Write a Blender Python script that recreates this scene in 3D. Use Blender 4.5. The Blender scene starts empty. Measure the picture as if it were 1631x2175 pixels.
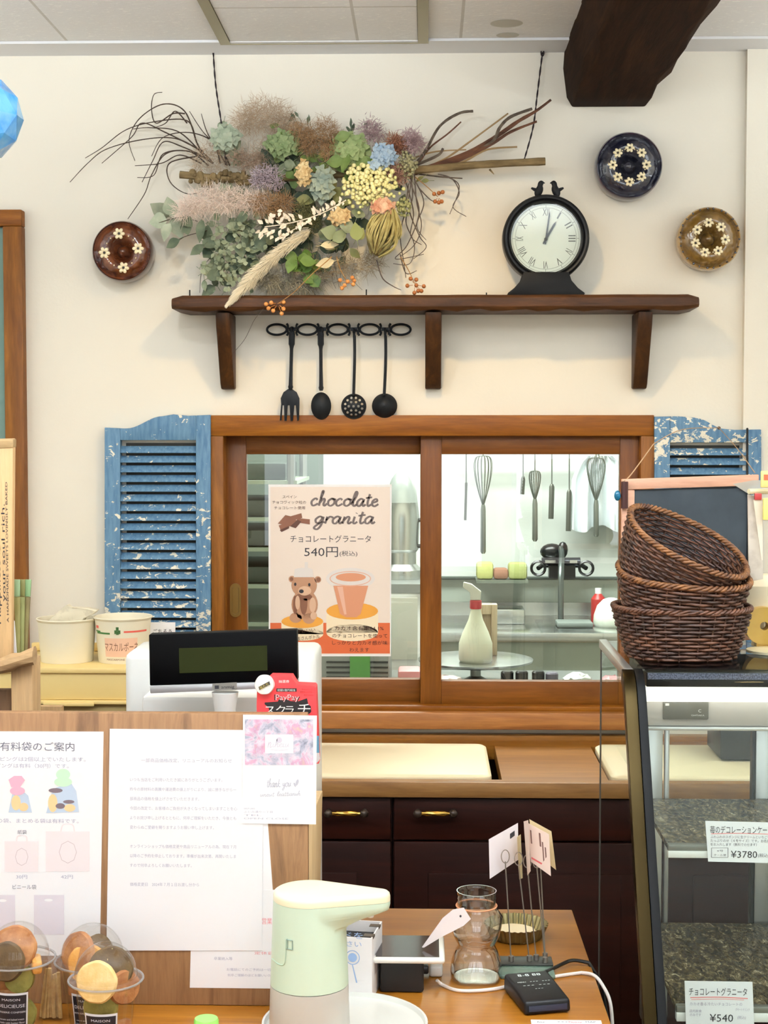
import bpy, bmesh, math, random
from mathutils import Vector, Matrix

# ------------------------------------------------------------------ camera, light, exposure
SC = bpy.context.scene
COL = SC.collection
F = 3265.0
PW, PH = 1631.0, 2175.0
EYE = Vector((0.0, 0.0, 1.6))
PITCH = math.atan(162.5 / F)
YAW = math.atan(89.5 / F * math.cos(PITCH))
FWD = Vector((-math.sin(YAW) * math.cos(PITCH), math.cos(YAW) * math.cos(PITCH), -math.sin(PITCH)))
RGT = Vector((math.cos(YAW), math.sin(YAW), 0.0))
UPV = RGT.cross(FWD)

cam_data = bpy.data.cameras.new('camera')
cam_data.sensor_width = 36.0
cam_data.lens = F * 36.0 / PH
cam_data.clip_start = 0.05
cam = bpy.data.objects.new('camera', cam_data)
COL.objects.link(cam)
cam.matrix_world = Matrix.Translation(EYE) @ Matrix((RGT, UPV, -FWD)).transposed().to_4x4()
SC.camera = cam

SC.view_settings.view_transform = 'Standard'
SC.view_settings.look = 'None'
SC.view_settings.gamma = 1.0
SC.view_settings.use_curve_mapping = False
SC.view_settings.exposure = 0.25
SC.cycles.use_denoising = True
SC.cycles.use_adaptive_sampling = True
SC.cycles.adaptive_threshold = 0.1
SC.cycles.adaptive_min_samples = 16
SC.cycles.max_bounces = 7
SC.cycles.diffuse_bounces = 4
SC.cycles.glossy_bounces = 3
SC.cycles.transparent_max_bounces = 24
SC.cycles.caustics_reflective = False
SC.cycles.caustics_refractive = False
SC.cycles.sample_clamp_indirect = 4.0

world = bpy.data.worlds.new('world')
SC.world = world
world.use_nodes = True
world.node_tree.nodes['Background'].inputs[0].default_value = (0.85, 0.92, 1.0, 1)
world.node_tree.nodes['Background'].inputs[1].default_value = 0.6

def area(name, loc, aim, sx, sy, power, col):
    d = bpy.data.lights.new(name, 'AREA')
    d.shape = 'RECTANGLE'; d.size = sx; d.size_y = sy; d.energy = power; d.color = col
    o = bpy.data.objects.new(name, d); COL.objects.link(o)
    o.location = loc
    o.rotation_euler = (Vector(aim) - Vector(loc)).to_track_quat('-Z', 'Y').to_euler()
    return o
def spot(name, loc, aim, power, col, deg, blend, r):
    d = bpy.data.lights.new(name, 'SPOT')
    d.energy = power; d.color = col; d.spot_size = math.radians(deg); d.spot_blend = blend; d.shadow_soft_size = r
    o = bpy.data.objects.new(name, d); COL.objects.link(o)
    o.location = loc
    o.rotation_euler = (Vector(aim) - Vector(loc)).to_track_quat('-Z', 'Y').to_euler()
    return o
# daylight through the shopfront panes behind the photographer
DAY = (0.90, 0.96, 1.0)
DK = 0.12
area('shopfront_daylight_a', (-0.62, -1.95, 1.75), (-0.62, 3, 1.75), 0.75, 1.9, 62 * DK, DAY)
area('shopfront_daylight_b', (0.17, -1.95, 1.75), (0.17, 3, 1.75), 0.34, 1.9, 28 * DK, DAY)
area('shopfront_daylight_c', (1.15, -1.95, 1.75), (1.15, 3, 1.75), 1.2, 1.9, 98 * DK, DAY)
area('shopfront_daylight_d', (-1.6, -1.95, 1.75), (-1.6, 3, 1.75), 0.8, 1.9, 40 * DK, DAY)
# warm ceiling downlights
WARM = (1.0, 0.68, 0.28)
spot('downlight_a', (-0.02, 2.85, 2.49), (-0.02, 3.45, 0.9), 19, WARM, 120, 0.7, 0.035)
spot('downlight_b', (0.75, 2.45, 2.49), (0.7, 3.0, 0.8), .7, WARM, 130, 0.6, 0.035)
spot('downlight_c', (-1.0, 2.45, 2.49), (-0.9, 3.0, 0.8), .7, WARM, 130, 0.6, 0.035)
spot('downlight_d', (-0.1, 1.3, 2.49), (-0.1, 1.9, 0.8), 1.5, WARM, 120, 0.6, 0.04)
# unseen cool fill spots added to brighten the upper wall
COOL = (0.93, 0.97, 1.0)
spot('upper_wall_fill_a', (-0.55, 2.5, 2.46), (-0.5, 3.7, 2.25), 9, COOL, 105, 1.0, 0.06)
spot('upper_wall_fill_b', (0.5, 2.5, 2.46), (0.45, 3.7, 2.25), 8, COOL, 105, 1.0, 0.06)
# unseen upward fill added to brighten ceiling: by both side walls, over the shop
area('ceiling_fill_side_a', (-1.9, 2.2, 2.02), (-1.9, 2.2, 3), 0.2, 2.6, 15, (0.84, 0.93, 1.0))
area('ceiling_fill_side_b', (1.6, 2.2, 2.02), (1.6, 2.2, 3), 0.2, 2.6, 15, (0.84, 0.93, 1.0))
area('ceiling_fill_shop', (0.0, 1.15, 2.12), (0.0, 1.15, 3), 2.6, 0.3, 122, (0.84, 0.93, 1.0))
# kitchen ceiling tube
area('kitchen_tube', (0.0, 5.0, 2.36), (0.0, 5.0, 0), 1.6, 0.5, 80, (0.97, 1.0, 0.96))
# lamp strip inside the cake case
area('case_lamp', (0.62, 2.40, 1.185), (0.62, 2.42, 0.5), 0.55, 0.03, 0.15, (1.0, 0.97, 0.9))

# ------------------------------------------------------------------ helpers
def P(px, py, Y):
    d = FWD + RGT * ((px - PW / 2) / F) - UPV * ((py - PH / 2) / F)
    return EYE + d * (Y / d.y)
def PZ(px, py, z):
    d = FWD + RGT * ((px - PW / 2) / F) - UPV * ((py - PH / 2) / F)
    return EYE + d * ((z - EYE.z) / d.z)
def lin(c):
    c = c / 255.0
    return c / 12.92 if c <= 0.04045 else ((c + 0.055) / 1.055) ** 2.4
def rgb(c):
    return (lin(c[0]), lin(c[1]), lin(c[2]), 1.0)

_text_cache = {}
def text_mesh(body):
    if body in _text_cache: return _text_cache[body]
    c = bpy.data.curves.new('t', 'FONT'); c.body = body; c.resolution_u = 2
    o = bpy.data.objects.new('t', c); COL.objects.link(o)
    dg = bpy.context.evaluated_depsgraph_get()
    m = bpy.data.meshes.new_from_object(o.evaluated_get(dg))
    vs = [v.co.copy() for v in m.vertices]; fs = [tuple(p.vertices) for p in m.polygons]
    bpy.data.objects.remove(o); bpy.data.curves.remove(c); bpy.data.meshes.remove(m)
    _text_cache[body] = (vs, fs)
    return vs, fs

def smooth_path(pts, k=6, closed=False):
    pts = [Vector(p) for p in pts]
    if len(pts) < 3: return pts
    out = []
    n = len(pts)
    rng = range(n) if closed else range(n - 1)
    for i in rng:
        if closed:
            a, b, c, d = pts[(i - 1) % n], pts[i], pts[(i + 1) % n], pts[(i + 2) % n]
        else:
            a, b, c, d = pts[max(i - 1, 0)], pts[i], pts[i + 1], pts[min(i + 2, n - 1)]
        for j in range(k):
            t = j / k
            out.append(0.5 * ((2 * b) + (c - a) * t + (2 * a - 5 * b + 4 * c - d) * t * t + (3 * b - a - 3 * c + d) * t ** 3))
    if not closed: out.append(pts[-1])
    return out

class MB:
    def __init__(s):
        s.v = []; s.f = []; s.mi = []; s.M = Matrix(); s.cur = 0
    def add(s, vs, fs):
        b = len(s.v)
        s.v += [s.M @ Vector(p) for p in vs]
        s.f += [tuple(i + b for i in f) for f in fs]
        s.mi += [s.cur] * len(fs)
        return s
    def box(s, x0, y0, z0, x1, y1, z1):
        if x0 > x1: x0, x1 = x1, x0
        if y0 > y1: y0, y1 = y1, y0
        if z0 > z1: z0, z1 = z1, z0
        return s.add([(x0, y0, z0), (x1, y0, z0), (x1, y1, z0), (x0, y1, z0), (x0, y0, z1), (x1, y0, z1), (x1, y1, z1), (x0, y1, z1)],
                     [(0, 3, 2, 1), (4, 5, 6, 7), (0, 1, 5, 4), (1, 2, 6, 5), (2, 3, 7, 6), (3, 0, 4, 7)])
    def pbox(s, px0, py0, px1, py1, Y0, Y1):
        """box whose front face, at depth Y0, covers the measured rectangle"""
        a = P(px0, py0, Y0); b = P(px1, py1, Y0)
        return s.box(a.x, Y0, b.z, b.x, Y1, a.z)
    def prism(s, pts, vec):
        n = len(pts); vec = Vector(vec)
        pts = [Vector(p) for p in pts]
        nrm = Vector()
        for i in range(n): nrm += pts[i].cross(pts[(i + 1) % n])
        if nrm.dot(vec) > 0: pts = pts[::-1]
        vs = pts + [p + vec for p in pts]
        fs = [tuple(range(n)), tuple(range(2 * n - 1, n - 1, -1))]
        for i in range(n):
            j = (i + 1) % n
            fs.append((j, i, n + i, n + j))
        return s.add(vs, fs)
    def poly(s, pts, Y):
        """flat polygon on the upright plane at depth Y from measured points"""
        return s.add([P(a, b, Y) for a, b in pts], [tuple(range(len(pts)))[::-1]])
    def prect(s, a, b, c, d, Y):
        return s.poly([(a, b), (c, b), (c, d), (a, d)], Y)
    def pell(s, cx, cy, rx, ry, Y, n=24, rot=0, a0=0, a1=2 * math.pi):
        pts = []
        full = abs(a1 - a0 - 2 * math.pi) < 1e-6
        for i in range(n if full else n + 1):
            t = a0 + (a1 - a0) * i / n
            x, y = rx * math.cos(t), ry * math.sin(t)
            pts.append((cx + x * math.cos(rot) - y * math.sin(rot), cy + x * math.sin(rot) + y * math.cos(rot)))
        return s.poly(pts, Y)
    def pring(s, cx, cy, rx, ry, w, Y, n=28):
        vs = []; fs = []
        for i in range(n):
            t = 2 * math.pi * i / n
            vs.append(P(cx + rx * math.cos(t), cy + ry * math.sin(t), Y))
            vs.append(P(cx + (rx - w) * math.cos(t), cy + (ry - w) * math.sin(t), Y))
        for i in range(n):
            j = (i + 1) % n
            fs.append((2 * i, 2 * i + 1, 2 * j + 1, 2 * j))
        return s.add(vs, fs)
    def pribbon(s, pts, w, Y, k=5):
        pp = smooth_path([Vector((a, b, 0)) for a, b in pts], k)
        vs = []; fs = []
        n = len(pp)
        for i, p in enumerate(pp):
            d = (pp[min(i + 1, n - 1)] - pp[max(i - 1, 0)]); d = d.normalized() if d.length > 1e-9 else Vector((1, 0, 0))
            nn = Vector((-d.y, d.x, 0))
            ww = w * (0.75 + 0.35 * abs(d.y)) / 2
            vs.append(P(p.x + nn.x * ww, p.y + nn.y * ww, Y)); vs.append(P(p.x - nn.x * ww, p.y - nn.y * ww, Y))
        for i in range(n - 1):
            fs.append((2 * i, 2 * i + 1, 2 * i + 3, 2 * i + 2))
        return s.add(vs, fs)
    def text(s, body, o, ex, ey, size, align='C', width=None):
        vs, fs = text_mesh(body)
        if not vs: return s
        x0 = min(v.x for v in vs); x1 = max(v.x for v in vs)
        kx = size if width is None else width / max(x1 - x0, 1e-6)
        off = {'C': (x0 + x1) / 2, 'L': x0, 'R': x1}[align]
        o = Vector(o); ex = Vector(ex).normalized(); ey = Vector(ey).normalized()
        return s.add([o + ex * ((v.x - off) * kx) + ey * (v.y * size) for v in vs], fs)
    def ptext(s, body, px, py, hpx, Y, align='C', wpx=None, ang=0):
        k = Y / F
        return s.text(body, P(px, py, Y), (math.cos(ang), 0, math.sin(ang)), (-math.sin(ang), 0, math.cos(ang)), hpx * k, align, None if wpx is None else wpx * k)
    def tube(s, pts, r, n=6, closed=False, caps=True):
        pts = [Vector(p) for p in pts]
        m = len(pts)
        rr = r if isinstance(r, (list, tuple)) else [r] * m
        vs = []; fs = []
        prev = None
        for i, p in enumerate(pts):
            if closed: t = pts[(i + 1) % m] - pts[(i - 1) % m]
            else: t = pts[min(i + 1, m - 1)] - pts[max(i - 1, 0)]
            t = t.normalized() if t.length > 1e-12 else Vector((0, 0, 1))
            if prev is None:
                a = Vector((0, 0, 1)) if abs(t.z) < 0.9 else Vector((1, 0, 0))
                u = t.cross(a).normalized()
            else:
                u = prev - t * prev.dot(t)
                u = u.normalized() if u.length > 1e-9 else t.orthogonal().normalized()
            prev = u
            w = t.cross(u)
            for j in range(n):
                q = 2 * math.pi * j / n
                vs.append(p + (u * math.cos(q) + w * math.sin(q)) * rr[i])
        for i in range(m if closed else m - 1):
            a = i * n; b = ((i + 1) % m) * n
            for j in range(n):
                k = (j + 1) % n
                fs.append((a + j, a + k, b + k, b + j))
        if caps and not closed:
            fs.append(tuple(range(n))[::-1]); fs.append(tuple(range((m - 1) * n, m * n)))
        return s.add(vs, fs)
    def lathe(s, prof, c=(0, 0, 0), axis='Z', n=32, fn=None, close=False):
        """prof: (radius, height) pairs; fn(angle, radius, height) may change the radius"""
        c = Vector(c); vs = []; fs = []
        for (r, h) in prof:
            for j in range(n):
                t = 2 * math.pi * j / n
                q = fn(t, r, h) if fn else r
                x, y = q * math.cos(t), q * math.sin(t)
                if axis == 'Z': vs.append(c + Vector((x, y, h)))
                elif axis == 'Y': vs.append(c + Vector((x, -h, y)))     # h grows towards the viewer
                else: vs.append(c + Vector((h, x, y)))
        m = len(prof)
        for i in range(m - 1):
            for j in range(n):
                k = (j + 1) % n
                fs.append((i * n + j, i * n + k, (i + 1) * n + k, (i + 1) * n + j))
        if close:
            for j in range(n):
                k = (j + 1) % n
                fs.append(((m - 1) * n + j, (m - 1) * n + k, k, j))
        else:
            if prof[0][0] > 1e-6: fs.append(tuple(range(n))[::-1])
            if prof[-1][0] > 1e-6: fs.append(tuple(range((m - 1) * n, m * n)))
        return s.add(vs, fs)
    def ball(s, c, r, n=10, m=6):
        c = Vector(c); rx, ry, rz = r if isinstance(r, (tuple, list)) else (r, r, r)
        vs = [c + Vector((0, 0, -rz))]; fs = []
        for i in range(1, m):
            p = -math.pi / 2 + math.pi * i / m
            for j in range(n):
                t = 2 * math.pi * j / n
                vs.append(c + Vector((rx * math.cos(p) * math.cos(t), ry * math.cos(p) * math.sin(t), rz * math.sin(p))))
        vs.append(c + Vector((0, 0, rz)))
        for j in range(n):
            fs.append((0, 1 + (j + 1) % n, 1 + j))
        for i in range(m - 2):
            for j in range(n):
                k = (j + 1) % n
                fs.append((1 + i * n + j, 1 + i * n + k, 1 + (i + 1) * n + k, 1 + (i + 1) * n + j))
        top = len(vs) - 1; b = 1 + (m - 2) * n
        for j in range(n):
            fs.append((b + j, b + (j + 1) % n, top))
        return s.add(vs, fs)
    def loft(s, rings, caps=True):
        n = len(rings[0]); vs = [p for r in rings for p in r]; fs = []
        for i in range(len(rings) - 1):
            for j in range(n):
                k = (j + 1) % n
                fs.append((i * n + j, i * n + k, (i + 1) * n + k, (i + 1) * n + j))
        if caps:
            fs.append(tuple(range(n))[::-1]); fs.append(tuple(range((len(rings) - 1) * n, len(rings) * n)))
        return s.add(vs, fs)
    def leaf(s, base, d, nrm, L, W, fold=0.15, curl=0.1, seg=5, rnd=0.5):
        base = Vector(base); d = Vector(d).normalized(); nrm = Vector(nrm)
        sd = d.cross(nrm)
        sd = sd.normalized() if sd.length > 1e-6 else d.orthogonal().normalized()
        nn = sd.cross(d).normalized()
        vs = []; fs = []
        for i in range(seg + 1):
            t = i / seg
            w = W * math.sin(math.pi * min(max(t, 0.02), 0.985) ** rnd) * 0.5 if i not in (0,) else W * 0.03
            c = base + d * (L * t) - nn * (curl * L * t * t)
            vs += [c + sd * w + nn * (fold * w), c, c - sd * w + nn * (fold * w)]
        for i in range(seg):
            a = 3 * i
            fs += [(a, a + 1, a + 4, a + 3), (a + 1, a + 2, a + 5, a + 4)]
        return s.add(vs, fs)
    def build(s, name, mats, parent=None, loc=None, smooth=True, bevel=0, seg=2, sharp=35):
        mats = mats if isinstance(mats, (list, tuple)) else [mats]
        org = ORG.get(parent.name, Vector()) if parent is not None else Vector(loc or (0, 0, 0))
        me = bpy.data.meshes.new(name)
        me.from_pydata([v - org for v in s.v], [], s.f)
        for m in mats: me.materials.append(m)
        if len(mats) > 1: me.polygons.foreach_set('material_index', s.mi)
        bm = bmesh.new(); bm.from_mesh(me)
        if bevel > 0:
            ed = [e for e in bm.edges if len(e.link_faces) == 2 and e.calc_face_angle(0) > math.radians(30)]
            bmesh.ops.bevel(bm, geom=ed, offset=bevel, segments=seg, affect='EDGES', profile=0.5, clamp_overlap=True)
        bm.to_mesh(me); bm.free()
        me.polygons.foreach_set('use_smooth', [bool(smooth)] * len(me.polygons))
        if smooth: me.set_sharp_from_angle(angle=math.radians(sharp))
        o = bpy.data.objects.new(name, me); COL.objects.link(o)
        if parent is not None: o.parent = parent
        else: o.location = org
        ORG[o.name] = org
        return o
ORG = {}
def tag(o, label, cat, group=None):
    o['label'] = label; o['category'] = cat
    if group: o['group'] = group
    return o
def thing(name, label, cat, loc, group=None):
    o = bpy.data.objects.new(name, None); COL.objects.link(o)
    o.location = Vector(loc); o.empty_display_size = 0.05
    ORG[o.name] = Vector(loc)
    return tag(o, label, cat, group)
def struct(o):
    o['kind'] = 'structure'; return o
def sthing(name, loc=(0, 0, 0)):
    o = bpy.data.objects.new(name, None); COL.objects.link(o)
    o.location = Vector(loc); ORG[o.name] = Vector(loc)
    return struct(o)
def dup(root, loc, rot=None, label=None, scale=None):
    def rec(o, par):
        c = o.copy(); COL.objects.link(c)
        if par is not None: c.parent = par
        for ch in o.children: rec(ch, c)
        return c
    r = rec(root, None); r.location = Vector(loc)
    if rot: r.rotation_euler = rot
    if scale: r.scale = (scale,) * 3
    if label: r['label'] = label
    ORG[r.name] = Vector(loc)
    return r

# ------------------------------------------------------------------ materials
def _new(name):
    m = bpy.data.materials.new(name); m.use_nodes = True
    nt = m.node_tree
    return m, nt, nt.nodes['Principled BSDF']
def _coord(nt, scale):
    tc = nt.nodes.new('ShaderNodeTexCoord'); mp = nt.nodes.new('ShaderNodeMapping')
    mp.inputs['Scale'].default_value = scale
    nt.links.new(tc.outputs['Object'], mp.inputs['Vector'])
    return mp
def _noise(nt, vec, scale, detail=4, rough=0.55, dist=0):
    n = nt.nodes.new('ShaderNodeTexNoise')
    n.inputs['Scale'].default_value = scale; n.inputs['Detail'].default_value = detail
    n.inputs['Roughness'].default_value = rough; n.inputs['Distortion'].default_value = dist
    if vec is not None: nt.links.new(vec.outputs[0], n.inputs['Vector'])
    return n
def _ramp(nt, src, stops):
    r = nt.nodes.new('ShaderNodeValToRGB')
    el = r.color_ramp.elements
    while len(el) < len(stops): el.new(0.5)
    for e, (p, c) in zip(el, stops): e.position = p; e.color = c if len(c) == 4 else rgb(c)
    nt.links.new(src, r.inputs[0])
    return r
def _bump(nt, b, src, strength, dist=0.002):
    n = nt.nodes.new('ShaderNodeBump'); n.inputs['Strength'].default_value = strength; n.inputs['Distance'].default_value = dist
    nt.links.new(src, n.inputs['Height']); nt.links.new(n.outputs[0], b.inputs['Normal'])
def mat(name, c, rough=0.5, metal=0.0, c2=None, vs=20, bump=0, bs=60, coat=0, trans=0, alpha=1, spec=0.5, sss=0, stretch=(1, 1, 1), lo=0.35, hi=0.65):
    m, nt, b = _new(name)
    b.inputs['Base Color'].default_value = rgb(c); b.inputs['Roughness'].default_value = rough
    b.inputs['Metallic'].default_value = metal; b.inputs['Coat Weight'].default_value = coat
    b.inputs['Coat Roughness'].default_value = 0.05
    b.inputs['Transmission Weight'].default_value = trans; b.inputs['Alpha'].default_value = alpha
    b.inputs['Specular IOR Level'].default_value = spec
    if sss: b.inputs['Subsurface Weight'].default_value = sss; b.inputs['Subsurface Radius'].default_value = (0.01, 0.01, 0.01)
    if c2 or bump:
        mp = _coord(nt, stretch)
    if c2:
        n = _noise(nt, mp, vs)
        r = _ramp(nt, n.outputs[0], [(lo, c), (hi, c2)])
        nt.links.new(r.outputs[0], b.inputs['Base Color'])
    if bump:
        n2 = _noise(nt, mp, bs, 5)
        _bump(nt, b, n2.outputs[0], bump)
    return m
def wood(name, c1, c2, axis='X', rough=0.5, grain=1.0, bump=0.25, c3=None, coat=0):
    m, nt, b = _new(name)
    s = {'X': (0.09, 1, 1), 'Y': (1, 0.09, 1), 'Z': (1, 1, 0.09)}[axis]
    mp = _coord(nt, s)
    n1 = _noise(nt, mp, 26 * grain, 6, 0.65, 1.2)
    r1 = _ramp(nt, n1.outputs[0], [(0.3, c1), (0.52, [(a + q) / 2 for a, q in zip(c1, c2)]), (0.7, c2)] if not c3 else [(0.28, c1), (0.5, c2), (0.72, c3)])
    n2 = _noise(nt, mp, 190 * grain, 3, 0.6)
    r2 = _ramp(nt, n2.outputs[0], [(0.3, (0.72, 0.72, 0.72, 1)), (0.62, (1, 1, 1, 1))])
    mx = nt.nodes.new('ShaderNodeMixRGB'); mx.blend_type = 'MULTIPLY'; mx.inputs[0].default_value = 0.6
    nt.links.new(r1.outputs[0], mx.inputs[1]); nt.links.new(r2.outputs[0], mx.inputs[2])
    nt.links.new(mx.outputs[0], b.inputs['Base Color'])
    b.inputs['Roughness'].default_value = rough; b.inputs['Coat Weight'].default_value = coat; b.inputs['Coat Roughness'].default_value = 0.15
    _bump(nt, b, n2.outputs[0], bump, 0.001)
    return m
def thin_glass(name, tint=(255, 255, 255), k=1.8, rough=0.0):
    """clear pane: light goes straight through, the outer face mirrors by Fresnel"""
    m = bpy.data.materials.new(name); m.use_nodes = True
    nt = m.node_tree; nt.nodes.clear()
    out = nt.nodes.new('ShaderNodeOutputMaterial'); mix = nt.nodes.new('ShaderNodeMixShader')
    tr = nt.nodes.new('ShaderNodeBsdfTransparent'); gl = nt.nodes.new('ShaderNodeBsdfGlossy')
    tr.inputs[0].default_value = rgb(tint); gl.inputs['Roughness'].default_value = rough
    fr = nt.nodes.new('ShaderNodeFresnel'); fr.inputs['IOR'].default_value = 1.48
    ge = nt.nodes.new('ShaderNodeNewGeometry')
    inv = nt.nodes.new('ShaderNodeMath'); inv.operation = 'SUBTRACT'; inv.inputs[0].default_value = 1
    mul = nt.nodes.new('ShaderNodeMath'); mul.operation = 'MULTIPLY'
    mu2 = nt.nodes.new('ShaderNodeMath'); mu2.operation = 'MULTIPLY'; mu2.inputs[1].default_value = k; mu2.use_clamp = True
    nt.links.new(ge.outputs['Backfacing'], inv.inputs[1])
    nt.links.new(fr.outputs[0], mul.inputs[0]); nt.links.new(inv.outputs[0], mul.inputs[1])
    nt.links.new(mul.outputs[0], mu2.inputs[0]); nt.links.new(mu2.outputs[0], mix.inputs[0])
    nt.links.new(tr.outputs[0], mix.inputs[1]); nt.links.new(gl.outputs[0], mix.inputs[2])
    nt.links.new(mix.outputs[0], out.inputs[0])
    return m
def lamp_mat(name, c, strength):
    m, nt, b = _new(name)
    b.inputs['Base Color'].default_value = rgb(c)
    b.inputs['Emission Color'].default_value = rgb(c); b.inputs['Emission Strength'].default_value = strength
    return m

plaster = mat('plaster', (238, 231, 216), 0.85, bump=0.12, bs=140)
white_paint = mat('white_paint', (236, 236, 232), 0.7)
black_iron = mat('black_iron', (19, 22, 26), 0.5, bump=0.15, bs=200, spec=0.25)
black_plastic = mat('black_plastic', (14, 14, 16), 0.3)
black_gloss = mat('black_gloss', (6, 6, 9), 0.12)
white_plastic = mat('white_plastic', (240, 240, 236), 0.35)
cream_plastic = mat('cream_plastic', (238, 222, 184), 0.4)
steel = mat('steel', (190, 192, 190), 0.25, 1.0)
dull_steel = mat('dull_steel', (150, 153, 150), 0.4, 0.8)
alu = mat('aluminium', (205, 206, 204), 0.32, 0.85)
brass = mat('brass', (200, 160, 80), 0.25, 1.0)
paper = mat('paper', (246, 246, 250), 0.7)
ink = mat('ink', (40, 38, 44), 0.7)
faint_ink = mat('faint_ink', (186, 186, 204), 0.7)
red_ink = mat('red_ink', (226, 70, 70), 0.6)
white_ink = mat('white_ink', (240, 240, 238), 0.6)
pane_glass = thin_glass('pane_glass', (247, 251, 249), 2.8)
clear_plastic = thin_glass('clear_plastic', (253, 253, 252), 0.9, 0.03)
frame_wood = wood('frame_wood', (116, 62, 8), (164, 102, 22), 'X', 0.45, 1.0)
frame_wood_v = wood('frame_wood_upright', (112, 64, 18), (156, 100, 36), 'Z', 0.45, 1.0)
sash_wood = wood('sash_wood', (100, 54, 13), (140, 84, 26), 'X', 0.4, 0.8)
sash_wood_v = wood('sash_wood_upright', (100, 54, 13), (140, 84, 26), 'Z', 0.4, 0.8)
shelf_wood = wood('dark_shelf_wood', (50, 28, 12), (98, 60, 28), 'X', 0.5, 1.4, 0.5)
shelf_wood_v = wood('dark_bracket_wood', (48, 27, 11), (86, 52, 22), 'Z', 0.5, 1.4, 0.5)
counter_wood = wood('counter_wood', (124, 76, 20), (158, 106, 40), 'X', 0.35, 0.8, 0.15, coat=0.2)
dark_wood = wood('red_brown_wood', (32, 10, 5), (54, 20, 10), 'X', 0.45, 0.6, 0.15)
dark_wood.node_tree.nodes['Principled BSDF'].inputs['Specular IOR Level'].default_value = 0.2

for _m in (counter_wood, frame_wood, frame_wood_v, sash_wood, sash_wood_v, shelf_wood, shelf_wood_v):
    _b = _m.node_tree.nodes['Principled BSDF']; _b.inputs['Specular IOR Level'].default_value = 0.25; _b.inputs['Coat Weight'].default_value = 0.0
# ------------------------------------------------------------------ the room
W = 3.7
CEIL = P(905, 108, W).z
XL, XR, YF = -2.3, 1.9, -2.1
def w(px, py, off=0.0): return P(px, py, W - off)

wo0 = P(452, 890, W); wo1 = P(1382, 1505, W)          # the opening for the sliding window
m = MB()
m.box(XL, W, 0, wo0.x, W + 0.12, CEIL + 0.05); m.box(wo1.x, W, 0, XR, W + 0.12, CEIL + 0.05)
m.box(wo0.x, W, wo0.z, wo1.x, W + 0.12, CEIL + 0.05); m.box(wo0.x, W, 0, wo1.x, W + 0.12, wo1.z)
struct(m.build('wall_back', plaster, smooth=False))
m = MB(); m.box(P(1583, 500, W - .02).x, W - 0.02, 0, XR, W, CEIL)
struct(m.build('wall_pilaster', plaster, smooth=False))
struct(MB().box(XL - .1, YF, 0, XL, W + .12, CEIL + .05).build('wall_left', plaster, smooth=False))
struct(MB().box(XR, YF, 0, XR + .1, W + .12, CEIL + .05).build('wall_right', plaster, smooth=False))
m = MB(); m.box(XL, YF - .1, 0, XR, YF, 0.75); m.box(XL, YF - .1, 2.45, XR, YF, CEIL + .05)
for x0, x1 in ((XL, -2.05), (-1.17, -1.02), (-0.23, -0.02), (0.36, 0.53), (1.77, XR)): m.box(x0, YF - .1, .75, x1, YF, 2.45)
struct(m.build('wall_front', plaster, smooth=False))
floor_m = wood('floor_boards', (176, 150, 116), (206, 182, 148), 'Y', 0.5, 0.5)
struct(MB().box(XL - .1, YF - .1, -0.1, XR + .1, 6.2, 0).build('floor', floor_m, smooth=False))

# ceiling boards: white mineral-fibre panels, butt joints, fine fissures
m_, nt, b = _new('ceiling_board')
mp = _coord(nt, (1, 2.2, 1))
n = _noise(nt, mp, 62, 3, 0.7, 0.3)
r = _ramp(nt, n.outputs[0], [(0.60, (236, 236, 236)), (0.66, (252, 252, 250))])
tc = nt.nodes.new('ShaderNodeTexCoord'); mp2 = nt.nodes.new('ShaderNodeMapping')
mp2.inputs['Location'].default_value = (0.832 + 0.91 * 4, -3.585 + 0.455 * 20, 0)
nt.links.new(tc.outputs['Object'], mp2.inputs['Vector'])
br = nt.nodes.new('ShaderNodeTexBrick'); br.offset = 0.0; br.squash = 1
br.inputs['Scale'].default_value = 1; br.inputs['Brick Width'].default_value = 0.91; br.inputs['Row Height'].default_value = 0.455
br.inputs['Mortar Size'].default_value = 0.0035
br.inputs['Color1'].default_value = (1, 1, 1, 1); br.inputs['Color2'].default_value = (1, 1, 1, 1); br.inputs['Mortar'].default_value = (0.72, 0.7, 0.66, 1)
nt.links.new(mp2.outputs[0], br.inputs['Vector'])
mx = nt.nodes.new('ShaderNodeMixRGB'); mx.blend_type = 'MULTIPLY'; mx.inputs[0].default_value = 1
nt.links.new(r.outputs[0], mx.inputs[1]); nt.links.new(br.outputs[0], mx.inputs[2])
nt.links.new(mx.outputs[0], b.inputs['Base Color']); b.inputs['Roughness'].default_value = 0.9
_bump(nt, b, n.outputs[0], 0.4, 0.002)
struct(MB().box(XL - .1, YF - .1, CEIL, XR + .1, W + .12, CEIL + .06).build('ceiling', m_, smooth=False))
struct(MB().box(XL, 3.585, CEIL - 0.006, XR, W, CEIL).build('trim_1', mat('edge_trim', (226, 226, 228), .7), smooth=False))
# two faint water marks on the ceiling
stain = mat('water_stain', (196, 194, 184), 0.9)
o = MB()
for px, py, rx in ((1076, 50, .036), (1078, 75, .026)):
    c = PZ(px, py, CEIL - .0006)
    o.add([(c.x + rx * math.cos(t), c.y + rx * .9 * math.sin(t), CEIL - .0006) for t in [i * math.pi / 12 for i in range(24)]], [tuple(range(24))[::-1]])
struct(o.build('ceiling_water_stain', stain, smooth=False))

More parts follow.
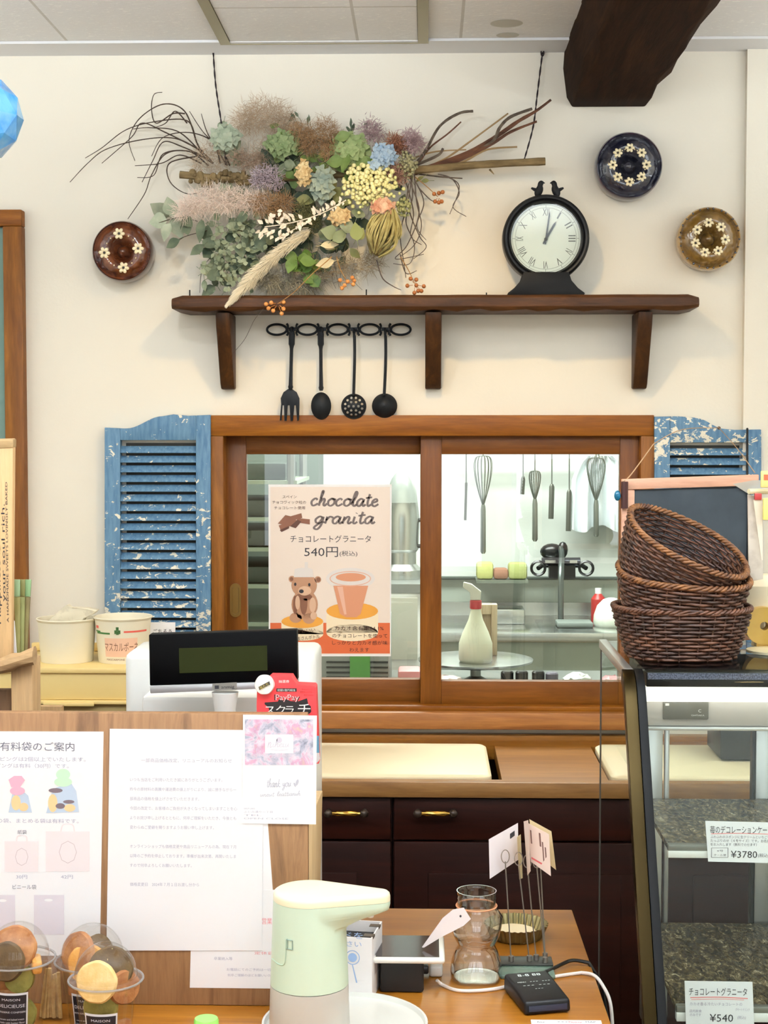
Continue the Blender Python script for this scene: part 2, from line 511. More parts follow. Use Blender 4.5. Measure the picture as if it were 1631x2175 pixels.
# ceiling access hatch
hx0, hx1, hy0, hy1 = -0.478, 0.004, 3.12, 3.605
hatch_m = mat('hatch_aluminium', (150, 142, 112), 0.4, 0.6)
t = thing('ceiling_hatch', 'square ceiling access hatch in a bronze aluminium frame', 'hatch', ((hx0 + hx1) / 2, (hy0 + hy1) / 2, CEIL))
m = MB(); z0, z1 = CEIL - .007, CEIL - .0005
m.box(hx0, hy0, z0, hx0 + .024, hy1, z1); m.box(hx1 - .024, hy0, z0, hx1, hy1, z1)
m.box(hx0 + .024, hy0, z0, hx1 - .024, hy0 + .024, z1); m.box(hx0 + .024, hy1 - .006, z0, hx1 - .024, hy1, z1)
m.build('hatch_frame', hatch_m, t, smooth=False)
MB().box(hx0 + .025, hy0 + .025, CEIL - .004, hx1 - .025, hy1 - .007, CEIL - .0005).build('hatch_panel', m_, t, smooth=False)

# rough dark beam running from the wall towards the front, under the ceiling
beam_m = wood('old_beam_wood', (30, 18, 10), (60, 38, 22), 'Y', 0.9, 1.2, 0.8)
bl = P(1204, 228, W); brr = P(1378, 228, W)
rings = []
random.seed(4)
for i in range(14):
    Y = W - .001 - i * 0.13
    wob = 0.006
    j = lambda: random.uniform(-wob, wob) * 1.6 if i else 0
    x0, x1, z = bl.x, brr.x, bl.z
    rings.append([Vector((x0 + .012 + j(), Y, z + j() * .6)), Vector((x1 - .01 + j(), Y, z + j() * .6)), Vector((x1 + .006 + j(), Y, z + .02)),
                  Vector((x1 + .028 + j(), Y, z + .075 + j())), Vector((x1 + .03 + j(), Y, CEIL + .01)), Vector((x0 - .006, Y, CEIL + .01)),
                  Vector((x0 - .010 + j(), Y, z + .09 + j())), Vector((x0 - .001 + j(), Y, z + .022 + j()))])
m = MB(); m.loft(rings)
struct(m.build('ceiling_beam', beam_m, bevel=.004, sharp=50))
beam_m.node_tree.nodes['Principled BSDF'].inputs['Specular IOR Level'].default_value = .08

# ------------------------------------------------------------------ sliding window in the back wall
win = sthing('window_1', (0, W, 1.3))
m = MB()
m.pbox(447, 882, 1389, 926, W - .022, W + .05); m.pbox(447, 1497, 1389, 1513, W - .022, W + .09)
a = P(447, 926, W - .022); c = P(1389, 1497, W - .022)
b0 = P(474, 926, W - .022); b1 = P(1361, 926, W - .022)
m.build('window_frame', frame_wood, win, bevel=.002)
m = MB(); m.box(a.x, W - .022, c.z, b0.x, W + .09, a.z); m.box(b1.x, W - .022, c.z, c.x, W + .09, a.z)
m.build('window_jamb', frame_wood_v, win, bevel=.002)
m = MB(); m.box(b0.x, W + .05, P(0, 926, W).z, b1.x, W + .1, P(0, 905, W).z); m.build('head_track', frame_wood, win)
m = MB(); m.pbox(440, 1511, 1396, 1552, W - .045, W); m.build('window_sill', wood('worn_sill_wood', (140, 84, 36), (190, 128, 66), 'X', .5, 1.2), win, bevel=.003)
def sash(x0, x1, ix0, ix1, y0, iy0, iy1, y1, Y):
    m = MB()
    A = P(x0, y0, Y); B = P(x1, y1, Y); a = P(ix0, iy0, Y); b = P(ix1, iy1, Y)
    m.box(A.x, Y, B.z, a.x, Y + .03, A.z); m.box(b.x, Y, B.z, B.x, Y + .03, A.z)
    s = m.build('sash', sash_wood_v, win, bevel=.002)
    m = MB(); m.box(a.x, Y + .0005, a.z, b.x, Y + .0295, A.z); m.box(a.x, Y + .0005, B.z, b.x, Y + .0295, b.z)
    m.build('sash_rail', sash_wood, s, bevel=.0015)
    MB().box(a.x - .003, Y + .013, b.z - .003, b.x + .003, Y + .017, a.z + .003).build('pane', pane_glass, s, smooth=False)
    return s
sash(893, 1366, 938, 1313, 920, 965, 1448, 1500, W + .004)
sl = sash(470, 936, 523, 892, 920, 965, 1443, 1500, W + .038)
# brass pull let into the stile
cx, cz = P(500, 1275, W + .036).x, P(500, 1275, W + .036).z
def stadium(r, h, n=10):
    return [(r * math.cos(t), h + r * math.sin(t)) for t in [math.pi * i / n for i in range(n + 1)]] + [(r * math.cos(t), -h + r * math.sin(t)) for t in [math.pi + math.pi * i / n for i in range(n + 1)]]
m = MB()
so, si = stadium(.0135, .028), stadium(.0085, .026)
ns = len(so)
vs = [Vector((cx + x, W + .035, cz + z)) for x, z in so] + [Vector((cx + x, W + .035, cz + z)) for x, z in si] + [Vector((cx + x * .9, W + .0375, cz + z)) for x, z in si] + [Vector((cx + x, W + .0385, cz + z)) for x, z in so]
fs = [(i, (i + 1) % ns, ns + (i + 1) % ns, ns + i) for i in range(ns)] + [(ns + i, ns + (i + 1) % ns, 2 * ns + (i + 1) % ns, 2 * ns + i) for i in range(ns)] + [(3 * ns + i, 3 * ns + (i + 1) % ns, (i + 1) % ns, i) for i in range(ns)] + [tuple(range(2 * ns, 3 * ns))]
m.add(vs, fs); m.build('pull_handle', mat('aged_brass', (150, 120, 66), .35, .9), sl)

# casing of the doorway at the far end of the wall
dr = sthing('door_1', (-1.2, W, 1.2))
m = MB(); m.pbox(-285, 446, 46, 480, W - .03, W + .05); m.build('door_casing', frame_wood, dr, bevel=.003)
m = MB(); q = P(46, 480, W - .03); q2 = P(5, 480, W - .03)
m.box(q2.x, W - .03, .2, q.x, W + .05, q.z); m.build('door_jamb', frame_wood_v, dr, bevel=.003)
m = MB(); m.box(q2.x - .245, W - .03, .2, q2.x - .2005, W + .05, q.z); m.build('door_jamb', frame_wood_v, dr, bevel=.003)
MB().box(q2.x - .2, W - .006, .2, q2.x, W - .001, q.z).build('door_glass', mat('green_glass', (120, 150, 140), .1), dr, smooth=False)

# ------------------------------------------------------------------ blue shutters with peeling paint
def peeling(name, z0, z1, top):
    m, nt, b = _new(name)
    mp = _coord(nt, (1, 1, 1.4))
    n1 = _noise(nt, mp, 48, 6, 0.63, 0.5)
    n2 = _noise(nt, mp, 9, 2, 0.5)
    sx = nt.nodes.new('ShaderNodeSeparateXYZ'); tc = nt.nodes.new('ShaderNodeTexCoord')
    nt.links.new(tc.outputs['Object'], sx.inputs[0])
    mr = nt.nodes.new('ShaderNodeMapRange'); mr.inputs[1].default_value = z0; mr.inputs[2].default_value = z1
    mr.inputs[3].default_value = 0.105 if not top else -0.02; mr.inputs[4].default_value = -0.02 if not top else 0.075
    nt.links.new(sx.outputs[2], mr.inputs[0])
    ad = nt.nodes.new('ShaderNodeMath'); nt.links.new(n1.outputs[0], ad.inputs[0]); nt.links.new(mr.outputs[0], ad.inputs[1])
    a2 = nt.nodes.new('ShaderNodeMath'); a2.operation = 'MULTIPLY_ADD'; a2.inputs[1].default_value = 0.22
    nt.links.new(n2.outputs[0], a2.inputs[0]); nt.links.new(ad.outputs[0], a2.inputs[2])
    rr = _ramp(nt, a2.outputs[0], [(0.735, (0, 0, 0, 1)), (0.745, (1, 1, 1, 1))])
    n3 = _noise(nt, _coord(nt, (6, 6, 1)), 24, 4)
    bl = _ramp(nt, n3.outputs[0], [(0.3, (66, 106, 140)), (0.7, (102, 140, 168))])
    mx = nt.nodes.new('ShaderNodeMixRGB'); mx.inputs[2].default_value = rgb((232, 226, 208))
    nt.links.new(rr.outputs[0], mx.inputs[0]); nt.links.new(bl.outputs[0], mx.inputs[1])
    nt.links.new(mx.outputs[0], b.inputs['Base Color']); b.inputs['Roughness'].default_value = .6
    _bump(nt, b, rr.outputs[0], .5, .0015)
    return m
def shutter(name, label, x0, x1, ix0, ix1, top, ystart, ystep, nsl, ybot, m_paint):
    Y = W - .03; bz = P(x0, ybot, Y).z
    t = thing(name, label, 'shutter', (P((x0 + x1) / 2, 900, Y).x, W, bz))
    # stiles
    def topz(px):
        for (a, b), (c, d) in zip(top, top[1:]):
            if a <= px <= c: return b + (d - b) * (px - a) / max(c - a, 1e-6)
        return top[-1][1]
    for a, c in ((x0, ix0), (ix1, x1)):
        pts = [P(a, ybot, Y)] + [P(a, topz(a), Y)] + [P(p, q, Y) for p, q in top if a < p < c] + [P(c, topz(c), Y), P(c, ybot, Y)]
        MB().prism(pts, (0, .026, 0)).build('stile', m_paint, t, bevel=.0015)
    pts = [P(ix0, ystart - 6, Y + .001)] + [P(ix0, topz(ix0), Y + .001)] + [P(p, q, Y + .001) for p, q in top if ix0 < p < ix1] + [P(ix1, topz(ix1), Y + .001), P(ix1, ystart - 6, Y + .001)]
    MB().prism(pts, (0, .024, 0)).build('top_rail', m_paint, t, bevel=.0015)
    a = P(ix0, ystart + ystep * nsl, Y); c = P(ix1, ybot, Y)
    MB().box(a.x, Y + .001, c.z, c.x, Y + .025, a.z).build('bottom_rail', m_paint, t, bevel=.0015)
    for i in range(nsl):
        yy = ystart + i * ystep
        a = P(ix0, yy + 6.5, Y + .004); c = P(ix1, yy + ystep, Y + .004)
        zc = (a.z + c.z) / 2; h = (a.z - c.z) / 2
        m = MB()
        m.prism([Vector((a.x - .002, Y + .002, zc - h * 1.02)), Vector((a.x - .002, Y + .007, zc - h * 1.15)), Vector((a.x - .002, Y + .021, zc + h * .9)), Vector((a.x - .002, Y + .016, zc + h * 1.05))], (c.x - a.x + .004, 0, 0))
        m.build('slat', m_paint, t, bevel=.0008)
    MB().box(P(ix0, 0, Y).x, W - .003, bz, P(ix1, 0, Y).x, W - .0005, P(0, ystart, Y).z).build('backing', mat(name + '_backing', (60, 58, 52), .8), t, smooth=False)
    return t
def ogee(xa, ya, xb, yb, n=10):
    return [(xa + (xb - xa) * i / n, ya + (yb - ya) * (.5 - .5 * math.cos(math.pi * i / n))) for i in range(n + 1)]
zb, zt = -.0, .55
top_l = [(222, 908), (262, 910)] + ogee(268, 910, 345, 884) + [(368, 880), (400, 883), (447, 881)]
s1 = shutter('louvred_shutter', 'tall weathered blue louvred shutter with its upright slats column above the white tubs', 222, 447, 255, 416, top_l, 941, 20.6, 23, 1486, peeling('peeling_blue_paint', .05, .62, False))
s1['label'] = 'tall weathered blue louvred shutter standing above the two white tubs'
top_r = [(1390, 885), (1440, 884), (1475, 887)] + ogee(1478, 888, 1540, 911) + [(1560, 913), (1617, 912)]
shutter('louvred_shutter', 'blue louvred shutter largely hidden behind the chalkboard and wicker baskets', 1390, 1617, 1423, 1586, top_r, 946, 20.6, 23, 1486, peeling('chipped_blue_paint', .33, .62, True))
# ------------------------------------------------------------------ wall shelf
YS = 3.565
zt_ = P(0, 628, YS).z; zb_ = P(0, 661, YS).z
xa, xb = P(362, 640, YS).x, P(1487, 640, YS).x
t = thing('wall_shelf', 'long dark rustic wooden wall shelf on three tapered brackets', 'shelf', ((xa + xb) / 2, W, zb_))
random.seed(11)
rings = []
N = 46
for i in range(N + 1):
    u = i / N; x = xa + (xb - xa) * u
    e = min(u, 1 - u) * (xb - xa)
    k = 1 - .35 * max(0, 1 - e / .02) ** 2
    dz = .0022 * math.sin(i * 1.7) + random.uniform(-.001, .001); zc = (zt_ + zb_) / 2; h = (zt_ - zb_) / 2 * k
    yf = YS + .003 * math.sin(i * .9) + random.uniform(-.0015, .0015) + (.012 * max(0, 1 - e / .02))
    rings.append([Vector((x, yf + .006, zc - h + dz)), Vector((x, yf, zc - h * .5)), Vector((x, yf + .001, zc + h * .6)), Vector((x, yf + .006, zc + h)), Vector((x, W - .0005, zc + h)), Vector((x, W - .0005, zc - h))])
MB().loft(rings).build('board', shelf_wood, t, bevel=.0015, sharp=45)
def bracket(tl, tr, bl, br, dtop, side):
    Y = W - dtop
    z1 = P(0, 664, Y).z; z0 = P(0, 827, W - .04).z
    if side == 0: xl, xr = P(tl, 664, Y).x, P(tr, 664, Y).x
    elif side < 0: xl = P(tl, 664, Y).x; xr = xl + .034
    else: xr = P(tr, 664, Y).x; xl = xr - .034
    prof = [(Y, z1), (Y + .008, z1 - .03), (W - .035, z0 + .012), (W - .022, z0), (W - .0005, z0), (W - .0005, z1)]
    MB().prism([Vector((xl, y, z)) for y, z in prof], (xr - xl, 0, 0)).build('bracket', shelf_wood_v, t, bevel=.004)
bracket(457, 505, 0, 0, .115, -1); bracket(903, 938, 0, 0, .115, 0); bracket(1338, 1387, 0, 0, .115, 1)
for px in (403, 778, 1033):
    q = P(px, 628, YS + .02)
    m = MB(); m.tube([(q.x, YS + .02, zt_ - .002), (q.x, YS + .02, zt_ + (.014 if px < 1000 else .006))], .0016, 6); m.build('nail', black_iron, t)

# ------------------------------------------------------------------ table clock with two birds
YC = 3.615
k = YC / F
cc = P(1160, 505, YC)
t = thing('table_clock', 'round black table clock with roman numerals and two small birds on top', 'clock', (cc.x, YC + .025, zt_))
R = 91.5 * k
m = MB()
m.lathe([(R * .80, -.05), (R * .97, -.05), (R, -.042), (R, -.008), (R * .985, .0), (R * .94, .004), (R * .90, .003), (R * .875, -.001), (R * .85, .002), (R * .825, -.002), (R * .815, -.012), (R * .80, -.013)], (cc.x, YC, cc.z), 'Y', 64, close=True)
case = m.build('case', mat('satin_black', (20, 22, 25), .42, spec=.3), t, sharp=40)
MB().lathe([(R * .83, -.014), (R * .83, -.048)], (cc.x, YC, cc.z), 'Y', 48).build('dial', mat('dial_white', (252, 253, 253), .6), t)
m = MB()
nums = ['XII', 'I', 'II', 'III', 'IV', 'V', 'VI', 'VII', 'VIII', 'IX', 'X', 'XI']
YD = YC + .0135
for i, s in enumerate(nums):
    a = math.radians(30 * i)
    rad = Vector((math.sin(a), 0, math.cos(a))); tan = Vector((math.cos(a), 0, -math.sin(a)))
    vs, fs = text_mesh(s)
    wd = {1: .005, 2: .010, 3: .015, 4: .020}.get(len(s), .012)
    if s in ('I',): wd = .0035
    if s in ('V', 'X'): wd = .011
    m.text(s, Vector((cc.x, YD, cc.z)) + rad * (R * .61 - .009), tan, rad, .0245, 'C', wd)
    m.add([Vector((cc.x, YD, cc.z)) + rad * (R * q) + tan * s_ for q, s_ in ((.70, -.0004), (.70, .0004), (.765, .0004), (.765, -.0004))], [(0, 1, 2, 3)])
n_ = 72
for r_ in (.70, .765):
    vs = []
    for i in range(n_):
        a = 2 * math.pi * i / n_
        for q in (r_, r_ + .006): vs.append((cc.x + math.sin(a) * R * q, YD, cc.z + math.cos(a) * R * q))
    m.add(vs, [(2 * i, 2 * i + 1, 2 * ((i + 1) % n_) + 1, 2 * ((i + 1) % n_)) for i in range(n_)])
m.build('numerals', mat('numeral_grey', (92, 94, 96), .7), t, smooth=False)
def hand(name, ang, L, wd, y):
    a = math.radians(ang); rad = Vector((math.sin(a), 0, math.cos(a))); tan = Vector((math.cos(a), 0, -math.sin(a))); c = Vector((cc.x, y, cc.z - .002))
    pts = [c - rad * .012 - tan * wd * .35, c - rad * .012 + tan * wd * .35, c + tan * wd * .5, c + rad * L * .82 + tan * wd * .5, c + rad * L, c + rad * L * .82 - tan * wd * .5, c - tan * wd * .5]
    MB().prism(pts, (0, .0008, 0)).build(name, mat(name + '_ink', (26, 30, 52), .4), t, smooth=False)
hand('hour_hand', 30, .048, .005, YC + .0115); hand('minute_hand', 8, .066, .0036, YC + .0100)
m = MB(); m.lathe([(.004, -.0125), (.004, -.008), (.001, -.0075)], (cc.x, YC, cc.z - .002), 'Y', 16); m.build('hand_pin', black_iron, t)
MB().lathe([(R * .812, -.0065), (R * .812, -.0055)], (cc.x, YC, cc.z), 'Y', 48).build('dial_glass', pane_glass, t, smooth=False)
m = MB()
pts = [(1082, 627), (1078, 623), (1092, 612), (1106, 596), (1112, 578), (1208, 578), (1214, 596), (1228, 612), (1243, 623), (1239, 627)]
zs = P(0, 627, YC).z
m.prism([Vector((P(a, b, YC - .006).x, YC - .006, max(P(a, b, YC).z, zt_ + .0005) if b < 627 else zt_ + .0005)) for a, b in pts], (0, .062, 0))
m.build('foot', mat('satin_black_foot', (18, 19, 21), .55, spec=.2), t, bevel=.002)
for sx, px in ((-1, 1146), (1, 1179)):
    b_ = P(px, 414, YC + .02)
    m = MB()
    X = lambda dx: b_.x + sx * dx          # + is towards the tail, outward
    yb = YC + .022
    rg = []
    for dx, dz, rr in ((-.0035, .0335, .001), (-.0035, .032, .0045), (-.003, .0285, .0066), (-.002, .0245, .0066), (-.001, .021, .0062), (.0, .016, .0085), (.0015, .0105, .0098), (.003, .005, .0094), (.004, 0, .0074), (.004, -.005, .005), (.003, -.009, .0045)):
        rg.append([Vector((X(dx) + rr * math.cos(q), yb + rr * .8 * math.sin(q), b_.z + dz)) for q in [2 * math.pi * i / 14 for i in range(14)]])
    m.loft(rg)
    m.tube([(X(.004), yb, b_.z + .009), (X(.012), yb, b_.z + .013), (X(.0195), yb, b_.z + .0165)], [.006, .004, .0022], 8)
    m.tube([(X(-.008), yb, b_.z + .0285), (X(-.0125), yb, b_.z + .0275)], [.003, .0005], 8)
    m.build('bird', black_iron, t)

# ------------------------------------------------------------------ three glazed baking moulds hung on the wall
def glaze(name, c, c2, vs):
    m_, nt, b = _new(name)
    mp = _coord(nt, (1, 1, 1)); n = _noise(nt, mp, vs, 4, .6, .8)
    r = _ramp(nt, n.outputs[0], [(.35, c), (.65, c2)])
    nt.links.new(r.outputs[0], b.inputs['Base Color']); b.inputs['Roughness'].default_value = .12
    b.inputs['Coat Weight'].default_value = .8; b.inputs['Coat Roughness'].default_value = .04
    return m_
cream_glaze = mat('cream_glaze', (244, 228, 186), .2, coat=.5)
dot_glaze = mat('dark_dot_glaze', (34, 22, 16), .2, coat=.5)
def mould(label, px, py, rpx, body, rim, flutes, flowers, fr, fsize, rimdots, hole):
    Yf = W - .055; k = Yf / F; R = rpx * k; c = P(px, py, Yf)
    t = thing('cake_mould', label, 'baking mould', (c.x, W, c.z), 'glazed ring moulds on the wall')
    def fl(t_, r, h):
        q = r / R
        amp = .035 * math.sin(math.pi * min(max((q - .25) / .6, 0), 1))
        return r * (1 + amp * math.cos(flutes * (t_ + q * 1.6)))
    cc_ = (c.x, Yf, c.z)
    m = MB()
    prof = [(R * .92, -.054), (R * .95, -.02), (R * .93, -.002), (R * .86, -.008), (R * .76, -.002), (R * .64, .006), (R * .5, .006), (R * .38, -.002), (R * .28, -.018), (R * .22, -.024), (R * .16, -.016), (R * .09, -.008), (R * .01, -.006)]
    m.lathe(prof, cc_, 'Y', 96, fn=fl)
    m.build('mould_body', body, t, sharp=60)
    m = MB(); m.lathe([(R * .9, -.054), (R * .985, -.05), (R, -.03), (R * .99, -.004), (R * .955, .001), (R * .92, -.003), (R * .9, -.01)], cc_, 'Y', 64, close=True)
    m.build('rim', rim, t, sharp=60)
    petals = MB(); dg_ = dot_glaze
    for i in range(flowers):
        a = 2 * math.pi * i / flowers + .25 * math.pi
        if flowers == 4: a = math.pi / 2 * i + .12
        fc = Vector((c.x + math.cos(a) * R * fr, Yf - .0065, c.z + math.sin(a) * R * fr))
        for p in range(6):
            q = 2 * math.pi * p / 6 + i
            o = fc + Vector((math.cos(q) * fsize * .62, 0, math.sin(q) * fsize * .62))
            M0 = petals.M; petals.M = Matrix.Translation(o) @ Matrix.Rotation(-q, 4, 'Y')
            petals.ball((0, 0, 0), (fsize * .44, .0024, fsize * .34), 8, 5); petals.M = M0
        hearts = MB(); hearts.ball(fc + Vector((0, -.001, 0)), (fsize * .24, .0022, fsize * .24), 8, 5); hearts.build('painted_heart', dg_, t)
        for s in (-1, 1):
            b_ = a + s * math.pi / flowers * .75
            petals.ball((c.x + math.cos(b_) * R * fr * .95, Yf - .0055, c.z + math.sin(b_) * R * fr * .95), (fsize * .16, .002, fsize * .16), 6, 4)
    petals.build('painted_petals', cream_glaze, t)
    if rimdots:
        m = MB(); random.seed(3)
        for i in range(26):
            a = 2 * math.pi * i / 26 + random.uniform(-.06, .06)
            m.ball((c.x + math.cos(a) * R * .935, Yf + .0002, c.z + math.sin(a) * R * .935), (random.uniform(.0018, .0034), .0016, random.uniform(.0018, .0032)), 8, 4)
        m.build('rim_dots', dot_glaze, t)
brown_g = glaze('brown_glaze', (74, 32, 14), (120, 66, 34), 30); dbrown_g = glaze('dark_brown_glaze', (50, 22, 12), (84, 40, 20), 24)
blue_g = glaze('blue_glaze', (10, 16, 38), (60, 58, 66), 22); bluerim_g = glaze('blue_rim_glaze', (12, 22, 60), (74, 34, 34), 16)
gold_g = glaze('gold_glaze', (96, 70, 26), (140, 106, 50), 40); goldrim_g = glaze('gold_rim_glaze', (168, 128, 66), (190, 150, 86), 30)
mould('brown glazed ring mould painted with four cream flowers', 258.5, 533, 64.5, brown_g, dbrown_g, 14, 4, .56, .0132, False, False)
mould('dark blue glazed ring mould with swirling flutes and cream flowers', 1336.5, 351, 70.5, blue_g, bluerim_g, 12, 8, .50, .0108, False, False)
mould('golden ochre glazed ring mould with dark dots around its rim', 1507, 506, 66.5, gold_g, goldrim_g, 18, 7, .48, .0112, True, False)

# ------------------------------------------------------------------ cast-iron hook rail and its four utensils
YH = W - .018
m = MB()
t = thing('hook_rail', 'black cast iron hook rail of five oval rings under the wall shelf', 'hook rail', (P(718, 699, W).x, W, P(718, 699, W).z))
for px in (588, 653, 718, 785, 851):
    c = P(px, 700, YH)
    m.tube([(c.x + .0235 * math.cos(q), YH, c.z + .0125 * math.sin(q)) for q in [2 * math.pi * i / 28 for i in range(28)]], .0028, 8, closed=True)
m.build('oval_ring_band', black_iron, t)
for px in (620.5, 685.5, 751.5, 818):
    c = P(px, 700, YH)
    m = MB()
    m.box(c.x - .0085, YH - .003, c.z - .003, c.x + .0085, YH + .003, c.z + .005)
    for s in (-1, 1):
        m.tube(smooth_path([(c.x + s * .013, YH, c.z + .0145), (c.x + s * .010, YH, c.z + .008), (c.x + s * .0125, YH, c.z), (c.x + s * .010, YH, c.z - .008), (c.x + s * .013, YH, c.z - .0145)], 4), .0026, 8)
    m.tube(smooth_path([(c.x, YH - .002, c.z + .002), (c.x, YH - .008, c.z - .006), (c.x, YH - .015, c.z - .008), (c.x, YH - .018, c.z - .002), (c.x, YH - .017, c.z + .003)], 4), .0024, 8)
    m.tube([(c.x, W, c.z), (c.x, YH, c.z)], .003, 8)
    m.build('hook', black_iron, t)
YU = YH - .0125
def up(px, py): return P(px, py, YU)
G = 'black iron utensils on the hook rail'
def utensil(name, label, cat):
    return thing(name, label, cat, up(0, 0) * 0 + Vector((0, YU, 0)), G)
def handle_mb(px, y0, y1, dx=0, r=.0042):
    a = up(px, y0); b = up(px + dx, y1); m = MB()
    q = [a.lerp(b, s) for s in (0, .05, .22, .25, .3, .6, .92, .95, 1)]
    m.tube(q, [.0062, .0075, .0075, .0055, .0042, .0042, .005, .0062, .004], 8)
    # hanging eye
    m.tube([(a.x + .0052 * math.cos(v), YU, a.z + .005 + .0055 * math.sin(v)) for v in [2 * math.pi * i / 14 for i in range(14)]], .0017, 6, closed=True)
    return m
t = thing('serving_fork', 'black iron serving fork with four tines hung from the rail', 'fork', up(617, 860), G)
handle_mb(620, 704, 828, -3).build('handle', black_iron, t)
m = MB()
o = [(597, 858), (596, 846), (602, 833), (612, 826), (620, 826), (630, 833), (636, 846), (636, 858), (635, 893), (631, 894), (628, 861), (625, 861), (622, 894), (617, 894), (615, 861), (611, 861), (609, 894), (604, 894), (603, 861), (600, 861), (598, 893), (594, 893)]
def bend(pt): return pt + Vector((0, -.006 * math.sin(math.pi * min(max((up(0, 826).z - pt.z) / .078, 0), 1)), 0))
pts = [up(a, b) for a, b in o]
m.prism(pts, (0, .0026, 0)); m.build('head', black_iron, t, bevel=.0006)
t = thing('serving_spoon', 'black iron serving spoon with a plain oval bowl hung from the rail', 'spoon', up(682, 860), G)
handle_mb(681, 704, 830, 1).build('handle', black_iron, t)
def bowl(px, py, rx, ry, depth, holes=False):
    c = up(px, py); k = YU / F; m = MB(); rx *= k; ry *= k
    for s, th in ((1, 0), (1, .0016)):
        pass
    rings = []
    for u in (1.0, .92, .8, .62, .42, .2, .01):
        rings.append([Vector((c.x + rx * u * math.cos(q), YU - .001 - depth * (1 - u * u) + depth * .5, c.z + ry * u * math.sin(q))) for q in [2 * math.pi * i / 32 for i in range(32)]])
    inner = [[p + Vector((0, .0018, 0)) * 1 for p in r] for r in rings[::-1]]
    m.loft(rings + inner)
    return m
bowl(681.5, 862, 21.5, 29, .014).build('bowl', black_iron, t, sharp=70)
t = thing('skimmer', 'black iron skimmer with a round perforated bowl hung from the rail', 'skimmer', up(751, 860), G)
def hookhandle(px0, px1, y1):
    m = MB()
    a = up(px0, 712); 
    m.tube(smooth_path([up(px0 + 7, 711), up(px0 + 7, 705), up(px0 + 2, 702), up(px0 - 1, 708), up(px0, 722), up(px0, 770), up(px1, y1)], 5), [.0026] * 6 + [.003] * 12 + [.0036] * 13, 8)
    return m
hookhandle(753, 751, 840).build('handle', black_iron, t)
# perforated bowl: a plate of radial rings with real round holes
def perforated(px, py, r, depth):
    c = up(px, py); k = YU / F; R = r * k; bm = bmesh.new()
    n = 60; g = []
    holes = [(0, 0)] + [(.40 * math.cos(a), .40 * math.sin(a)) for a in [i * math.pi / 3 for i in range(6)]] + [(.72 * math.cos(a), .72 * math.sin(a)) for a in [(i + .5) * math.pi / 6 for i in range(12)]]
    step = 2.0 / n; idx = {}; fs = []; vs = []
    def vid(i, j):
        if (i, j) not in idx:
            idx[(i, j)] = len(vs); x, y = -1 + i * step, -1 + j * step
            rr = math.hypot(x, y)
            if rr > 1: x, y = x / rr, y / rr; rr = 1
            vs.append(Vector((c.x + R * x, YU - depth * (1 - rr * rr) + depth * .5, c.z + R * y)))
        return idx[(i, j)]
    for i in range(n):
        for j in range(n):
            x, y = -1 + (i + .5) * step, -1 + (j + .5) * step
            if math.hypot(x, y) > 1.0: continue
            if any(math.hypot(x - a, y - b) < .098 for a, b in holes): continue
            fs.append((vid(i, j), vid(i + 1, j), vid(i + 1, j + 1), vid(i, j + 1)))
    nv = len(vs)
    m = MB(); m.add(vs, fs); m.add([v + Vector((0, .0016, 0)) for v in vs], [f[::-1] for f in fs])
    m.tube([(c.x + R * math.cos(q), YU + depth * .5 + .0008, c.z + R * math.sin(q)) for q in [2 * math.pi * i / 40 for i in range(40)]], .0017, 6, closed=True)
    return m
perforated(751, 863, 25.5, .012).build('bowl', black_iron, t, sharp=70)
t = thing('ladle', 'black iron ladle with a deep round bowl, last along the rail', 'ladle', up(817, 860), G)
hookhandle(819, 816, 840).build('handle', black_iron, t)
bowl(816.5, 862, 27, 26.5, .022).build('bowl', black_iron, t, sharp=70)
# ------------------------------------------------------------------ hanging swag of dried flowers
random.seed(20)
SW = thing('dried_flower_swag', 'wide swag of dried flowers, leaves and twigs hung from two cords', 'dried flower swag', w(640, 400, 0))
bark = mat('pale_bark', (96, 78, 46), .8, c2=(140, 118, 80), vs=60, bump=.6, bs=180, stretch=(.3, 1, 1))
rbark = mat('reddish_bark', (70, 40, 26), .75, c2=(112, 70, 46), vs=60, bump=.5, bs=180, stretch=(.3, 1, 1))
gbark = mat('grey_bark', (72, 60, 50), .8, c2=(112, 98, 82), vs=60, bump=.5, bs=180)
tan_b = mat('tan_stem', (150, 122, 84), .8)
vine_m = mat('vine_brown', (70, 54, 42), .8)
def tw(px_pts, r0, r1, off, mtl, name='twig', n=6, k=6):
    pts = smooth_path([w(a, b, (off if not isinstance(off, (list, tuple)) else off[min(i, len(off) - 1)])) for i, (a, b) in enumerate(px_pts)], k)
    L = len(pts); m = MB()
    rad = [(r0 + (r1 - r0) * i / (L - 1)) * random.uniform(.92, 1.08) for i in range(L)]
    m.tube(pts, rad, n); return m.build(name, mtl, SW)
# cords and the nails that carry them
def cord(pts, name='hanging_cord'):
    pp = smooth_path([w(a, b, o_) for a, b, o_ in pts], 14); m = MB()
    for s in (0, math.pi):
        m.tube([p + Vector((math.cos(i * .9 + s) * .0011, math.sin(i * .9 + s) * .0011, 0)) for i, p in enumerate(pp)], .0012, 5)
    a = pp[0]
    m.tube([(a.x + .0035 * math.cos(q), a.y, a.z + .008 * math.sin(q)) for q in [2 * math.pi * i / 12 for i in range(12)]], .0014, 5, closed=True)
    m.build(name, mat('dark_cord', (44, 32, 36), .8), SW)
    q = pts[0]; c = w(q[0], q[1], 0)
    MB().tube([w(q[0], q[1], -.005), w(q[0], q[1], .02)], .0018, 6).build('cord_nail', black_iron, SW)
cord([(452, 97, .015), (458, 180, .03), (470, 262, .05), (480, 350, .06)])
cord([(1152, 112, .015), (1141, 200, .02), (1132, 270, .035), (1113, 340, .055)])
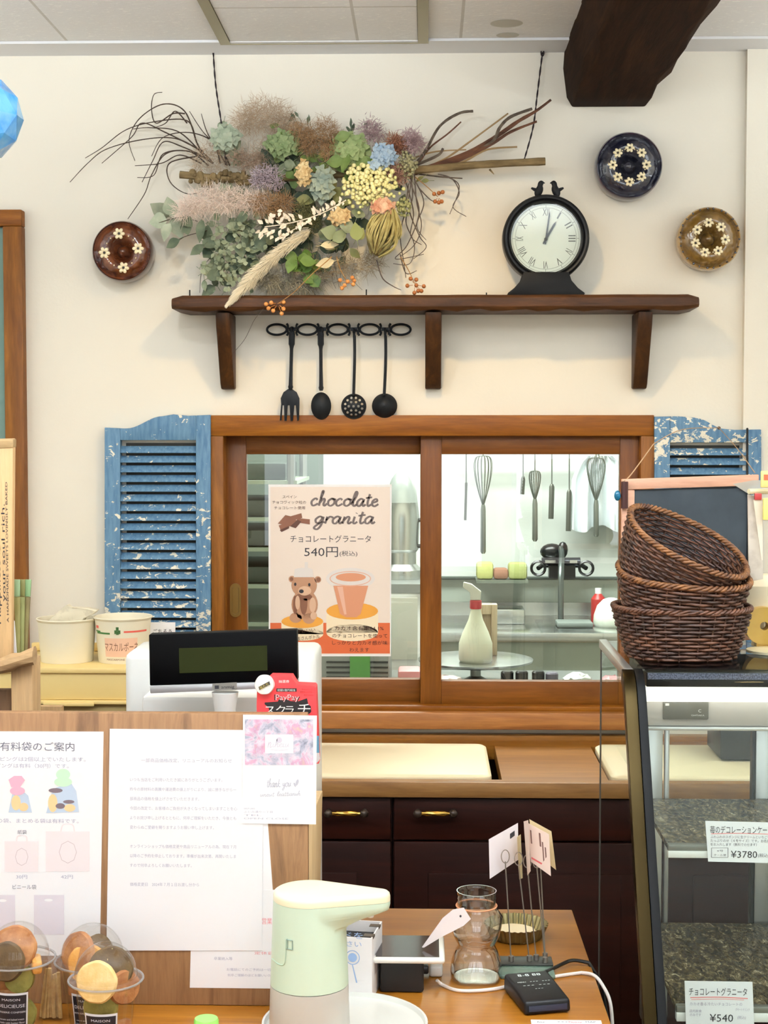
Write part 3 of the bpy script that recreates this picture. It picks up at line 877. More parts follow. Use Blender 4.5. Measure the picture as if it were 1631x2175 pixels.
# branches
tw([(382, 371), (520, 382), (700, 372), (900, 360), (1020, 350), (1158, 343)], .0085, .0095, .065, bark, 'branch', 9)
m = MB()
for i in range(34):
    c = w(405 + i * 4.0, 378 + random.uniform(-12, 16), .072); m.ball(c, (random.uniform(.005, .011), .007, random.uniform(.005, .010)), 7, 5)
m.build('bark_knobs', bark, SW)
for pts, r0, r1, mt in (
    ([(880, 352), (905, 318), (934, 268), (974, 241), (1005, 236)], .0036, .0030, gbark),
    ([(890, 345), (915, 312), (950, 285), (979, 259)], .0024, .0018, rbark),
    ([(900, 358), (949, 335), (1010, 292), (1079, 241)], .0026, .0020, tan_b),
    ([(880, 366), (945, 345), (1000, 322), (1054, 290), (1100, 258), (1138, 236), (1170, 212)], .0075, .0030, rbark),
    ([(890, 362), (960, 345), (1040, 308), (1085, 280), (1140, 258)], .0062, .0026, rbark),
    ([(900, 360), (990, 330), (1044, 303), (1062, 270), (1085, 248), (1130, 231)], .0052, .0034, gbark),
    ([(900, 366), (980, 345), (1034, 318), (1098, 312)], .003, .0022, tan_b),
    ([(885, 350), (930, 330), (941, 315)], .0036, .003, gbark),
    ([(890, 362), (950, 352), (1010, 344)], .003, .0024, gbark),
    ([(890, 370), (940, 376), (982, 379)], .0022, .0016, gbark),
    ([(1040, 360), (1049, 370)], .003, .001, bark),
    ([(880, 335), (925, 322), (990, 318)], .0022, .0015, tan_b)):
    tw(pts, r0, r1, [.05, .055, .06, .05], mt)
# curling vines on the far end
Z1 = 1.989
vines = [[(830, 600), (780, 470), (690, 440), (590, 500), (545, 590), (570, 680)], [(900, 690), (850, 640), (740, 585), (600, 590), (450, 630), (370, 690), (295, 770)],
         [(850, 640), (830, 600), (790, 510), (650, 515), (530, 550), (430, 625), (360, 668)], [(780, 480), (730, 480), (660, 520), (640, 460), (650, 400), (685, 390)],
         [(900, 690), (800, 640), (700, 650), (640, 740), (610, 820), (540, 925)], [(880, 670), (770, 620), (690, 600), (645, 680), (600, 770)],
         [(830, 660), (715, 690), (720, 770), (800, 820), (900, 790)], [(860, 640), (700, 560), (600, 520), (555, 580), (430, 690)],
         [(880, 680), (760, 560), (640, 540), (560, 545)], [(960, 700), (880, 570), (850, 480)], [(930, 690), (900, 600), (800, 560), (690, 580), (640, 660)],
         [(970, 700), (940, 640), (860, 560), (800, 470)], [(850, 690), (760, 655), (680, 690), (570, 700)], [(880, 700), (800, 640), (690, 650), (650, 740), (580, 750)],
         [(790, 520), (740, 470), (700, 520), (650, 540)]]
for v in vines:
    tw([(a / Z1, b / Z1) for a, b in v], .0019, .0008, [.05, .045, .06, .05, .035, .02], vine_m, 'vine', 5, 8)
tw([(455, 540), (430, 570), (424, 622)], .0008, .0006, .05, vine_m, 'vine', 5)
# fuzzy plumes: hundreds of hair-fine stems each
def plume(name, mtl, spine, rad, n, L, thick=.00045, y0=.07, flat=.6, droop=0):
    m = MB(); sp = smooth_path([w(a, b, y0) for a, b in spine], 6)
    for i in range(n):
        u = random.random(); b = sp[min(int(u * (len(sp) - 1)), len(sp) - 2)].lerp(sp[min(int(u * (len(sp) - 1)) + 1, len(sp) - 1)], random.random())
        d = Vector((random.gauss(0, 1), random.gauss(0, 1) * flat, random.gauss(0, 1))).normalized()
        s = b + d * rad * random.random() ** .6 * (.55 + .45 * math.sin(math.pi * u))
        e = d * .6 + Vector((random.gauss(0, .6), random.gauss(0, .4), random.gauss(0, .6) - droop)); e.normalize()
        l = L * random.uniform(.5, 1.2)
        bend_ = Vector((random.gauss(0, .25), random.gauss(0, .2), random.gauss(0, .25))) * l
        if s.y > W - .006: s.y = W - .006
        q = [s, s + e * l * .5 + bend_ * .5, s + e * l + bend_]
        for z in q: z.y = min(z.y, W - .003)
        m.tube(q, [thick, thick * .8, thick * .4], 3, caps=False)
    return m.build(name, mtl, SW)
taupe = mat('taupe_fluff', (192, 166, 138), .9); taupe2 = mat('brown_fluff', (166, 130, 92), .9)
pinkf = mat('pale_pink_fluff', (250, 230, 216), .9); mauve = mat('mauve_fluff', (176, 148, 150), .9); rust = mat('rust_fluff', (158, 108, 84), .9)
plume('smoke_bush_plume', taupe, [(510, 262), (560, 240), (610, 262)], .046, 1500, .018)
plume('smoke_bush_plume', taupe, [(520, 330), (600, 300), (640, 290)], .040, 900, .018, y0=.06)
plume('smoke_bush_plume', taupe2, [(625, 278), (660, 292), (655, 310)], .034, 1000, .016, y0=.09)
plume('smoke_bush_plume', taupe2, [(690, 265), (705, 300), (700, 330)], .032, 1000, .016, y0=.095)
plume('smoke_bush_plume', mat('mauve_brown_fluff', (164, 138, 118), .9), [(500, 330), (530, 345), (555, 345)], .028, 700, .012, y0=.09)
plume('smoke_bush_plume', taupe2, [(545, 430), (580, 440), (608, 430)], .034, 1100, .016, y0=.1)
plume('pampas_plume', pinkf, [(385, 450), (430, 428), (490, 425), (560, 428)], .034, 2200, .022, y0=.095)
plume('smoke_bush_plume', taupe, [(420, 350), (450, 330), (480, 345)], .04, 500, .02, y0=.05)
plume('limonium_head', mat('lilac_grey', (184, 168, 176), .9), [(545, 385), (565, 372), (590, 390)], .030, 900, .008, .0009, y0=.105)
plume('mauve_head', mauve, [(780, 268), (800, 290)], .03, 500, .012, .0007, y0=.08)
plume('mauve_head', mauve, [(868, 290), (885, 312)], .026, 800, .01, .0008, y0=.09)
plume('rust_head', rust, [(835, 300), (850, 312)], .022, 700, .01, .0009, y0=.09)
plume('rust_head', mat('dusky_rose', (176, 136, 118), .9), [(835, 365), (850, 372)], .026, 700, .009, .0009, y0=.1)
plume('brown_moss', mat('moss_brown', (156, 138, 108), .9), [(620, 560), (720, 570), (800, 555)], .036, 900, .02, .0005, y0=.07)
plume('brown_moss', mat('moss_grey', (164, 156, 132), .9), [(560, 590), (620, 600), (680, 590)], .03, 700, .03, .0005, y0=.06, droop=.6)
plume('olive_moss', mat('moss_olive', (122, 120, 80), .9), [(640, 440), (660, 470), (620, 480)], .03, 900, .014, .0007, y0=.08)
plume('olive_moss', mat('moss_green', (118, 126, 94), .9), [(560, 340), (640, 330), (740, 340), (800, 420)], .045, 1300, .02, .0006, y0=.05)
# leaves
def leaves(name, mtl, spots, L, Wd, rnd=.8, n_per=1, spread=0, y0=.09, up_bias=0, ang=None, foldk=.2):
    m = MB()
    for sp in spots:
        for j in range(n_per):
            a = random.uniform(0, 2 * math.pi) if ang is None else ang + random.gauss(0, .5)
            if len(sp) > 2: a = math.radians(sp[2]) + random.gauss(0, .12)
            px = sp[0] + random.gauss(0, spread); py = sp[1] + random.gauss(0, spread * .8)
            l = L * random.uniform(.75, 1.25); d = Vector((math.cos(a), random.gauss(-.1, .25), math.sin(a)))
            b = w(px, py, y0 + random.uniform(-.02, .02)) - d.normalized() * l * .5
            m.leaf(b, d, Vector((random.gauss(0, .35), -1, random.gauss(.1, .35))), l, Wd * random.uniform(.8, 1.2), foldk, random.uniform(-.2, .3), 6, rnd)
            m.tube([b, b - d.normalized() * .012], .0006, 4, caps=False)
    return m.build(name, mtl, SW)
gg = mat('eucalyptus_grey', (118, 128, 98), .7, c2=(152, 160, 132), vs=40)
gd = mat('eucalyptus_dark', (78, 92, 72), .7, c2=(112, 122, 96), vs=40)
gpale = mat('eucalyptus_pale', (188, 194, 168), .75, c2=(160, 170, 144), vs=40)
gm = mat('leaf_green', (92, 118, 52), .6, c2=(122, 140, 76), vs=30)
gb = mat('leaf_bright_green', (84, 116, 44), .55, c2=(108, 134, 62), vs=30)
go = mat('leaf_olive', (110, 116, 66), .65, c2=(140, 138, 90), vs=30)
cl = mat('leaf_cream', (214, 198, 158), .7)
leaves('eucalyptus_leaves', gpale, [(335, 470, 190), (352, 492, 240), (338, 446, 150), (362, 438, 120), (376, 486, 290)], .046, .038, .75, y0=.07)
leaves('eucalyptus_leaves', gd, [(368, 518, 215), (395, 485, 290), (425, 488, 250), (438, 495, 60), (420, 530, 230), (398, 470, 320)], .044, .027, .9, y0=.08)
tw([(330, 476), (380, 462), (420, 470)], .0009, .0009, .07, vine_m, 'leaf_stem', 5)
tw([(372, 512), (400, 500), (440, 490)], .0009, .0009, .08, vine_m, 'leaf_stem', 5)
leaves('eucalyptus_leaves', gd, [(470, 520), (500, 500), (535, 510), (550, 490), (480, 560), (470, 590), (520, 545), (545, 540)], .036, .031, .75, 4, 15, .085)
leaves('eucalyptus_leaves', gg, [(470, 480), (520, 475), (550, 470), (500, 560), (455, 585), (490, 590), (460, 540), (530, 580)], .024, .020, .8, 4, 16, .08)
leaves('eucalyptus_leaves', gg, [(490, 300), (470, 285), (480, 320), (505, 345), (480, 400), (500, 405), (600, 360), (620, 345)], .030, .026, .75, 2, 10, .06)
leaves('green_leaves', gm, [(585, 290), (600, 300), (590, 330), (640, 355), (620, 375), (605, 380), (660, 345), (690, 350)], .03, .026, .85, 3, 12, .075)
leaves('green_leaves', gm, [(735, 300), (750, 320), (740, 345), (755, 360), (780, 350), (720, 345), (765, 330), (745, 385)], .042, .03, .9, 2, 9, .095)
leaves('green_leaves', go, [(690, 395), (710, 385), (700, 365), (720, 420), (765, 410), (660, 420), (740, 440), (735, 540)], .036, .024, .9, 2, 10, .085)
leaves('green_leaves', gb, [(622, 545), (640, 560), (655, 575), (660, 590), (648, 548), (625, 560), (680, 560)], .034, .03, .75, 2, 7, .09)
leaves('round_leaves', gg, [(760, 450, 80), (695, 492, 40), (735, 480, 60)], .042, .042, .65, 1, 2, .12)
leaves('round_leaves', mat('leaf_sage', (140, 150, 112), .65), [(697, 496, 160), (725, 498, 30), (715, 470, 90)], .036, .034, .7, 1, 3, .125)
leaves('round_leaves', mat('leaf_yellow_green', (150, 158, 98), .6), [(765, 495, 60), (758, 488, 100)], .04, .034, .75, 1, 2, .13)
leaves('cream_leaves', cl, [(697, 526, 340), (690, 562, 200), (700, 520, 20)], .038, .022, .85, 1, 2, .125)
leaves('dark_leaves', mat('leaf_dark', (62, 76, 58), .7), [(640, 450), (655, 430), (620, 410), (660, 470), (700, 440), (600, 400), (670, 520), (700, 540), (760, 470)], .03, .024, .85, 4, 16, .06)
leaves('dark_leaves', mat('leaf_dusk', (88, 98, 78), .7), [(560, 400), (600, 470), (560, 520), (620, 500), (690, 480), (800, 330), (830, 430), (820, 360)], .026, .02, .85, 4, 18, .05)
for q_ in [(628, 245, 120), (620, 250, 60), (745, 262, 100), (750, 270, 80), (740, 275, 130), (775, 265, 90), (655, 250, 95)]: leaves('fern_tip', gd, [q_], .016, .006, .9, 3, 3, .06)
leaves('olive_leaves', go, [(905, 385, 180), (890, 380, 220), (868, 372, 120)], .022, .013, .9, 1, 3, .08)
# flower heads
def florets(name, mtl, cx, cy, rx, ry, n, size, y0, dome=.025):
    m = MB()
    for i in range(n):
        a = i * 2.399963; r = math.sqrt((i + .5) / n) * random.uniform(.86, 1.08)
        c = w(cx + rx * r * math.cos(a) + random.gauss(0, 3.2), cy + ry * r * math.sin(a) + random.gauss(0, 3.2), y0 + dome * (1 - r * r) + random.uniform(-.006, .006))
        s = size * random.uniform(.75, 1.2)
        m.ball(c, (s, s * .8, s), 6, 4)
    return m.build(name, mtl, SW)
def petals4(name, mtl, cx, cy, rx, ry, n, size, y0, dome=.025):
    m = MB()
    for i in range(n):
        a = i * 2.399963; r = math.sqrt((i + .5) / n)
        c = w(cx + rx * r * math.cos(a), cy + ry * r * math.sin(a), y0 + dome * (1 - r * r)); t0 = random.uniform(0, 1.6)
        nr = Vector((rx * r * math.cos(a) / max(rx, 1) * .8, -1, -ry * r * math.sin(a) / max(ry, 1) * .8))
        for p in range(4):
            q = t0 + p * math.pi / 2; d = Vector((math.cos(q), random.uniform(-.3, .1), math.sin(q)))
            m.leaf(c, d, nr, size, size * .95, .2, .1, 3, .7)
    return m.build(name, mtl, SW)
florets('hydrangea_head', mat('cream_yellow', (240, 232, 178), .7, c2=(220, 212, 146), vs=60), 785, 390, 55, 46, 150, .0054, .115, .03)
florets('hydrangea_fringe', mat('cream_yellow_green', (214, 212, 146), .7), 788, 400, 66, 56, 90, .0046, .105, .03)
petals4('blue_hydrangea', mat('hydrangea_blue', (128, 156, 186), .7, c2=(168, 188, 204), vs=60), 815, 330, 23, 24, 22, .011, .115)
petals4('blue_hydrangea', mat('hydrangea_paleblue', (166, 188, 204), .7), 797, 350, 10, 10, 5, .01, .118)
petals4('teal_hydrangea', mat('hydrangea_teal', (162, 170, 148), .7, c2=(120, 138, 130), vs=50), 684, 390, 24, 34, 20, .015, .105)
petals4('cream_blossom', mat('blossom_cream', (226, 204, 154), .7, c2=(190, 154, 100), vs=80), 645, 368, 13, 27, 18, .010, .115)
petals4('cream_blossom', mat('blossom_sand', (222, 200, 150), .7, c2=(172, 134, 86), vs=80), 722, 462, 21, 18, 20, .010, .125)
petals4('orange_blossom', mat('blossom_orange', (190, 122, 92), .7, c2=(222, 186, 156), vs=60), 812, 440, 20, 14, 14, .014, .12)
florets('sage_head', mat('sage_bud', (160, 156, 118), .8, c2=(128, 124, 92), vs=70), 866, 350, 18, 28, 80, .0038, .10)
florets('sage_head', mat('sage_bud_olive', (150, 150, 100), .8), 858, 440, 14, 20, 50, .0038, .10)
# white-bleached sprig
m = MB(); ws = mat('bleached_white', (238, 226, 208), .7)
main = [(562, 482), (610, 475), (660, 462), (700, 445), (735, 425)]
pm = smooth_path([w(a, b, .13) for a, b in main], 6); m.tube(pm, .0013, 5)
for i in range(46):
    u = i / 46; b = pm[int(u * (len(pm) - 1))]
    a = random.choice((1, -1)) * random.uniform(.5, 1.4)
    d = Vector((-.6 + random.gauss(0, .5), -.3, math.sin(a)))
    l = random.uniform(.011, .019) * (1.25 - .6 * u)
    m.leaf(b + d.normalized() * random.uniform(0, .018) * (1.2 - u), d, (random.gauss(0, .4), -1, random.gauss(0, .4)), l, l * .62, .2, .1, 3, .7)
pm2 = smooth_path([w(a, b, .125) for a, b in ((590, 505), (620, 490), (655, 470))], 5); m.tube(pm2, .0011, 5)
for i in range(16):
    b = pm2[i % len(pm2)]; d = Vector((random.gauss(-.4, .6), -.3, random.gauss(-.2, .8)))
    m.leaf(b, d, (0, -1, .2), .012, .008, .2, .1, 3, .7)
for a, b in ((575, 452), (585, 455), (600, 448), (570, 490), (580, 500), (595, 450)):
    m.leaf(w(a, b, .13), Vector((random.gauss(0, 1), -.2, random.gauss(0, 1))), (0, -1, .2), .013, .009, .2, .1, 3, .7)
m.build('bleached_sprig', ws, SW)
# cream grass spike
m = MB(); sp = smooth_path([w(a, b, o_) for a, b, o_ in ((655, 490, .10), (600, 530, .12), (545, 580, .135), (490, 640, .145))], 10); L = len(sp)
m.tube(sp, .001, 5)
for i in range(2200):
    u = random.random(); b = sp[int(u * (L - 1))]
    dirn = (sp[min(int(u * (L - 1)) + 1, L - 1)] - sp[max(int(u * (L - 1)) - 1, 0)]).normalized()
    rr = .0175 * min(1, (1 - u) * 3.2 + .12) * (.7 + .3 * u)
    d = Vector((random.gauss(0, 1), random.gauss(0, .8), random.gauss(0, 1))).normalized()
    s = b + d * rr * random.random() * .6
    m.tube([s, s + d * rr * .5 + dirn * .012, s + d * rr * .7 + dirn * .022], [.0005, .0005, .0002], 3, caps=False)
m.build('grass_spike', mat('spike_cream', (240, 230, 206), .85), SW)
# closed protea-like head with long olive bracts
m = MB(); pb = w(830, 440, .12); dirn = (w(795, 545, .11) - pb).normalized()
for i in range(64):
    a = i * 2.4; ring = .2 + .8 * (i % 8) / 8
    sd = Vector((math.cos(a), math.sin(a) * .8, 0)); sd = (sd - dirn * sd.dot(dirn)).normalized()
    base = pb + sd * .008 + dirn * .004 * (i % 5)
    d1 = dirn + sd * .42 * ring
    L_ = random.uniform(.07, .105)
    p = [base, base + d1 * L_ * .35 + sd * .014, base + d1 * L_ * .7 + sd * .010, base + dirn * L_ + sd * .004]
    pp = smooth_path(p, 3)
    m.tube(pp, [.0016 + .0012 * math.sin(math.pi * j / (len(pp) - 1)) for j in range(len(pp))], 4)
m.build('protea_head', mat('bract_olive', (188, 176, 116), .7, c2=(150, 138, 86), vs=50), SW)
m = MB()
m.ball(w(806, 508, .105), (.030, .024, .04), 14, 10); m.build('protea_core', mat('protea_core', (144, 126, 80), .8, c2=(112, 98, 58), vs=70, bump=.5, bs=150), SW)
# hanging curls and thin roots under the binding
for pts in ([(872, 375), (876, 420), (862, 470), (880, 520), (870, 560), (835, 560)], [(880, 370), (885, 430), (895, 480), (880, 520), (850, 545)], [(875, 380), (868, 440), (890, 500), (905, 525), (878, 550)],
            [(868, 390), (860, 450), (850, 500), (858, 560), (862, 590)], [(880, 380), (900, 430), (885, 480), (905, 510)], [(800, 552), (812, 590), (835, 608), (852, 616)], [(860, 380), (878, 450), (872, 500), (895, 520)],
            [(930, 370), (960, 380), (975, 410), (962, 440), (990, 460)], [(940, 372), (975, 395), (955, 455)], [(850, 540), (862, 580), (885, 575)], [(890, 400), (915, 425), (935, 430)],
            [(870, 385), (890, 450), (865, 520), (840, 550), (900, 540)]):
    tw(pts, .0017, .0008, [.09, .085, .08, .075], mat('root_grey', (92, 80, 72), .8) if 'root_grey' not in bpy.data.materials else bpy.data.materials['root_grey'], 'root_curl', 5, 8)
for i in range(26):
    x = random.uniform(470, 760); tw([(x, random.uniform(540, 570)), (x + random.uniform(-12, 12), 590), (x + random.uniform(-22, 22), random.uniform(600, 618))], .0006, .0004, .06, vine_m, 'fine_stem', 4, 4)
tw([(560, 655), (540, 680), (520, 720), (495, 750)], .0006, .0004, .145, vine_m, 'fine_stem', 4)
# berries
ob = mat('orange_berry', (206, 128, 62), .45, c2=(224, 160, 92), vs=120); rb = mat('russet_berry', (164, 96, 44), .45)
def berries(pts, mtl, stem, off):
    m = MB(); tw(stem, .0012, .0008, off, mat('berry_stem', (160, 116, 62), .8) if 'berry_stem' not in bpy.data.materials else bpy.data.materials['berry_stem'], 'berry_stem', 5)
    e = w(*stem[-1], off)
    for a, b in pts:
        c = w(a, b, off + random.uniform(-.006, .006)); m.ball(c, .0050, 9, 7); m.tube([c, e.lerp(c, .3)], .0006, 4, caps=False)
    m.build('berry_cluster', mtl, SW)
berries([(565, 646), (576, 643), (602, 642), (580, 660), (602, 656), (598, 666), (570, 655)], ob, [(705, 545), (660, 585), (625, 620), (590, 645)], .142)
berries([(722, 595), (732, 606), (748, 590), (750, 604), (738, 598), (726, 612), (752, 596)], ob, [(715, 545), (722, 570), (738, 600)], .11)
berries([(865, 607), (872, 592), (884, 594), (900, 608), (888, 618), (880, 622), (895, 618), (884, 606)], rb, [(850, 545), (868, 575), (882, 605)], .09)
berries([(922, 412), (932, 410), (924, 428), (938, 428), (932, 430), (940, 408)], rb, [(880, 375), (905, 395), (930, 418)], .08)

petals4('pale_hydrangea', mat('hydrangea_sage', (176, 184, 160), .75, c2=(146, 158, 134), vs=60), 478, 292, 28, 22, 16, .016, .075)
petals4('pale_hydrangea', mat('hydrangea_green', (128, 150, 92), .75, c2=(156, 170, 118), vs=60), 742, 318, 36, 34, 22, .018, .09)
petals4('pale_hydrangea', mat('hydrangea_moss', (112, 132, 84), .75, c2=(140, 154, 108), vs=60), 600, 305, 34, 26, 20, .014, .085)
leaves('eucalyptus_leaves', gg, [(470, 510), (500, 530), (520, 500), (480, 545), (510, 570), (470, 575), (540, 520), (500, 600), (460, 560)], .013, .011, .8, 14, 18, .098)
leaves('dark_leaves', bpy.data.materials['leaf_dark'], [(590, 500), (610, 530), (640, 510), (680, 560), (720, 520), (600, 460), (640, 420), (580, 350), (620, 330), (700, 320)], .034, .028, .85, 3, 14, .06)
# ------------------------------------------------------------------ the kitchen behind the window
KY = 6.0
kw = mat('kitchen_wall_panel', (208, 212, 206), .5)
struct(MB().box(-1.9, KY, 0, 1.9, KY + .1, 2.45).build('wall_kitchen', kw, smooth=False))
struct(MB().box(-2.0, W + .12, 0, -1.9, KY + .1, 2.45).build('wall_kitchen_left', kw, smooth=False))
struct(MB().box(1.9, W + .12, 0, 2.0, KY + .1, 2.45).build('wall_kitchen_right', kw, smooth=False))
struct(MB().box(-2.0, W + .12, 2.42, 2.0, KY + .1, 2.5).build('ceiling_kitchen', white_paint, smooth=False))
# tiled splashback below the dark ledge
m = MB(); m.pbox(880, 1231, 1420, 1345, KY - .02, KY)
struct(m.build('wall_kitchen_splashback', mat('splash_steel', (168, 176, 166), .35, .4), smooth=False))
m = MB(); m.pbox(860, 1226, 1420, 1231, KY - .05, KY - .001)
struct(m.build('trim_2', mat('ledge_dark', (60, 70, 64), .5), smooth=False))

# stainless sink bench along the kitchen wall
YB = 5.42
zb = P(0, 1340, YB).z
t = thing('sink_bench', 'stainless steel sink bench along the kitchen wall behind the window', 'sink bench', (.45, 5.7, 0))
m = MB(); m.box(-.25, YB, zb - .035, 1.6, KY - .055, zb); m.build('bench_top', steel, t, bevel=.004)
m = MB(); m.box(-.2, YB + .04, .12, 1.58, KY - .06, zb - .036); m.build('bench_cabinet', mat('bench_grey', (150, 160, 150), .45, .3), t)
m = MB(); m.box(-.2, YB + .12, 0, -.12, KY - .1, .119); m.box(1.5, YB + .12, 0, 1.58, KY - .1, .119); m.build('plinth', dull_steel, t)
m = MB(); m.box(-.25, KY - .053, zb, 1.6, KY - .021, zb + .05); m.build('upstand', steel, t)
# wall mixer tap
YT = 5.9
def kp(px, py, Y=YT): return P(px, py, Y)
t = thing('mixer_tap', 'black and chrome wall mixer tap with two cross handles above the kitchen sink', 'tap', kp(1190, 1195))
m = MB(); m.tube([kp(1150, 1195), kp(1232, 1195)], .02, 12); m.tube([kp(1190, 1195), kp(1190, 1195) + Vector((0, .075, 0))], .018, 10); m.build('tap_body', mat('tap_dark', (34, 38, 44), .25, .7), t)
m = MB(); m.tube(smooth_path([kp(1190, 1190, 5.86), kp(1190, 1165, 5.84), kp(1193, 1180, 5.78), kp(1191, 1230, 5.72), kp(1191, 1320, 5.70)], 5), .011, 10); m.build('spout', mat('spout_grey', (96, 102, 100), .3, .7), t)
for px in (1143, 1245):
    c = kp(px, 1207, 5.86); m = MB()
    m.tube([(c.x + .026 * math.cos(q), c.y, c.z + .026 * math.sin(q)) for q in [2 * math.pi * i / 18 for i in range(18)]], .006, 6, closed=True)
    m.tube([c, kp(1190 + (px - 1190) * .7, 1196)], .009, 8)
    m.build('handle', black_plastic, t)
m = MB(); c = kp(1172, 1172, 5.84); m.ball(c, (.045, .03, .032), 12, 8); c = kp(1195, 1168, 5.84); m.ball(c, (.02, .02, .032), 10, 6)
m.build('filter_head', black_plastic, t)
m = MB(); m.pbox(1166, 1202, 1186, 1228, 5.85, 5.9); m.pbox(1198, 1202, 1222, 1228, 5.85, 5.9); m.build('tap_blocks', black_plastic, t)
m = MB(); m.pbox(1158, 1190, 1180, 1196, 5.83, 5.84); m.pbox(1210, 1190, 1226, 1196, 5.83, 5.84); m.build('chrome_rings', steel, t)
# sponge rack with sponges
t = thing('sponge_rack', 'wire sponge rack on the kitchen wall ledge', 'rack', kp(1065, 1232, 5.85))
m = MB(); m.pbox(1012, 1233, 1122, 1239, 5.80, 5.945); m.build('tray', mat('rack_grey', (120, 128, 116), .4, .5), t)
for s_, (a, b_, c_, d_, col, lb) in enumerate(((1012, 1195, 1048, 1231, (182, 184, 112), 'yellow green kitchen sponge at the whisk end of the rack'), (1048, 1208, 1080, 1231, (150, 106, 84), 'brown kitchen sponge lying between two yellow green ones'), (1080, 1196, 1120, 1231, (166, 172, 108), 'yellow green kitchen sponge nearest the tap'))):
    m = MB(); m.pbox(a, b_, c_, d_, 5.83, 5.90)
    tag(m.build('sponge', mat('sponge_%d' % s_, col, .9, bump=.5, bs=120), loc=kp((a + c_) / 2, d_, 5.86), bevel=.012), lb, 'sponge', 'sponges on the kitchen rack')
# hanging rail with whisks and tools
rl = thing('hanging_rail', 'steel hanging rail for tools high on the kitchen wall', 'rail', kp(1130, 955, 5.9))
m = MB(); m.tube([kp(930, 955, 5.88), kp(1330, 955, 5.88)], .008, 8); m.build('bar', steel, rl)
m = MB()
for px in (935, 1325): m.tube([kp(px, 955, 5.88), kp(px, 955, 6.0)], .008, 8)
m.build('bar_brackets', steel, rl)
wsteel = mat('whisk_steel', (128, 130, 122), .35, .6)
def whisk(px, ytop, yneck, yend, wpx, label, Y=5.86):
    t = thing('whisk', label, 'whisk', kp(px, ytop, Y), 'whisks hung in the kitchen')
    for i in range(7):
        ph = math.pi * (i - 3) / 7.5; m = MB(); pts = []
        for s in range(15):
            u = s / 14 * 2 - 1
            prof = (1 - abs(u)) ; yy = yneck - (yneck - ytop) * (1 - abs(u) ** 2.2)
            r = math.copysign(wpx * math.sin(math.pi * min(1, abs(u)) ** 1.3) ** .8 if abs(u) < 1 else 0, u)
            r = wpx * math.sin(math.pi * (.5 + .5 * u)) ** .5 * 0 + math.copysign(wpx * 1.6 * (abs(u) ** .55) * (1 - abs(u) ** 2.2), u)
            q = kp(px + r * math.sin(ph + .2), yy, Y); q.y += r * math.cos(ph) / F * Y * .8
            pts.append(q)
        m.tube(smooth_path(pts, 2), .0015, 4); m.build('wire_loop', wsteel, t)
    m = MB(); m.tube([kp(px, yneck - 6, Y), kp(px, yneck + 4, Y), kp(px, yend - 4, Y), kp(px, yend, Y)], [.007, .010, .011, .006], 10); m.build('handle', wsteel, t)
    m = MB(); m.tube([kp(px, ytop, Y), kp(px, 955, 5.88)], .0022, 4); m.build('hook', wsteel, t)
whisk(1026, 968, 1078, 1176, 23, 'long handled balloon whisk hung in the kitchen farthest from the chalkboard')
whisk(1136, 1000, 1066, 1150, 15, 'small balloon whisk hung in the kitchen between the others')
whisk(1266, 972, 1068, 1140, 24, 'balloon whisk hung in the kitchen in front of the white coat')
def tool(px, y0, y1, label, r=.008, Y=5.88):
    t = thing('kitchen_tool', label, 'kitchen tool', kp(px, y1, Y), 'long handled tools hung in the kitchen')
    m = MB(); m.tube([kp(px, y0, Y), kp(px, y0 + 6, Y), kp(px - 2, y1, Y)], [.005, r, r], 8); m.build('handle', mat('tool_dark', (92, 92, 84), .4, .5) if 'tool_dark' not in bpy.data.materials else bpy.data.materials['tool_dark'], t)
    m = MB(); m.tube([kp(px, y0, Y), kp(px, 955, Y)], .0025, 4); m.build('stem', wsteel, t)
tool(990, 1025, 1105, 'slim dark tool handle hung beside the longest whisk', .005)
tool(1111, 1012, 1050, 'short steel tool handle hung next to the small whisk')
tool(1172, 1028, 1102, 'steel tool handle hung just past the small whisk', .010)
tool(1209, 1040, 1128, 'dark steel ladle handle hung before the white coat', .010)
# white coat hanging by the wall
m = MB(); rings = []
for j in range(13):
    v = j / 12; row = []
    for i in range(41):
        u = i / 40
        x = 1212 + (1330 - 1212) * u; wv = .5 + .5 * v
        if v < .35: x = 1271 + (x - 1271) * (.45 + .55 * (v / .35) ** .6)
        y = 968 + (1122 - 968) * v + 8 * math.sin(u * 9) * v
        q = P(x, y, 5.94); q.y -= .03 + .028 * math.sin(u * 26 + 1.2 * v) * wv; row.append(q)
    rings.append(row)
vs = [p for r_ in rings for p in r_]; n = 41
fs = [(j * n + i, j * n + i + 1, (j + 1) * n + i + 1, (j + 1) * n + i) for j in range(12) for i in range(40)]
m.add(vs, fs); m.add([v + Vector((0, .012, 0)) for v in vs], [f[::-1] for f in fs])
m.tube([kp(1271, 968, 5.91), kp(1271, 955, 5.88)], .003, 4)
tag(m.build('white_coat', mat('coat_white', (232, 238, 240), .85), loc=kp(1271, 968, 5.92), sharp=70), 'white work coat hanging behind a whisk on the kitchen wall', 'coat')
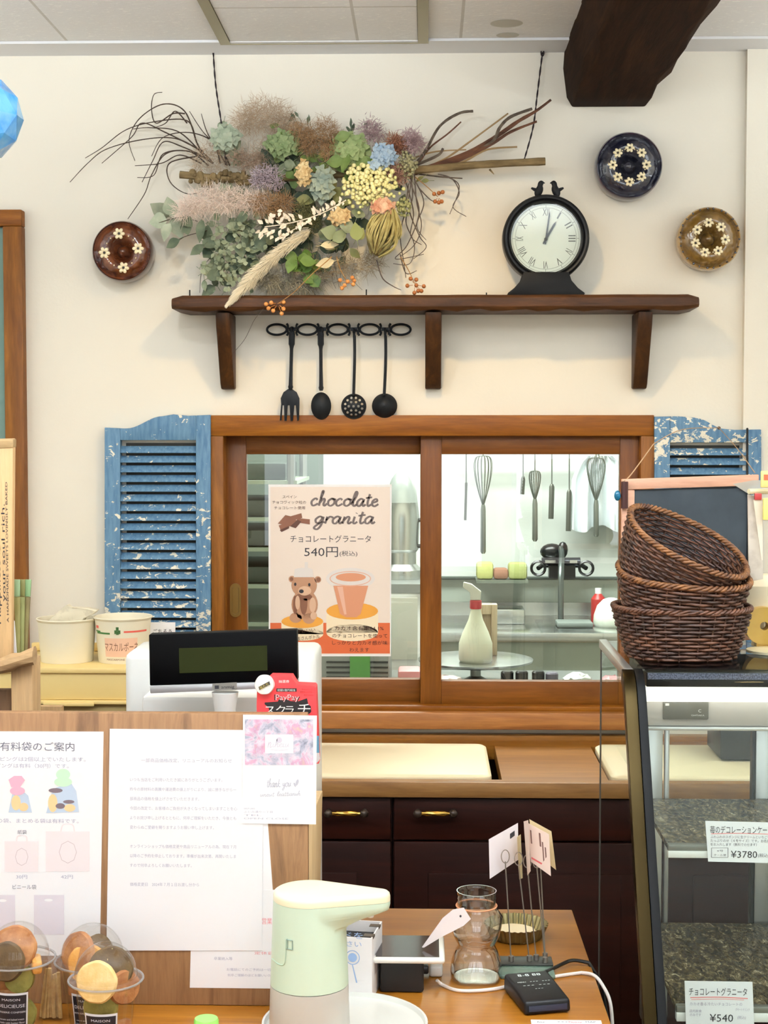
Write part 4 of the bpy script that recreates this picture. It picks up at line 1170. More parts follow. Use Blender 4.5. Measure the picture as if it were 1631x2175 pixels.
# things on the sink bench
m = MB(); c = kp(1298, 1330, 5.62); c.z = zb
m.lathe([(.062, 0), (.066, .01), (.064, .04), (.052, .075), (.03, .098), (.012, .104), (.001, .105)], c, 'Z', 28)
tag(m.build('upturned_bowl', mat('bowl_white', (226, 232, 216), .3), loc=c), 'white bowl upturned on the kitchen sink bench', 'bowl')
c = kp(1270, 1330, 5.76); c.z = zb; t = thing('red_bottle', 'red bottle standing behind the upturned white bowl', 'bottle', c)
m = MB(); m.lathe([(.001, 0), (.026, 0), (.027, .01), (.027, .085), (.012, .105)], c, 'Z', 20); m.build('body', mat('bottle_red', (176, 40, 40), .35), t)
m = MB(); m.lathe([(.012, .105), (.012, .125), (.001, .125)], c, 'Z', 16); m.build('cap', white_plastic, t)
m = MB(); c = kp(1222, 1330, 5.6); m.box(c.x - .07, 5.55, zb, c.x + .06, 5.66, zb + .02)
tag(m.build('folded_cloth', mat('cloth_grey', (120, 128, 122), .9, bump=.3), loc=(c.x, 5.6, zb), bevel=.006), 'folded grey cloth on the kitchen sink bench below the tap', 'cloth')
m = MB(); c = kp(1085, 1318, 5.7); m.box(c.x - .06, 5.66, zb, c.x + .05, 5.8, zb + .055)
tag(m.build('steel_tub', steel, loc=(c.x, 5.7, zb), bevel=.006), 'small steel tub on the kitchen sink bench', 'tub')

# work table with turntable, spray bottle and jars just behind the pane
zt2 = .845
t = thing('work_table', 'steel kitchen work table directly behind the window', 'table', (.1, 4.6, 0))
m = MB(); m.box(-.9, 4.15, zt2 - .04, .75, 4.93, zt2); m.build('table_top', dull_steel, t, bevel=.003)
for x, y in ((-.86, 4.2), (.7, 4.2), (-.86, 4.88), (.7, 4.88)):
    m = MB(); m.tube([(x, y, 0), (x, y, zt2 - .041)], .018, 8); m.build('leg', dull_steel, t)
c = kp(1010, 1398, 4.62); zc = c.z
t = thing('cake_turntable', 'steel cake turntable under the spray bottle in the kitchen', 'turntable', (c.x, 4.62, zt2))
m = MB(); m.lathe([(.001, -.012), (.15, -.012), (.172, -.006), (.174, .0), (.166, .002), (.001, .002)], (c.x, 4.62, zc - .002), 'Z', 48); m.build('disc', steel, t)
m = MB(); m.lathe([(.055, 0), (.05, .012), (.016, .03), (.016, zc - .015 - zt2)], (c.x, 4.62, zt2), 'Z', 24); m.build('stem', dull_steel, t)
c = P(1010, 1390, 4.55); c.z = zc
t = thing('spray_bottle', 'translucent white spray bottle with a red collar seen through the window', 'spray bottle', c)
m = MB(); m.lathe([(.001, 0), (.046, 0), (.050, .008), (.050, .055), (.040, .085), (.022, .125), (.016, .148), (.014, .16)], c, 'Z', 28); m.build('body', mat('spray_white', (222, 222, 196), .35), t)
m = MB(); m.lathe([(.0165, .158), (.0175, .160), (.0175, .182), (.015, .184)], c, 'Z', 20); m.build('collar', mat('collar_red', (190, 30, 44), .35), t)
m = MB(); m.prism([(c.x - .016, c.y - .011, c.z + .184), (c.x + .014, c.y - .011, c.z + .184), (c.x + .016, c.y - .011, c.z + .21), (c.x - .012, c.y - .011, c.z + .232), (c.x - .036, c.y - .011, c.z + .238), (c.x - .038, c.y - .011, c.z + .222), (c.x - .018, c.y - .011, c.z + .208)], (0, .022, 0)); m.build('trigger_head', mat('trigger_pale', (206, 206, 190), .4), t, bevel=.003)
for i, (a, b_, c_, d_, lb) in enumerate(((1012, 1284, 1056, 1384, 'pale wooden block standing behind the spray bottle'), )):
    m = MB(); A = P(a, b_, 4.68); B = P(c_, d_, 4.68); z0 = zc
    m.box(A.x, 4.68, z0, A.x + .018, 4.72, A.z); m.box(B.x - .018, 4.68, z0, B.x, 4.72, A.z); m.box(A.x + .018, 4.68, A.z - .03, B.x - .018, 4.72, A.z); m.box(A.x + .018, 4.705, z0, B.x - .018, 4.72, A.z - .03)
    tag(m.build('wooden_stand', wood('pale_stand_wood', (196, 172, 138), (222, 202, 170), 'Z', .6), loc=(A.x, 4.7, z0), bevel=.002), lb, 'wooden stand')
for i, px in enumerate((1077, 1108, 1143, 1172)):
    c = P(px, 1440, 4.42); c.z = zt2
    top = P(px, 1425 if i < 3 else 1428, 4.42).z - zt2
    t = thing('jar', ('jar with a black lid at the spray bottle end of the row', 'jar with a black lid, second in the row on the work table', 'jar with a black lid beside the grey lidded jar', 'jar with a grey lid at the end of the row on the work table')[i], 'jar', c, 'small lidded jars on the work table')
    m = MB(); m.lathe([(.001, 0), (.017, 0), (.018, .004), (.018, top - .03), (.014, top - .022)], c, 'Z', 18); m.build('glass', mat('jar_white', (214, 216, 210), .25), t)
    m = MB(); m.lathe([(.0185, top - .03), (.0185, top - .004), (.015, top), (.001, top)], c, 'Z', 18); m.build('lid', black_plastic if i < 3 else mat('lid_grey', (110, 104, 116), .4), t)
for px, py, r_, col, lb in ((950, 1432, .05, (196, 178, 172), 'pale crumpled bag on the work table under the turntable'), (1225, 1432, .04, (214, 220, 212), 'crumpled clear bag at the cake case end of the work table'), (1298, 1425, .035, (198, 118, 128), 'pink bag at the far end of the kitchen work table')):
    c = P(px, py, 4.34 if px < 1000 else 4.5); c.z = zt2; m = MB(); random.seed(px)
    m.ball((c.x, c.y, zt2 + r_ * .72), (r_ * 1.1, r_ * .8, r_ * .72), 14, 9)
    m.v = [v + Vector((random.uniform(-1, 1), random.uniform(-1, 1), random.uniform(-.2, 1) if v.z > zt2 + .01 else 0)) * .006 for v in m.v]
    tag(m.build('plastic_bag', mat('bag_%d' % px, col, .35), loc=c), lb, 'bag')
# steel rack at the far end
t = thing('storage_rack', 'tall steel storage rack with trays behind the far pane of the window', 'rack', (-.62, 5.3, 0))
for x in (-.78, -.44):
    for y in (5.0, 5.5):
        m = MB(); m.tube([(x, y, 0), (x, y, 1.75)], .014, 8); m.build('post', dull_steel, t)
for py in (1020, 1098, 1162, 1240, 1320):
    z = P(0, py, 5.0).z; m = MB(); m.box(-.8, 4.99, z - .012, -.42, 5.52, z); m.build('shelf', mat('rack_shelf', (150, 160, 140), .4, .4) if 'rack_shelf' not in bpy.data.materials else bpy.data.materials['rack_shelf'], t)
for i, py in enumerate((1020, 1098, 1162, 1240)):
    z = P(0, py, 5.0).z + .001; m = MB(); m.box(-.76, 5.03, z, -.46, 5.46, z + .055)
    tag(m.build('baking_tray', mat('tray_dark_%d' % i, (70, 78, 70), .4, .5), loc=(-.6, 5.25, z), bevel=.006), ('dark baking tray on the topmost shelf seen in the rack', 'dark baking tray on the second shelf of the rack', 'dark baking tray on the third shelf of the rack', 'dark baking tray on the fourth shelf of the rack')[i], 'tray', 'baking trays on the storage rack')
struct(MB().box(-1.85, 5.7, 0, -.40, 5.98, 2.4).build('wall_kitchen_recess', mat('recess_dark', (92, 102, 92), .6), smooth=False))
# upright stainless drink machine beside the poster
c = P(853, 1228, 5.25); z0 = c.z
t = thing('blender_machine', 'tall stainless blender machine behind the glass next to the poster', 'blender', (c.x, 5.25, z0))
m = MB(); m.lathe([(.07, 0), (.07, .03), (.05, .05), (.05, .09), (.058, .1), (.062, .2), (.055, .26), (.05, .27)], (c.x, 5.25, z0), 'Z', 28); m.build('body', steel, t)
m = MB(); m.lathe([(.055, .26), (.05, .3), (.035, .34), (.02, .36), (.001, .362)], (c.x, 5.25, z0), 'Z', 24); m.build('dome_lid', mat('dome_grey', (170, 176, 172), .2, .5), t)
m = MB(); m.tube(smooth_path([(c.x + .058, 5.25, z0 + .2), (c.x + .09, 5.25, z0 + .19), (c.x + .09, 5.25, z0 + .12), (c.x + .055, 5.25, z0 + .11)], 4), .008, 6); m.build('handle', black_plastic, t)
t = thing('side_cabinet', 'white kitchen cabinet carrying the blender machine', 'cabinet', (c.x, 5.25, 0))
m = MB(); m.box(c.x - .17, 5.05, 0, c.x + .11, 5.40, z0 - .03); m.build('carcass', white_paint, t, bevel=.004)
m = MB(); m.box(c.x - .18, 5.04, z0 - .0295, c.x + .12, 5.41, z0 - .0005); m.build('cabinet_top', dull_steel, t)
m = MB(); a = P(845, 1250, 5.04); b_ = P(888, 1400, 5.04); m.box(a.x - .05, 5.035, b_.z, a.x + .065, 5.0495, a.z - .03); m.build('cabinet_door', mat('door_cream', (222, 220, 206), .4), t)
# low appliance with a slotted front
t = thing('cooler_unit', 'grey cooler unit with a slotted vent and green tape under the poster', 'cooler', (P(760, 1440, 4.5).x, 4.6, zt2))
m = MB(); A = P(672, 1330, 4.42); B = P(826, 1460, 4.42); m.box(A.x, 4.42, zt2 + .0005, B.x, 4.8, A.z); m.build('housing', mat('cooler_grey', (156, 158, 152), .45), t, bevel=.004)
for py in (1405, 1416, 1427, 1437):
    m = MB(); m.pbox(693, py, 824, py + 4, 4.414, 4.421); m.build('vent_slot', mat('slot_dark', (52, 54, 52), .6) if 'slot_dark' not in bpy.data.materials else bpy.data.materials['slot_dark'], t, smooth=False)
m = MB(); m.pbox(743, 1385, 786, 1446, 4.411, 4.4139); m.build('green_tape', mat('tape_green', (92, 160, 70), .5), t, smooth=False)
for px, py in ((872, 1440), ):
    m = MB(); m.pbox(845, 1425, 893, 1452, 4.4, 4.5)
    tag(m.build('pink_packet', mat('packet_pink', (232, 150, 150), .4), loc=P(868, 1452, 4.45), bevel=.008), 'pink packet lying beside the slotted cooler unit', 'packet')

# ------------------------------------------------------------------ poster taped to the far pane
YP = W + .0505
pst = thing('menu_poster', 'cream poster advertising chocolate granita taped to the window pane', 'poster', P(701, 1211, YP))
m = MB(); m.prism([P(570, 1029, YP), P(832, 1029, YP), P(830, 1394, YP), P(571, 1394, YP)], (0, .0006, 0)); m.build('sheet', paper, pst, smooth=False)
m = MB(); m.prect(574, 1034, 828, 1390, YP - .0003); m.build('printed_ground', mat('poster_cream', (240, 226, 216), .6), pst, smooth=False)
m = MB(); m.prect(574, 1323, 828, 1388, YP - .0005); m.build('orange_band', mat('poster_orange', (208, 98, 52), .6), pst, smooth=False)
m = MB()
for cx_, cy_, rx, ry, hh in ((642, 1323, 44.5, 14, 24), (748, 1304, 55, 18, 40)):
    m.pell(cx_, cy_ + hh, rx, ry, YP - .0007); m.prect(cx_ - rx, cy_, cx_ + rx, cy_ + hh, YP - .0007)
m.build('plinth_sides', mat('plinth_cream', (248, 232, 202), .6), pst, smooth=False)
m = MB(); m.pell(642, 1320, 44.5, 14, YP - .0009); m.pell(748, 1298, 55, 18, YP - .0009); m.build('plinth_tops', mat('plinth_gold', (228, 160, 62), .6), pst, smooth=False)
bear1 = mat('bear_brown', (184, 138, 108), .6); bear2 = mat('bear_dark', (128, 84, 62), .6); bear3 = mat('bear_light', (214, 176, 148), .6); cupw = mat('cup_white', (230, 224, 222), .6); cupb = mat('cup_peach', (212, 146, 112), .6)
m = MB()
for cx_, cy_, rx, ry in ((647, 1284, 28, 32), (646, 1243, 27, 26), (620, 1230, 7, 7), (675, 1231, 7, 7), (628, 1312, 13, 11), (656, 1314, 13, 11)): m.pell(cx_, cy_, rx, ry, YP - .0011)
m.build('bear_figure', bear1, pst, smooth=False)
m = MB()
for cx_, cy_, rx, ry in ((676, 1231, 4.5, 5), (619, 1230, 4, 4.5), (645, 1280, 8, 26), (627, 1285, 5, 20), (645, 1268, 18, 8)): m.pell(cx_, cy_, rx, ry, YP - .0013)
m.build('bear_shading_print', bear2, pst, smooth=False)  # printed shading on the ears and belly of the pictured bear
m = MB()
for cx_, cy_, rx, ry in ((647, 1255, 14, 10), (632, 1280, 5, 15), (664, 1285, 7, 16), (666, 1308, 7, 8)): m.pell(cx_, cy_, rx, ry, YP - .0014)
m.build('bear_muzzle', bear3, pst, smooth=False)
m = MB()
for cx_, cy_, rx, ry in ((627, 1241, 2.5, 3.6), (657, 1242, 2.5, 3.6), (640, 1256, 5, 4)): m.pell(cx_, cy_, rx, ry, YP - .0016)
m.build('bear_eyes', ink, pst, smooth=False)
m = MB(); m.poly([(626, 1209), (664, 1209), (666, 1226), (624, 1226)], YP - .0016); m.prect(647, 1194, 654, 1210, YP - .0016); m.pell(645, 1210, 19, 4, YP - .0017); m.pell(744, 1229, 52, 23, YP - .0012)
m.build('lids_print', cupw, pst, smooth=False)
m = MB(); m.poly([(708, 1244), (782, 1244), (766, 1304), (757, 1311), (735, 1311), (722, 1304)], YP - .0014); m.pell(745, 1226, 32, 9, YP - .0014); m.build('granita_cup_print', cupb, pst, smooth=False)
m = MB(); m.pring(744, 1229, 44, 16, 2, YP - .0015); m.poly([(716, 1246), (728, 1246), (736, 1305), (731, 1305)], YP - .0015); m.build('cup_sheen_print', mat('cup_rose', (226, 178, 156), .6), pst, smooth=False)
m = MB()
for q in ([(590, 1112), (606, 1094), (632, 1100), (616, 1118)], [(592, 1116), (630, 1104), (634, 1110), (596, 1126)], [(612, 1098), (640, 1090), (642, 1100), (620, 1106)], [(628, 1100), (658, 1103), (658, 1114), (634, 1110)]): m.poly(q, YP - .0009 - .0002 * q[0][0] / 600)
m.build('chocolate_print', mat('choc_print', (132, 86, 66), .6), pst, smooth=False)
m = MB(); m.poly([(616, 1118), (632, 1104), (640, 1108), (628, 1122)], YP - .0013); m.poly([(594, 1126), (614, 1117), (614, 1122), (598, 1130)], YP - .0013); m.build('chocolate_edges_print', mat('choc_print_dark', (88, 54, 42), .6), pst, smooth=False)
SCRIPT = {
 'c': (.9, [[(.75, .8), (.5, 1), (.15, .7), (.1, .3), (.35, 0), (.85, .3)]]),
 'h': (1.0, [[(.08, 0), (.22, 1.0), (.42, 1.9), (.30, 1.95), (.2, 1.0)], [(.15, .4), (.5, .95), (.68, .8), (.6, .2), (.75, 0), (1.0, .3)]]),
 'o': (.95, [[(.5, 1), (.15, .7), (.15, .2), (.45, 0), (.8, .3), (.8, .75), (.5, 1), (.98, .85)]]),
 'l': (.6, [[(0, .2), (.4, 1.1), (.55, 1.75), (.38, 1.95), (.2, 1.2), (.2, .3), (.38, 0), (.65, .25)]]),
 'a': (1.0, [[(.75, .85), (.45, 1), (.1, .6), (.15, .1), (.45, .05), (.8, .8)], [(.82, .98), (.72, .3), (.85, 0), (1.08, .25)]]),
 't': (.7, [[(.42, 1.65), (.28, .5), (.4, 0), (.72, .25)], [(.02, 1.1), (.72, 1.22)]]),
 'e': (.8, [[(.12, .45), (.65, .7), (.5, 1), (.15, .7), (.15, .2), (.45, 0), (.85, .3)]]),
 'g': (1.0, [[(.75, .85), (.45, 1), (.1, .6), (.2, .15), (.5, .15), (.8, .9)], [(.84, .98), (.72, -.2), (.4, -.8), (.05, -.6), (.4, -.1), (1.0, .25)]]),
 'r': (.75, [[(.1, 0), (.22, .98)], [(.15, .45), (.45, .95), (.72, .9), (.78, .75)]]),
 'n': (1.0, [[(.1, 0), (.22, .98)], [(.15, .4), (.5, .95), (.7, .8), (.62, .2), (.75, 0), (1.0, .25)]]),
 'i': (.55, [[(.22, .98), (.15, .2), (.3, 0), (.55, .25)], [(.34, 1.42), (.36, 1.5)]]),
 'k': (.95, [[(.1, 0), (.38, 1.85)], [(.68, .95), (.25, .5), (.68, 0), (.95, .2)]]),
 'y': (.95, [[(.18, .95), (.15, .4), (.4, .15), (.75, .85)], [(.8, .98), (.62, -.3), (.3, -.8), (.1, -.5), (.95, .25)]]),
 'u': (1.0, [[(.18, .95), (.12, .3), (.35, 0), (.72, .7), (.78, .98)], [(.76, .9), (.7, .2), (1.0, .25)]]),
 ' ': (.7, [])}
def script(m, s, px, py, xh, wid, Y, lw, tilt=0):
    adv = sum(SCRIPT[c][0] for c in s); k = wid / adv; x = px
    for c in s:
        a, st = SCRIPT[c]
        for q in st: m.pribbon([(x + (u + .12 * v) * k, py - v * xh + tilt * (x - px)) for u, v in q], lw, Y)
        x += a * k
m = MB(); script(m, 'chocolate', 659, 1074, 15.5, 143, YP - .0008, 4.4, .01); script(m, 'granita', 667, 1112, 15, 127, YP - .0008, 4.4, .0)
m.build('script_lettering', mat('poster_script', (112, 100, 98), .6), pst, smooth=False)
m = MB(); m.ptext('チョコレートグラニータ', 702, 1151, 17, YP - .0008, 'C', 172); m.ptext('540円', 682, 1181, 25, YP - .0008, 'C', 72); m.ptext('(税込)', 740, 1180, 12, YP - .0008, 'C', 38)
m.build('price_lettering', mat('poster_ink', (62, 60, 66), .6), pst, smooth=False)
m = MB(); m.ptext('スペイン', 615, 1058, 7.5, YP - .0008, 'C', 30); m.ptext('チョコヴィック社の', 614, 1069.5, 7.5, YP - .0008, 'C', 72); m.ptext('チョコレート使用', 615, 1081.5, 7.5, YP - .0008, 'C', 66)
psi = mat('poster_small_ink', (74, 42, 26), .6)
m.build('source_lettering', psi, pst, smooth=False); m = MB()
m.ptext('カカオ含有率64.1%', 763, 1338, 10, YP - .0012, 'C', 104); m.ptext('のチョコレートを使って', 764, 1354, 10, YP - .0012, 'C', 118); m.ptext('しっかりと力カオ感が味', 764, 1369, 10, YP - .0012, 'C', 118); m.ptext('わえます', 763, 1384, 10, YP - .0012, 'C', 42)
m.build('cup_lettering', psi, pst, smooth=False); m = MB()
m.ptext('かわいい', 650, 1343, 9, YP - .0012, 'C', 40, .12); m.ptext('くまさんボトル', 652, 1358, 9, YP - .0012, 'C', 56, .12)
m.build('bear_lettering', psi, pst, smooth=False)
for a_ in (569, 800):
    m = MB(); m.prect(a_, 1020, a_ + 34, 1036, YP - .0012); m.build('clear_tape', clear_plastic, pst, smooth=False)
# ------------------------------------------------------------------ back counter, its drawers and what stands there
CZ = P(0, 1655, 3.22).z
CYF = 3.22
t = thing('back_worktop', 'pale wooden worktop with cut-outs along the back wall', 'worktop', (0, 3.46, CZ - .032))
hx0, hx1 = P(600, 1650, 3.25).x, P(1066, 1645, 3.245).x
hy0, hy1 = 3.245, 3.60
h2x0, h2x1 = P(1292, 1640, 3.245).x, .9
XLc, XRc = -1.35, 1.6
m = MB()
zz0, zz1 = CZ - .032, CZ
m.box(XLc, CYF, zz0, XRc, hy0, zz1); m.box(XLc, hy1, zz0, XRc, 3.665, zz1)
m.box(XLc, hy0, zz0, hx0, hy1, zz1); m.box(hx1, hy0, zz0, h2x0, hy1, zz1); m.box(h2x1, hy0, zz0, XRc, hy1, zz1)
m.build('top_board', counter_wood, t, smooth=False)
m = MB(); m.box(XLc, 3.6655, CZ - .03, XRc, W - .001, CZ + .012); m.build('back_strip', counter_wood, t, bevel=.002)
m = MB(); m.box(XLc, CYF - .004, zz0 - .001, XRc, CYF - .0002, zz1); m.build('front_edge', wood('counter_edge_wood', (120, 80, 40), (156, 112, 62), 'X', .4), t, bevel=.0015)
# cream bins let into the cut-outs
def bin_(x0, x1, label):
    t = thing('sunken_tray', label, 'tray', ((x0 + x1) / 2, 3.42, CZ - .032), 'cream trays in the worktop')
    m = MB()
    def rr(x0, x1, y0, y1, z, r=.022):
        out = []
        for cx_, cy_, a0 in ((x1 - r, y1 - r, 0), (x0 + r, y1 - r, 90), (x0 + r, y0 + r, 180), (x1 - r, y0 + r, 270)):
            for i in range(7):
                a = math.radians(a0 + i * 15); out.append(Vector((cx_ + r * math.cos(a), cy_ + r * math.sin(a), z)))
        return out
    m.loft([rr(x0 + .01, x1 - .01, hy0 + .012, hy1 - .02, CZ - .032), rr(x0, x1, hy0 + .006, hy1 - .008, CZ - .012)]); m.build('tub', cream_plastic, t)
    m = MB(); m.loft([rr(x0 - .001, x1 + .001, hy0 + .005, hy1 - .006, CZ - .0115), rr(x0 - .001, x1 + .001, hy0 + .005, hy1 - .006, CZ + .003), rr(x0 + .006, x1 - .006, hy0 + .012, hy1 - .013, CZ + .008)]); m.build('lid', mat('bin_lid_cream', (240, 224, 188), .5), t, bevel=.002)
bin_(hx0 + .01, P(1044, 1640, 3.25).x, 'cream lidded tray sunk in the worktop under the window')
bin_(P(1300, 1640, 3.25).x, h2x1 - .01, 'cream lidded tray sunk in the worktop behind the cake case')
# drawer and door units
def unit(x0, x1, label, hpx):
    t = thing('base_cabinet', label, 'cabinet', ((x0 + x1) / 2, 3.45, 0), 'red brown base cabinets')
    zt = CZ - .034
    m = MB(); m.box(x0, CYF + .03, .08, x1, 3.66, zt - .0); 
    # open box: sides, bottom, back so that the bins have room
    m = MB(); m.box(x0, CYF + .03, .08, x0 + .018, 3.66, zt); m.box(x1 - .018, CYF + .03, .08, x1, 3.66, zt); m.box(x0 + .018, CYF + .03, .08, x1 - .018, 3.66, .1); m.box(x0 + .018, 3.64, .1, x1 - .018, 3.66, zt)
    m.build('carcass', dark_wood, t, smooth=False)
    m = MB(); m.box(x0 + .02, CYF + .06, 0, x1 - .02, 3.6, .0795); m.build('plinth', dark_wood, t, smooth=False)
    zd = P(0, 1778, CYF + .012).z
    d = MB(); d.box(x0 + .002, CYF + .012, zd, x1 - .002, CYF + .0295, zt - .004); d = d.build('drawer', dark_wood, t, bevel=.003)
    q = MB(); q.box(x0 + .002, CYF + .012, .085, x1 - .002, CYF + .0295, zd - .004); q = q.build('door', dark_wood, t, bevel=.003)
    m = MB(); m.box(x0 + .075, CYF + .0065, .16, x1 - .075, CYF + .0118, zd - .07); m.build('door_panel', dark_wood, q, bevel=.002)
    if hpx:
        a, b = P(hpx - 38, 1728, CYF - .012), P(hpx + 38, 1728, CYF - .012); c = (a + b) / 2
        m = MB(); m.tube([a.lerp(b, s) for s in (0, .08, .2, .25, .5, .75, .8, .92, 1)], [.003, .0036, .0042, .0062, .0052, .0062, .0042, .0036, .003], 10); h = m.build('handle', brass, d)
        for p in (a, b):
            m = MB(); m.ball(p, (.0095, .0095, .009), 12, 8); m.tube([p, p + Vector((0, .024, 0))], .005, 8); m.build('handle_knob', mat('knob_dark', (60, 48, 40), .35, .4) if 'knob_dark' not in bpy.data.materials else bpy.data.materials['knob_dark'], d)
xu = P(833, 1720, CYF).x
unit(-1.3, xu - .36, 'red brown base cabinet hidden behind the wooden notice board', None)
unit(xu - .358, xu - .001, 'red brown base cabinet whose brass drawer handle shows beside the notice board', 735)
unit(xu + .001, xu + .56, 'red brown base cabinet with a brass drawer handle under the long sunken tray', 925)
unit(xu + .562, 1.5, 'red brown base cabinet standing behind the glass cake case', None)

# cream storage box that carries two white tubs
YX = 3.30
bx0, bx1 = P(-40, 1440, YX).x, P(330, 1440, YX).x
zt3 = P(0, 1417, YX).z
yel = mat('pale_yellow_plastic', (236, 208, 140), .45)
t = thing('storage_box', 'pale yellow plastic storage box under the two white tubs', 'storage box', ((bx0 + bx1) / 2, 3.42, CZ + .012))
m = MB(); m.box(bx0, YX - .008, zt3 - .012, bx1, 3.56, zt3); m.build('lid', yel, t, bevel=.003)
m = MB(); m.box(bx0 + .008, YX, P(0, 1486, YX).z, bx1 - .008, 3.55, zt3 - .0125); m.build('drawer_front', yel, t, bevel=.003)
m = MB(); m.box(bx0, YX - .008, P(0, 1494, YX).z, bx1, 3.56, P(0, 1486.4, YX).z); m.build('divider', yel, t, bevel=.002)
m = MB(); m.box(bx0 + .01, YX + .006, CZ + .0005, bx1 - .01, 3.55, P(0, 1494.4, YX).z); m.build('lower_drawer', mat('dark_yellow_plastic', (150, 128, 78), .5), t, bevel=.003)
m = MB(); a = P(85, 1490, YX); m.box(P(92, 1490, YX - .01).x, YX - .014, a.z - .008, P(200, 1490, YX - .01).x, YX - .0085, a.z); m.build('pull', yel, t, bevel=.002)
m = MB(); m.box(P(72, 1360, 3.57).x, 3.545, zt3 + .0005, P(88, 1360, 3.5).x + .35, 3.56, P(0, 1362, 3.57).z); m.build('back_wall', yel, t, bevel=.003)
# the two tubs
def tub(px, ptop, rtop, rbot, label):
    Y = 3.40; k = Y / F; c = P(px, 1413, Y); c.z = zt3 + .0003; h = P(px, ptop, Y).z - zt3
    t = thing('paper_tub', label, 'tub', c, 'white tubs on the storage box')
    r0, r1 = rbot * k, rtop * k
    m = MB(); m.lathe([(.001, 0), (r0, 0), (r0 + .0006, .003), (r1 * .94, h * .86), (r1 * .95, h * .93), (r1 * .985, h * .955), (r1, h * .98), (r1 * .985, h), (r1 * .95, h * .99), (r1 * .92, h * .93), (r0 * .94, .006), (.001, .005)], c, 'Z', 48)
    m.build('pot', mat('tub_white', (240, 232, 208), .55) if 'tub_white' not in bpy.data.materials else bpy.data.materials['tub_white'], t)
    return t, c, r0, r1, h
t, c, r0, r1, h = tub(143, 1312, 65, 55, 'plain white tub holding a crumpled packet')
t2, c2, q0, q1, h2 = tub(262, 1308, 63, 52, 'white mascarpone tub printed in red and green')
Yt = 3.40
def wrap(m, body, c, r0, r1, h, zc, size, wid, a0=0):
    vs, fs = text_mesh(body)
    if not vs: return
    x0 = min(v.x for v in vs); x1 = max(v.x for v in vs); kx = wid / (x1 - x0)
    out = []
    for v in vs:
        z = zc + v.y * size; r = r0 + (r1 * .94 - r0) * (z / (h * .86)) + .0006
        a = a0 + ((v.x - (x0 + x1) / 2) * kx) / r
        out.append(c + Vector((r * math.sin(a), -r * math.cos(a), z)))
    m.add(out, fs)
def wrapband(m, c, r0, r1, h, z0, z1, a0, a1, n=16, off=.0004):
    vs = []
    for i in range(n + 1):
        a = a0 + (a1 - a0) * i / n
        for z in (z0, z1):
            r = r0 + (r1 * .94 - r0) * (z / (h * .86)) + off
            vs.append(c + Vector((r * math.sin(a), -r * math.cos(a), z)))
    m.add(vs, [(2 * i, 2 * i + 2, 2 * i + 3, 2 * i + 1) for i in range(n)])
m = MB(); wrapband(m, c2, q0, q1, h2, .066, .070, -1.0, -.30); wrapband(m, c2, q0, q1, h2, .070, .073, -1.1, -.75); m.build('green_band', mat('print_green', (70, 120, 60), .6), t2, smooth=False)
m = MB(); wrapband(m, c2, q0, q1, h2, .070, .074, .22, 1.2); wrapband(m, c2, q0, q1, h2, .078, .084, -1.05, -.85)
m.build('red_band', mat('print_red', (220, 96, 80), .6), t2, smooth=False)
m = MB(); wrapband(m, c2, q0, q1, h2, .016, .058, -.55, .75); m.build('pink_panel', mat('print_pink', (240, 196, 168), .6), t2, smooth=False)
m = MB(); wrap(m, 'マスカルポーネ', c2, q0, q1, h2, .030, .022, .078, .12); wrap(m, 'MASCARPONE CHEESE', c2, q0, q1, h2, .008, .006, .066, .1); m.build('tub_lettering', mat('print_brown', (122, 74, 50), .6), t2, smooth=False)
m = MB()
for a, z in ((-.08, .068), (-.02, .075), (.04, .068), (-.02, .066)): wrapband(m, c2, q0, q1, h2, z, z + .008, a - .04, a + .06, 3, .0008)
m.build('leaf_print', mat('print_leaf', (60, 100, 50), .6), t2, smooth=False)
# crumpled packet in the first tub
random.seed(9); m = MB()
m.prism([P(a, b, Yt - .016) for a, b in ((106, 1330), (104, 1316), (122, 1302), (140, 1285), (150, 1291), (164, 1290), (185, 1293), (206, 1297), (196, 1306), (178, 1314), (172, 1330))], (0, .03, 0))
m.v = [v + Vector((random.uniform(-.001, .001), random.uniform(-.004, .004), random.uniform(-.001, .001))) for v in m.v]
m.box(c.x - .02, Yt - .012, zt3 + .007, c.x + .02, Yt + .012, P(0, 1326, Yt).z)
tag(m.build('crumpled_packet', mat('packet_cream', (240, 230, 204), .5, c2=(206, 196, 172), vs=40, lo=.5, hi=.7), loc=c, sharp=30, bevel=.002), 'crumpled cream packet sticking out of the plain white tub', 'packet')
# small white card between the tub and the register
m = MB(); m.prism([P(318, 1322, 3.44), P(372, 1322, 3.44), P(372, 1420, 3.44), P(318, 1420, 3.44)], (0, .003, 0))
o = m.build('small_card', paper, loc=P(345, 1417, 3.44), smooth=False); tag(o, 'small white card with handwriting standing behind the cash register display', 'card')
m = MB(); m.ptext('ごちそう', 345, 1346, 12, 3.4395, 'C', 40); m.build('lettering', ink, o, smooth=False)
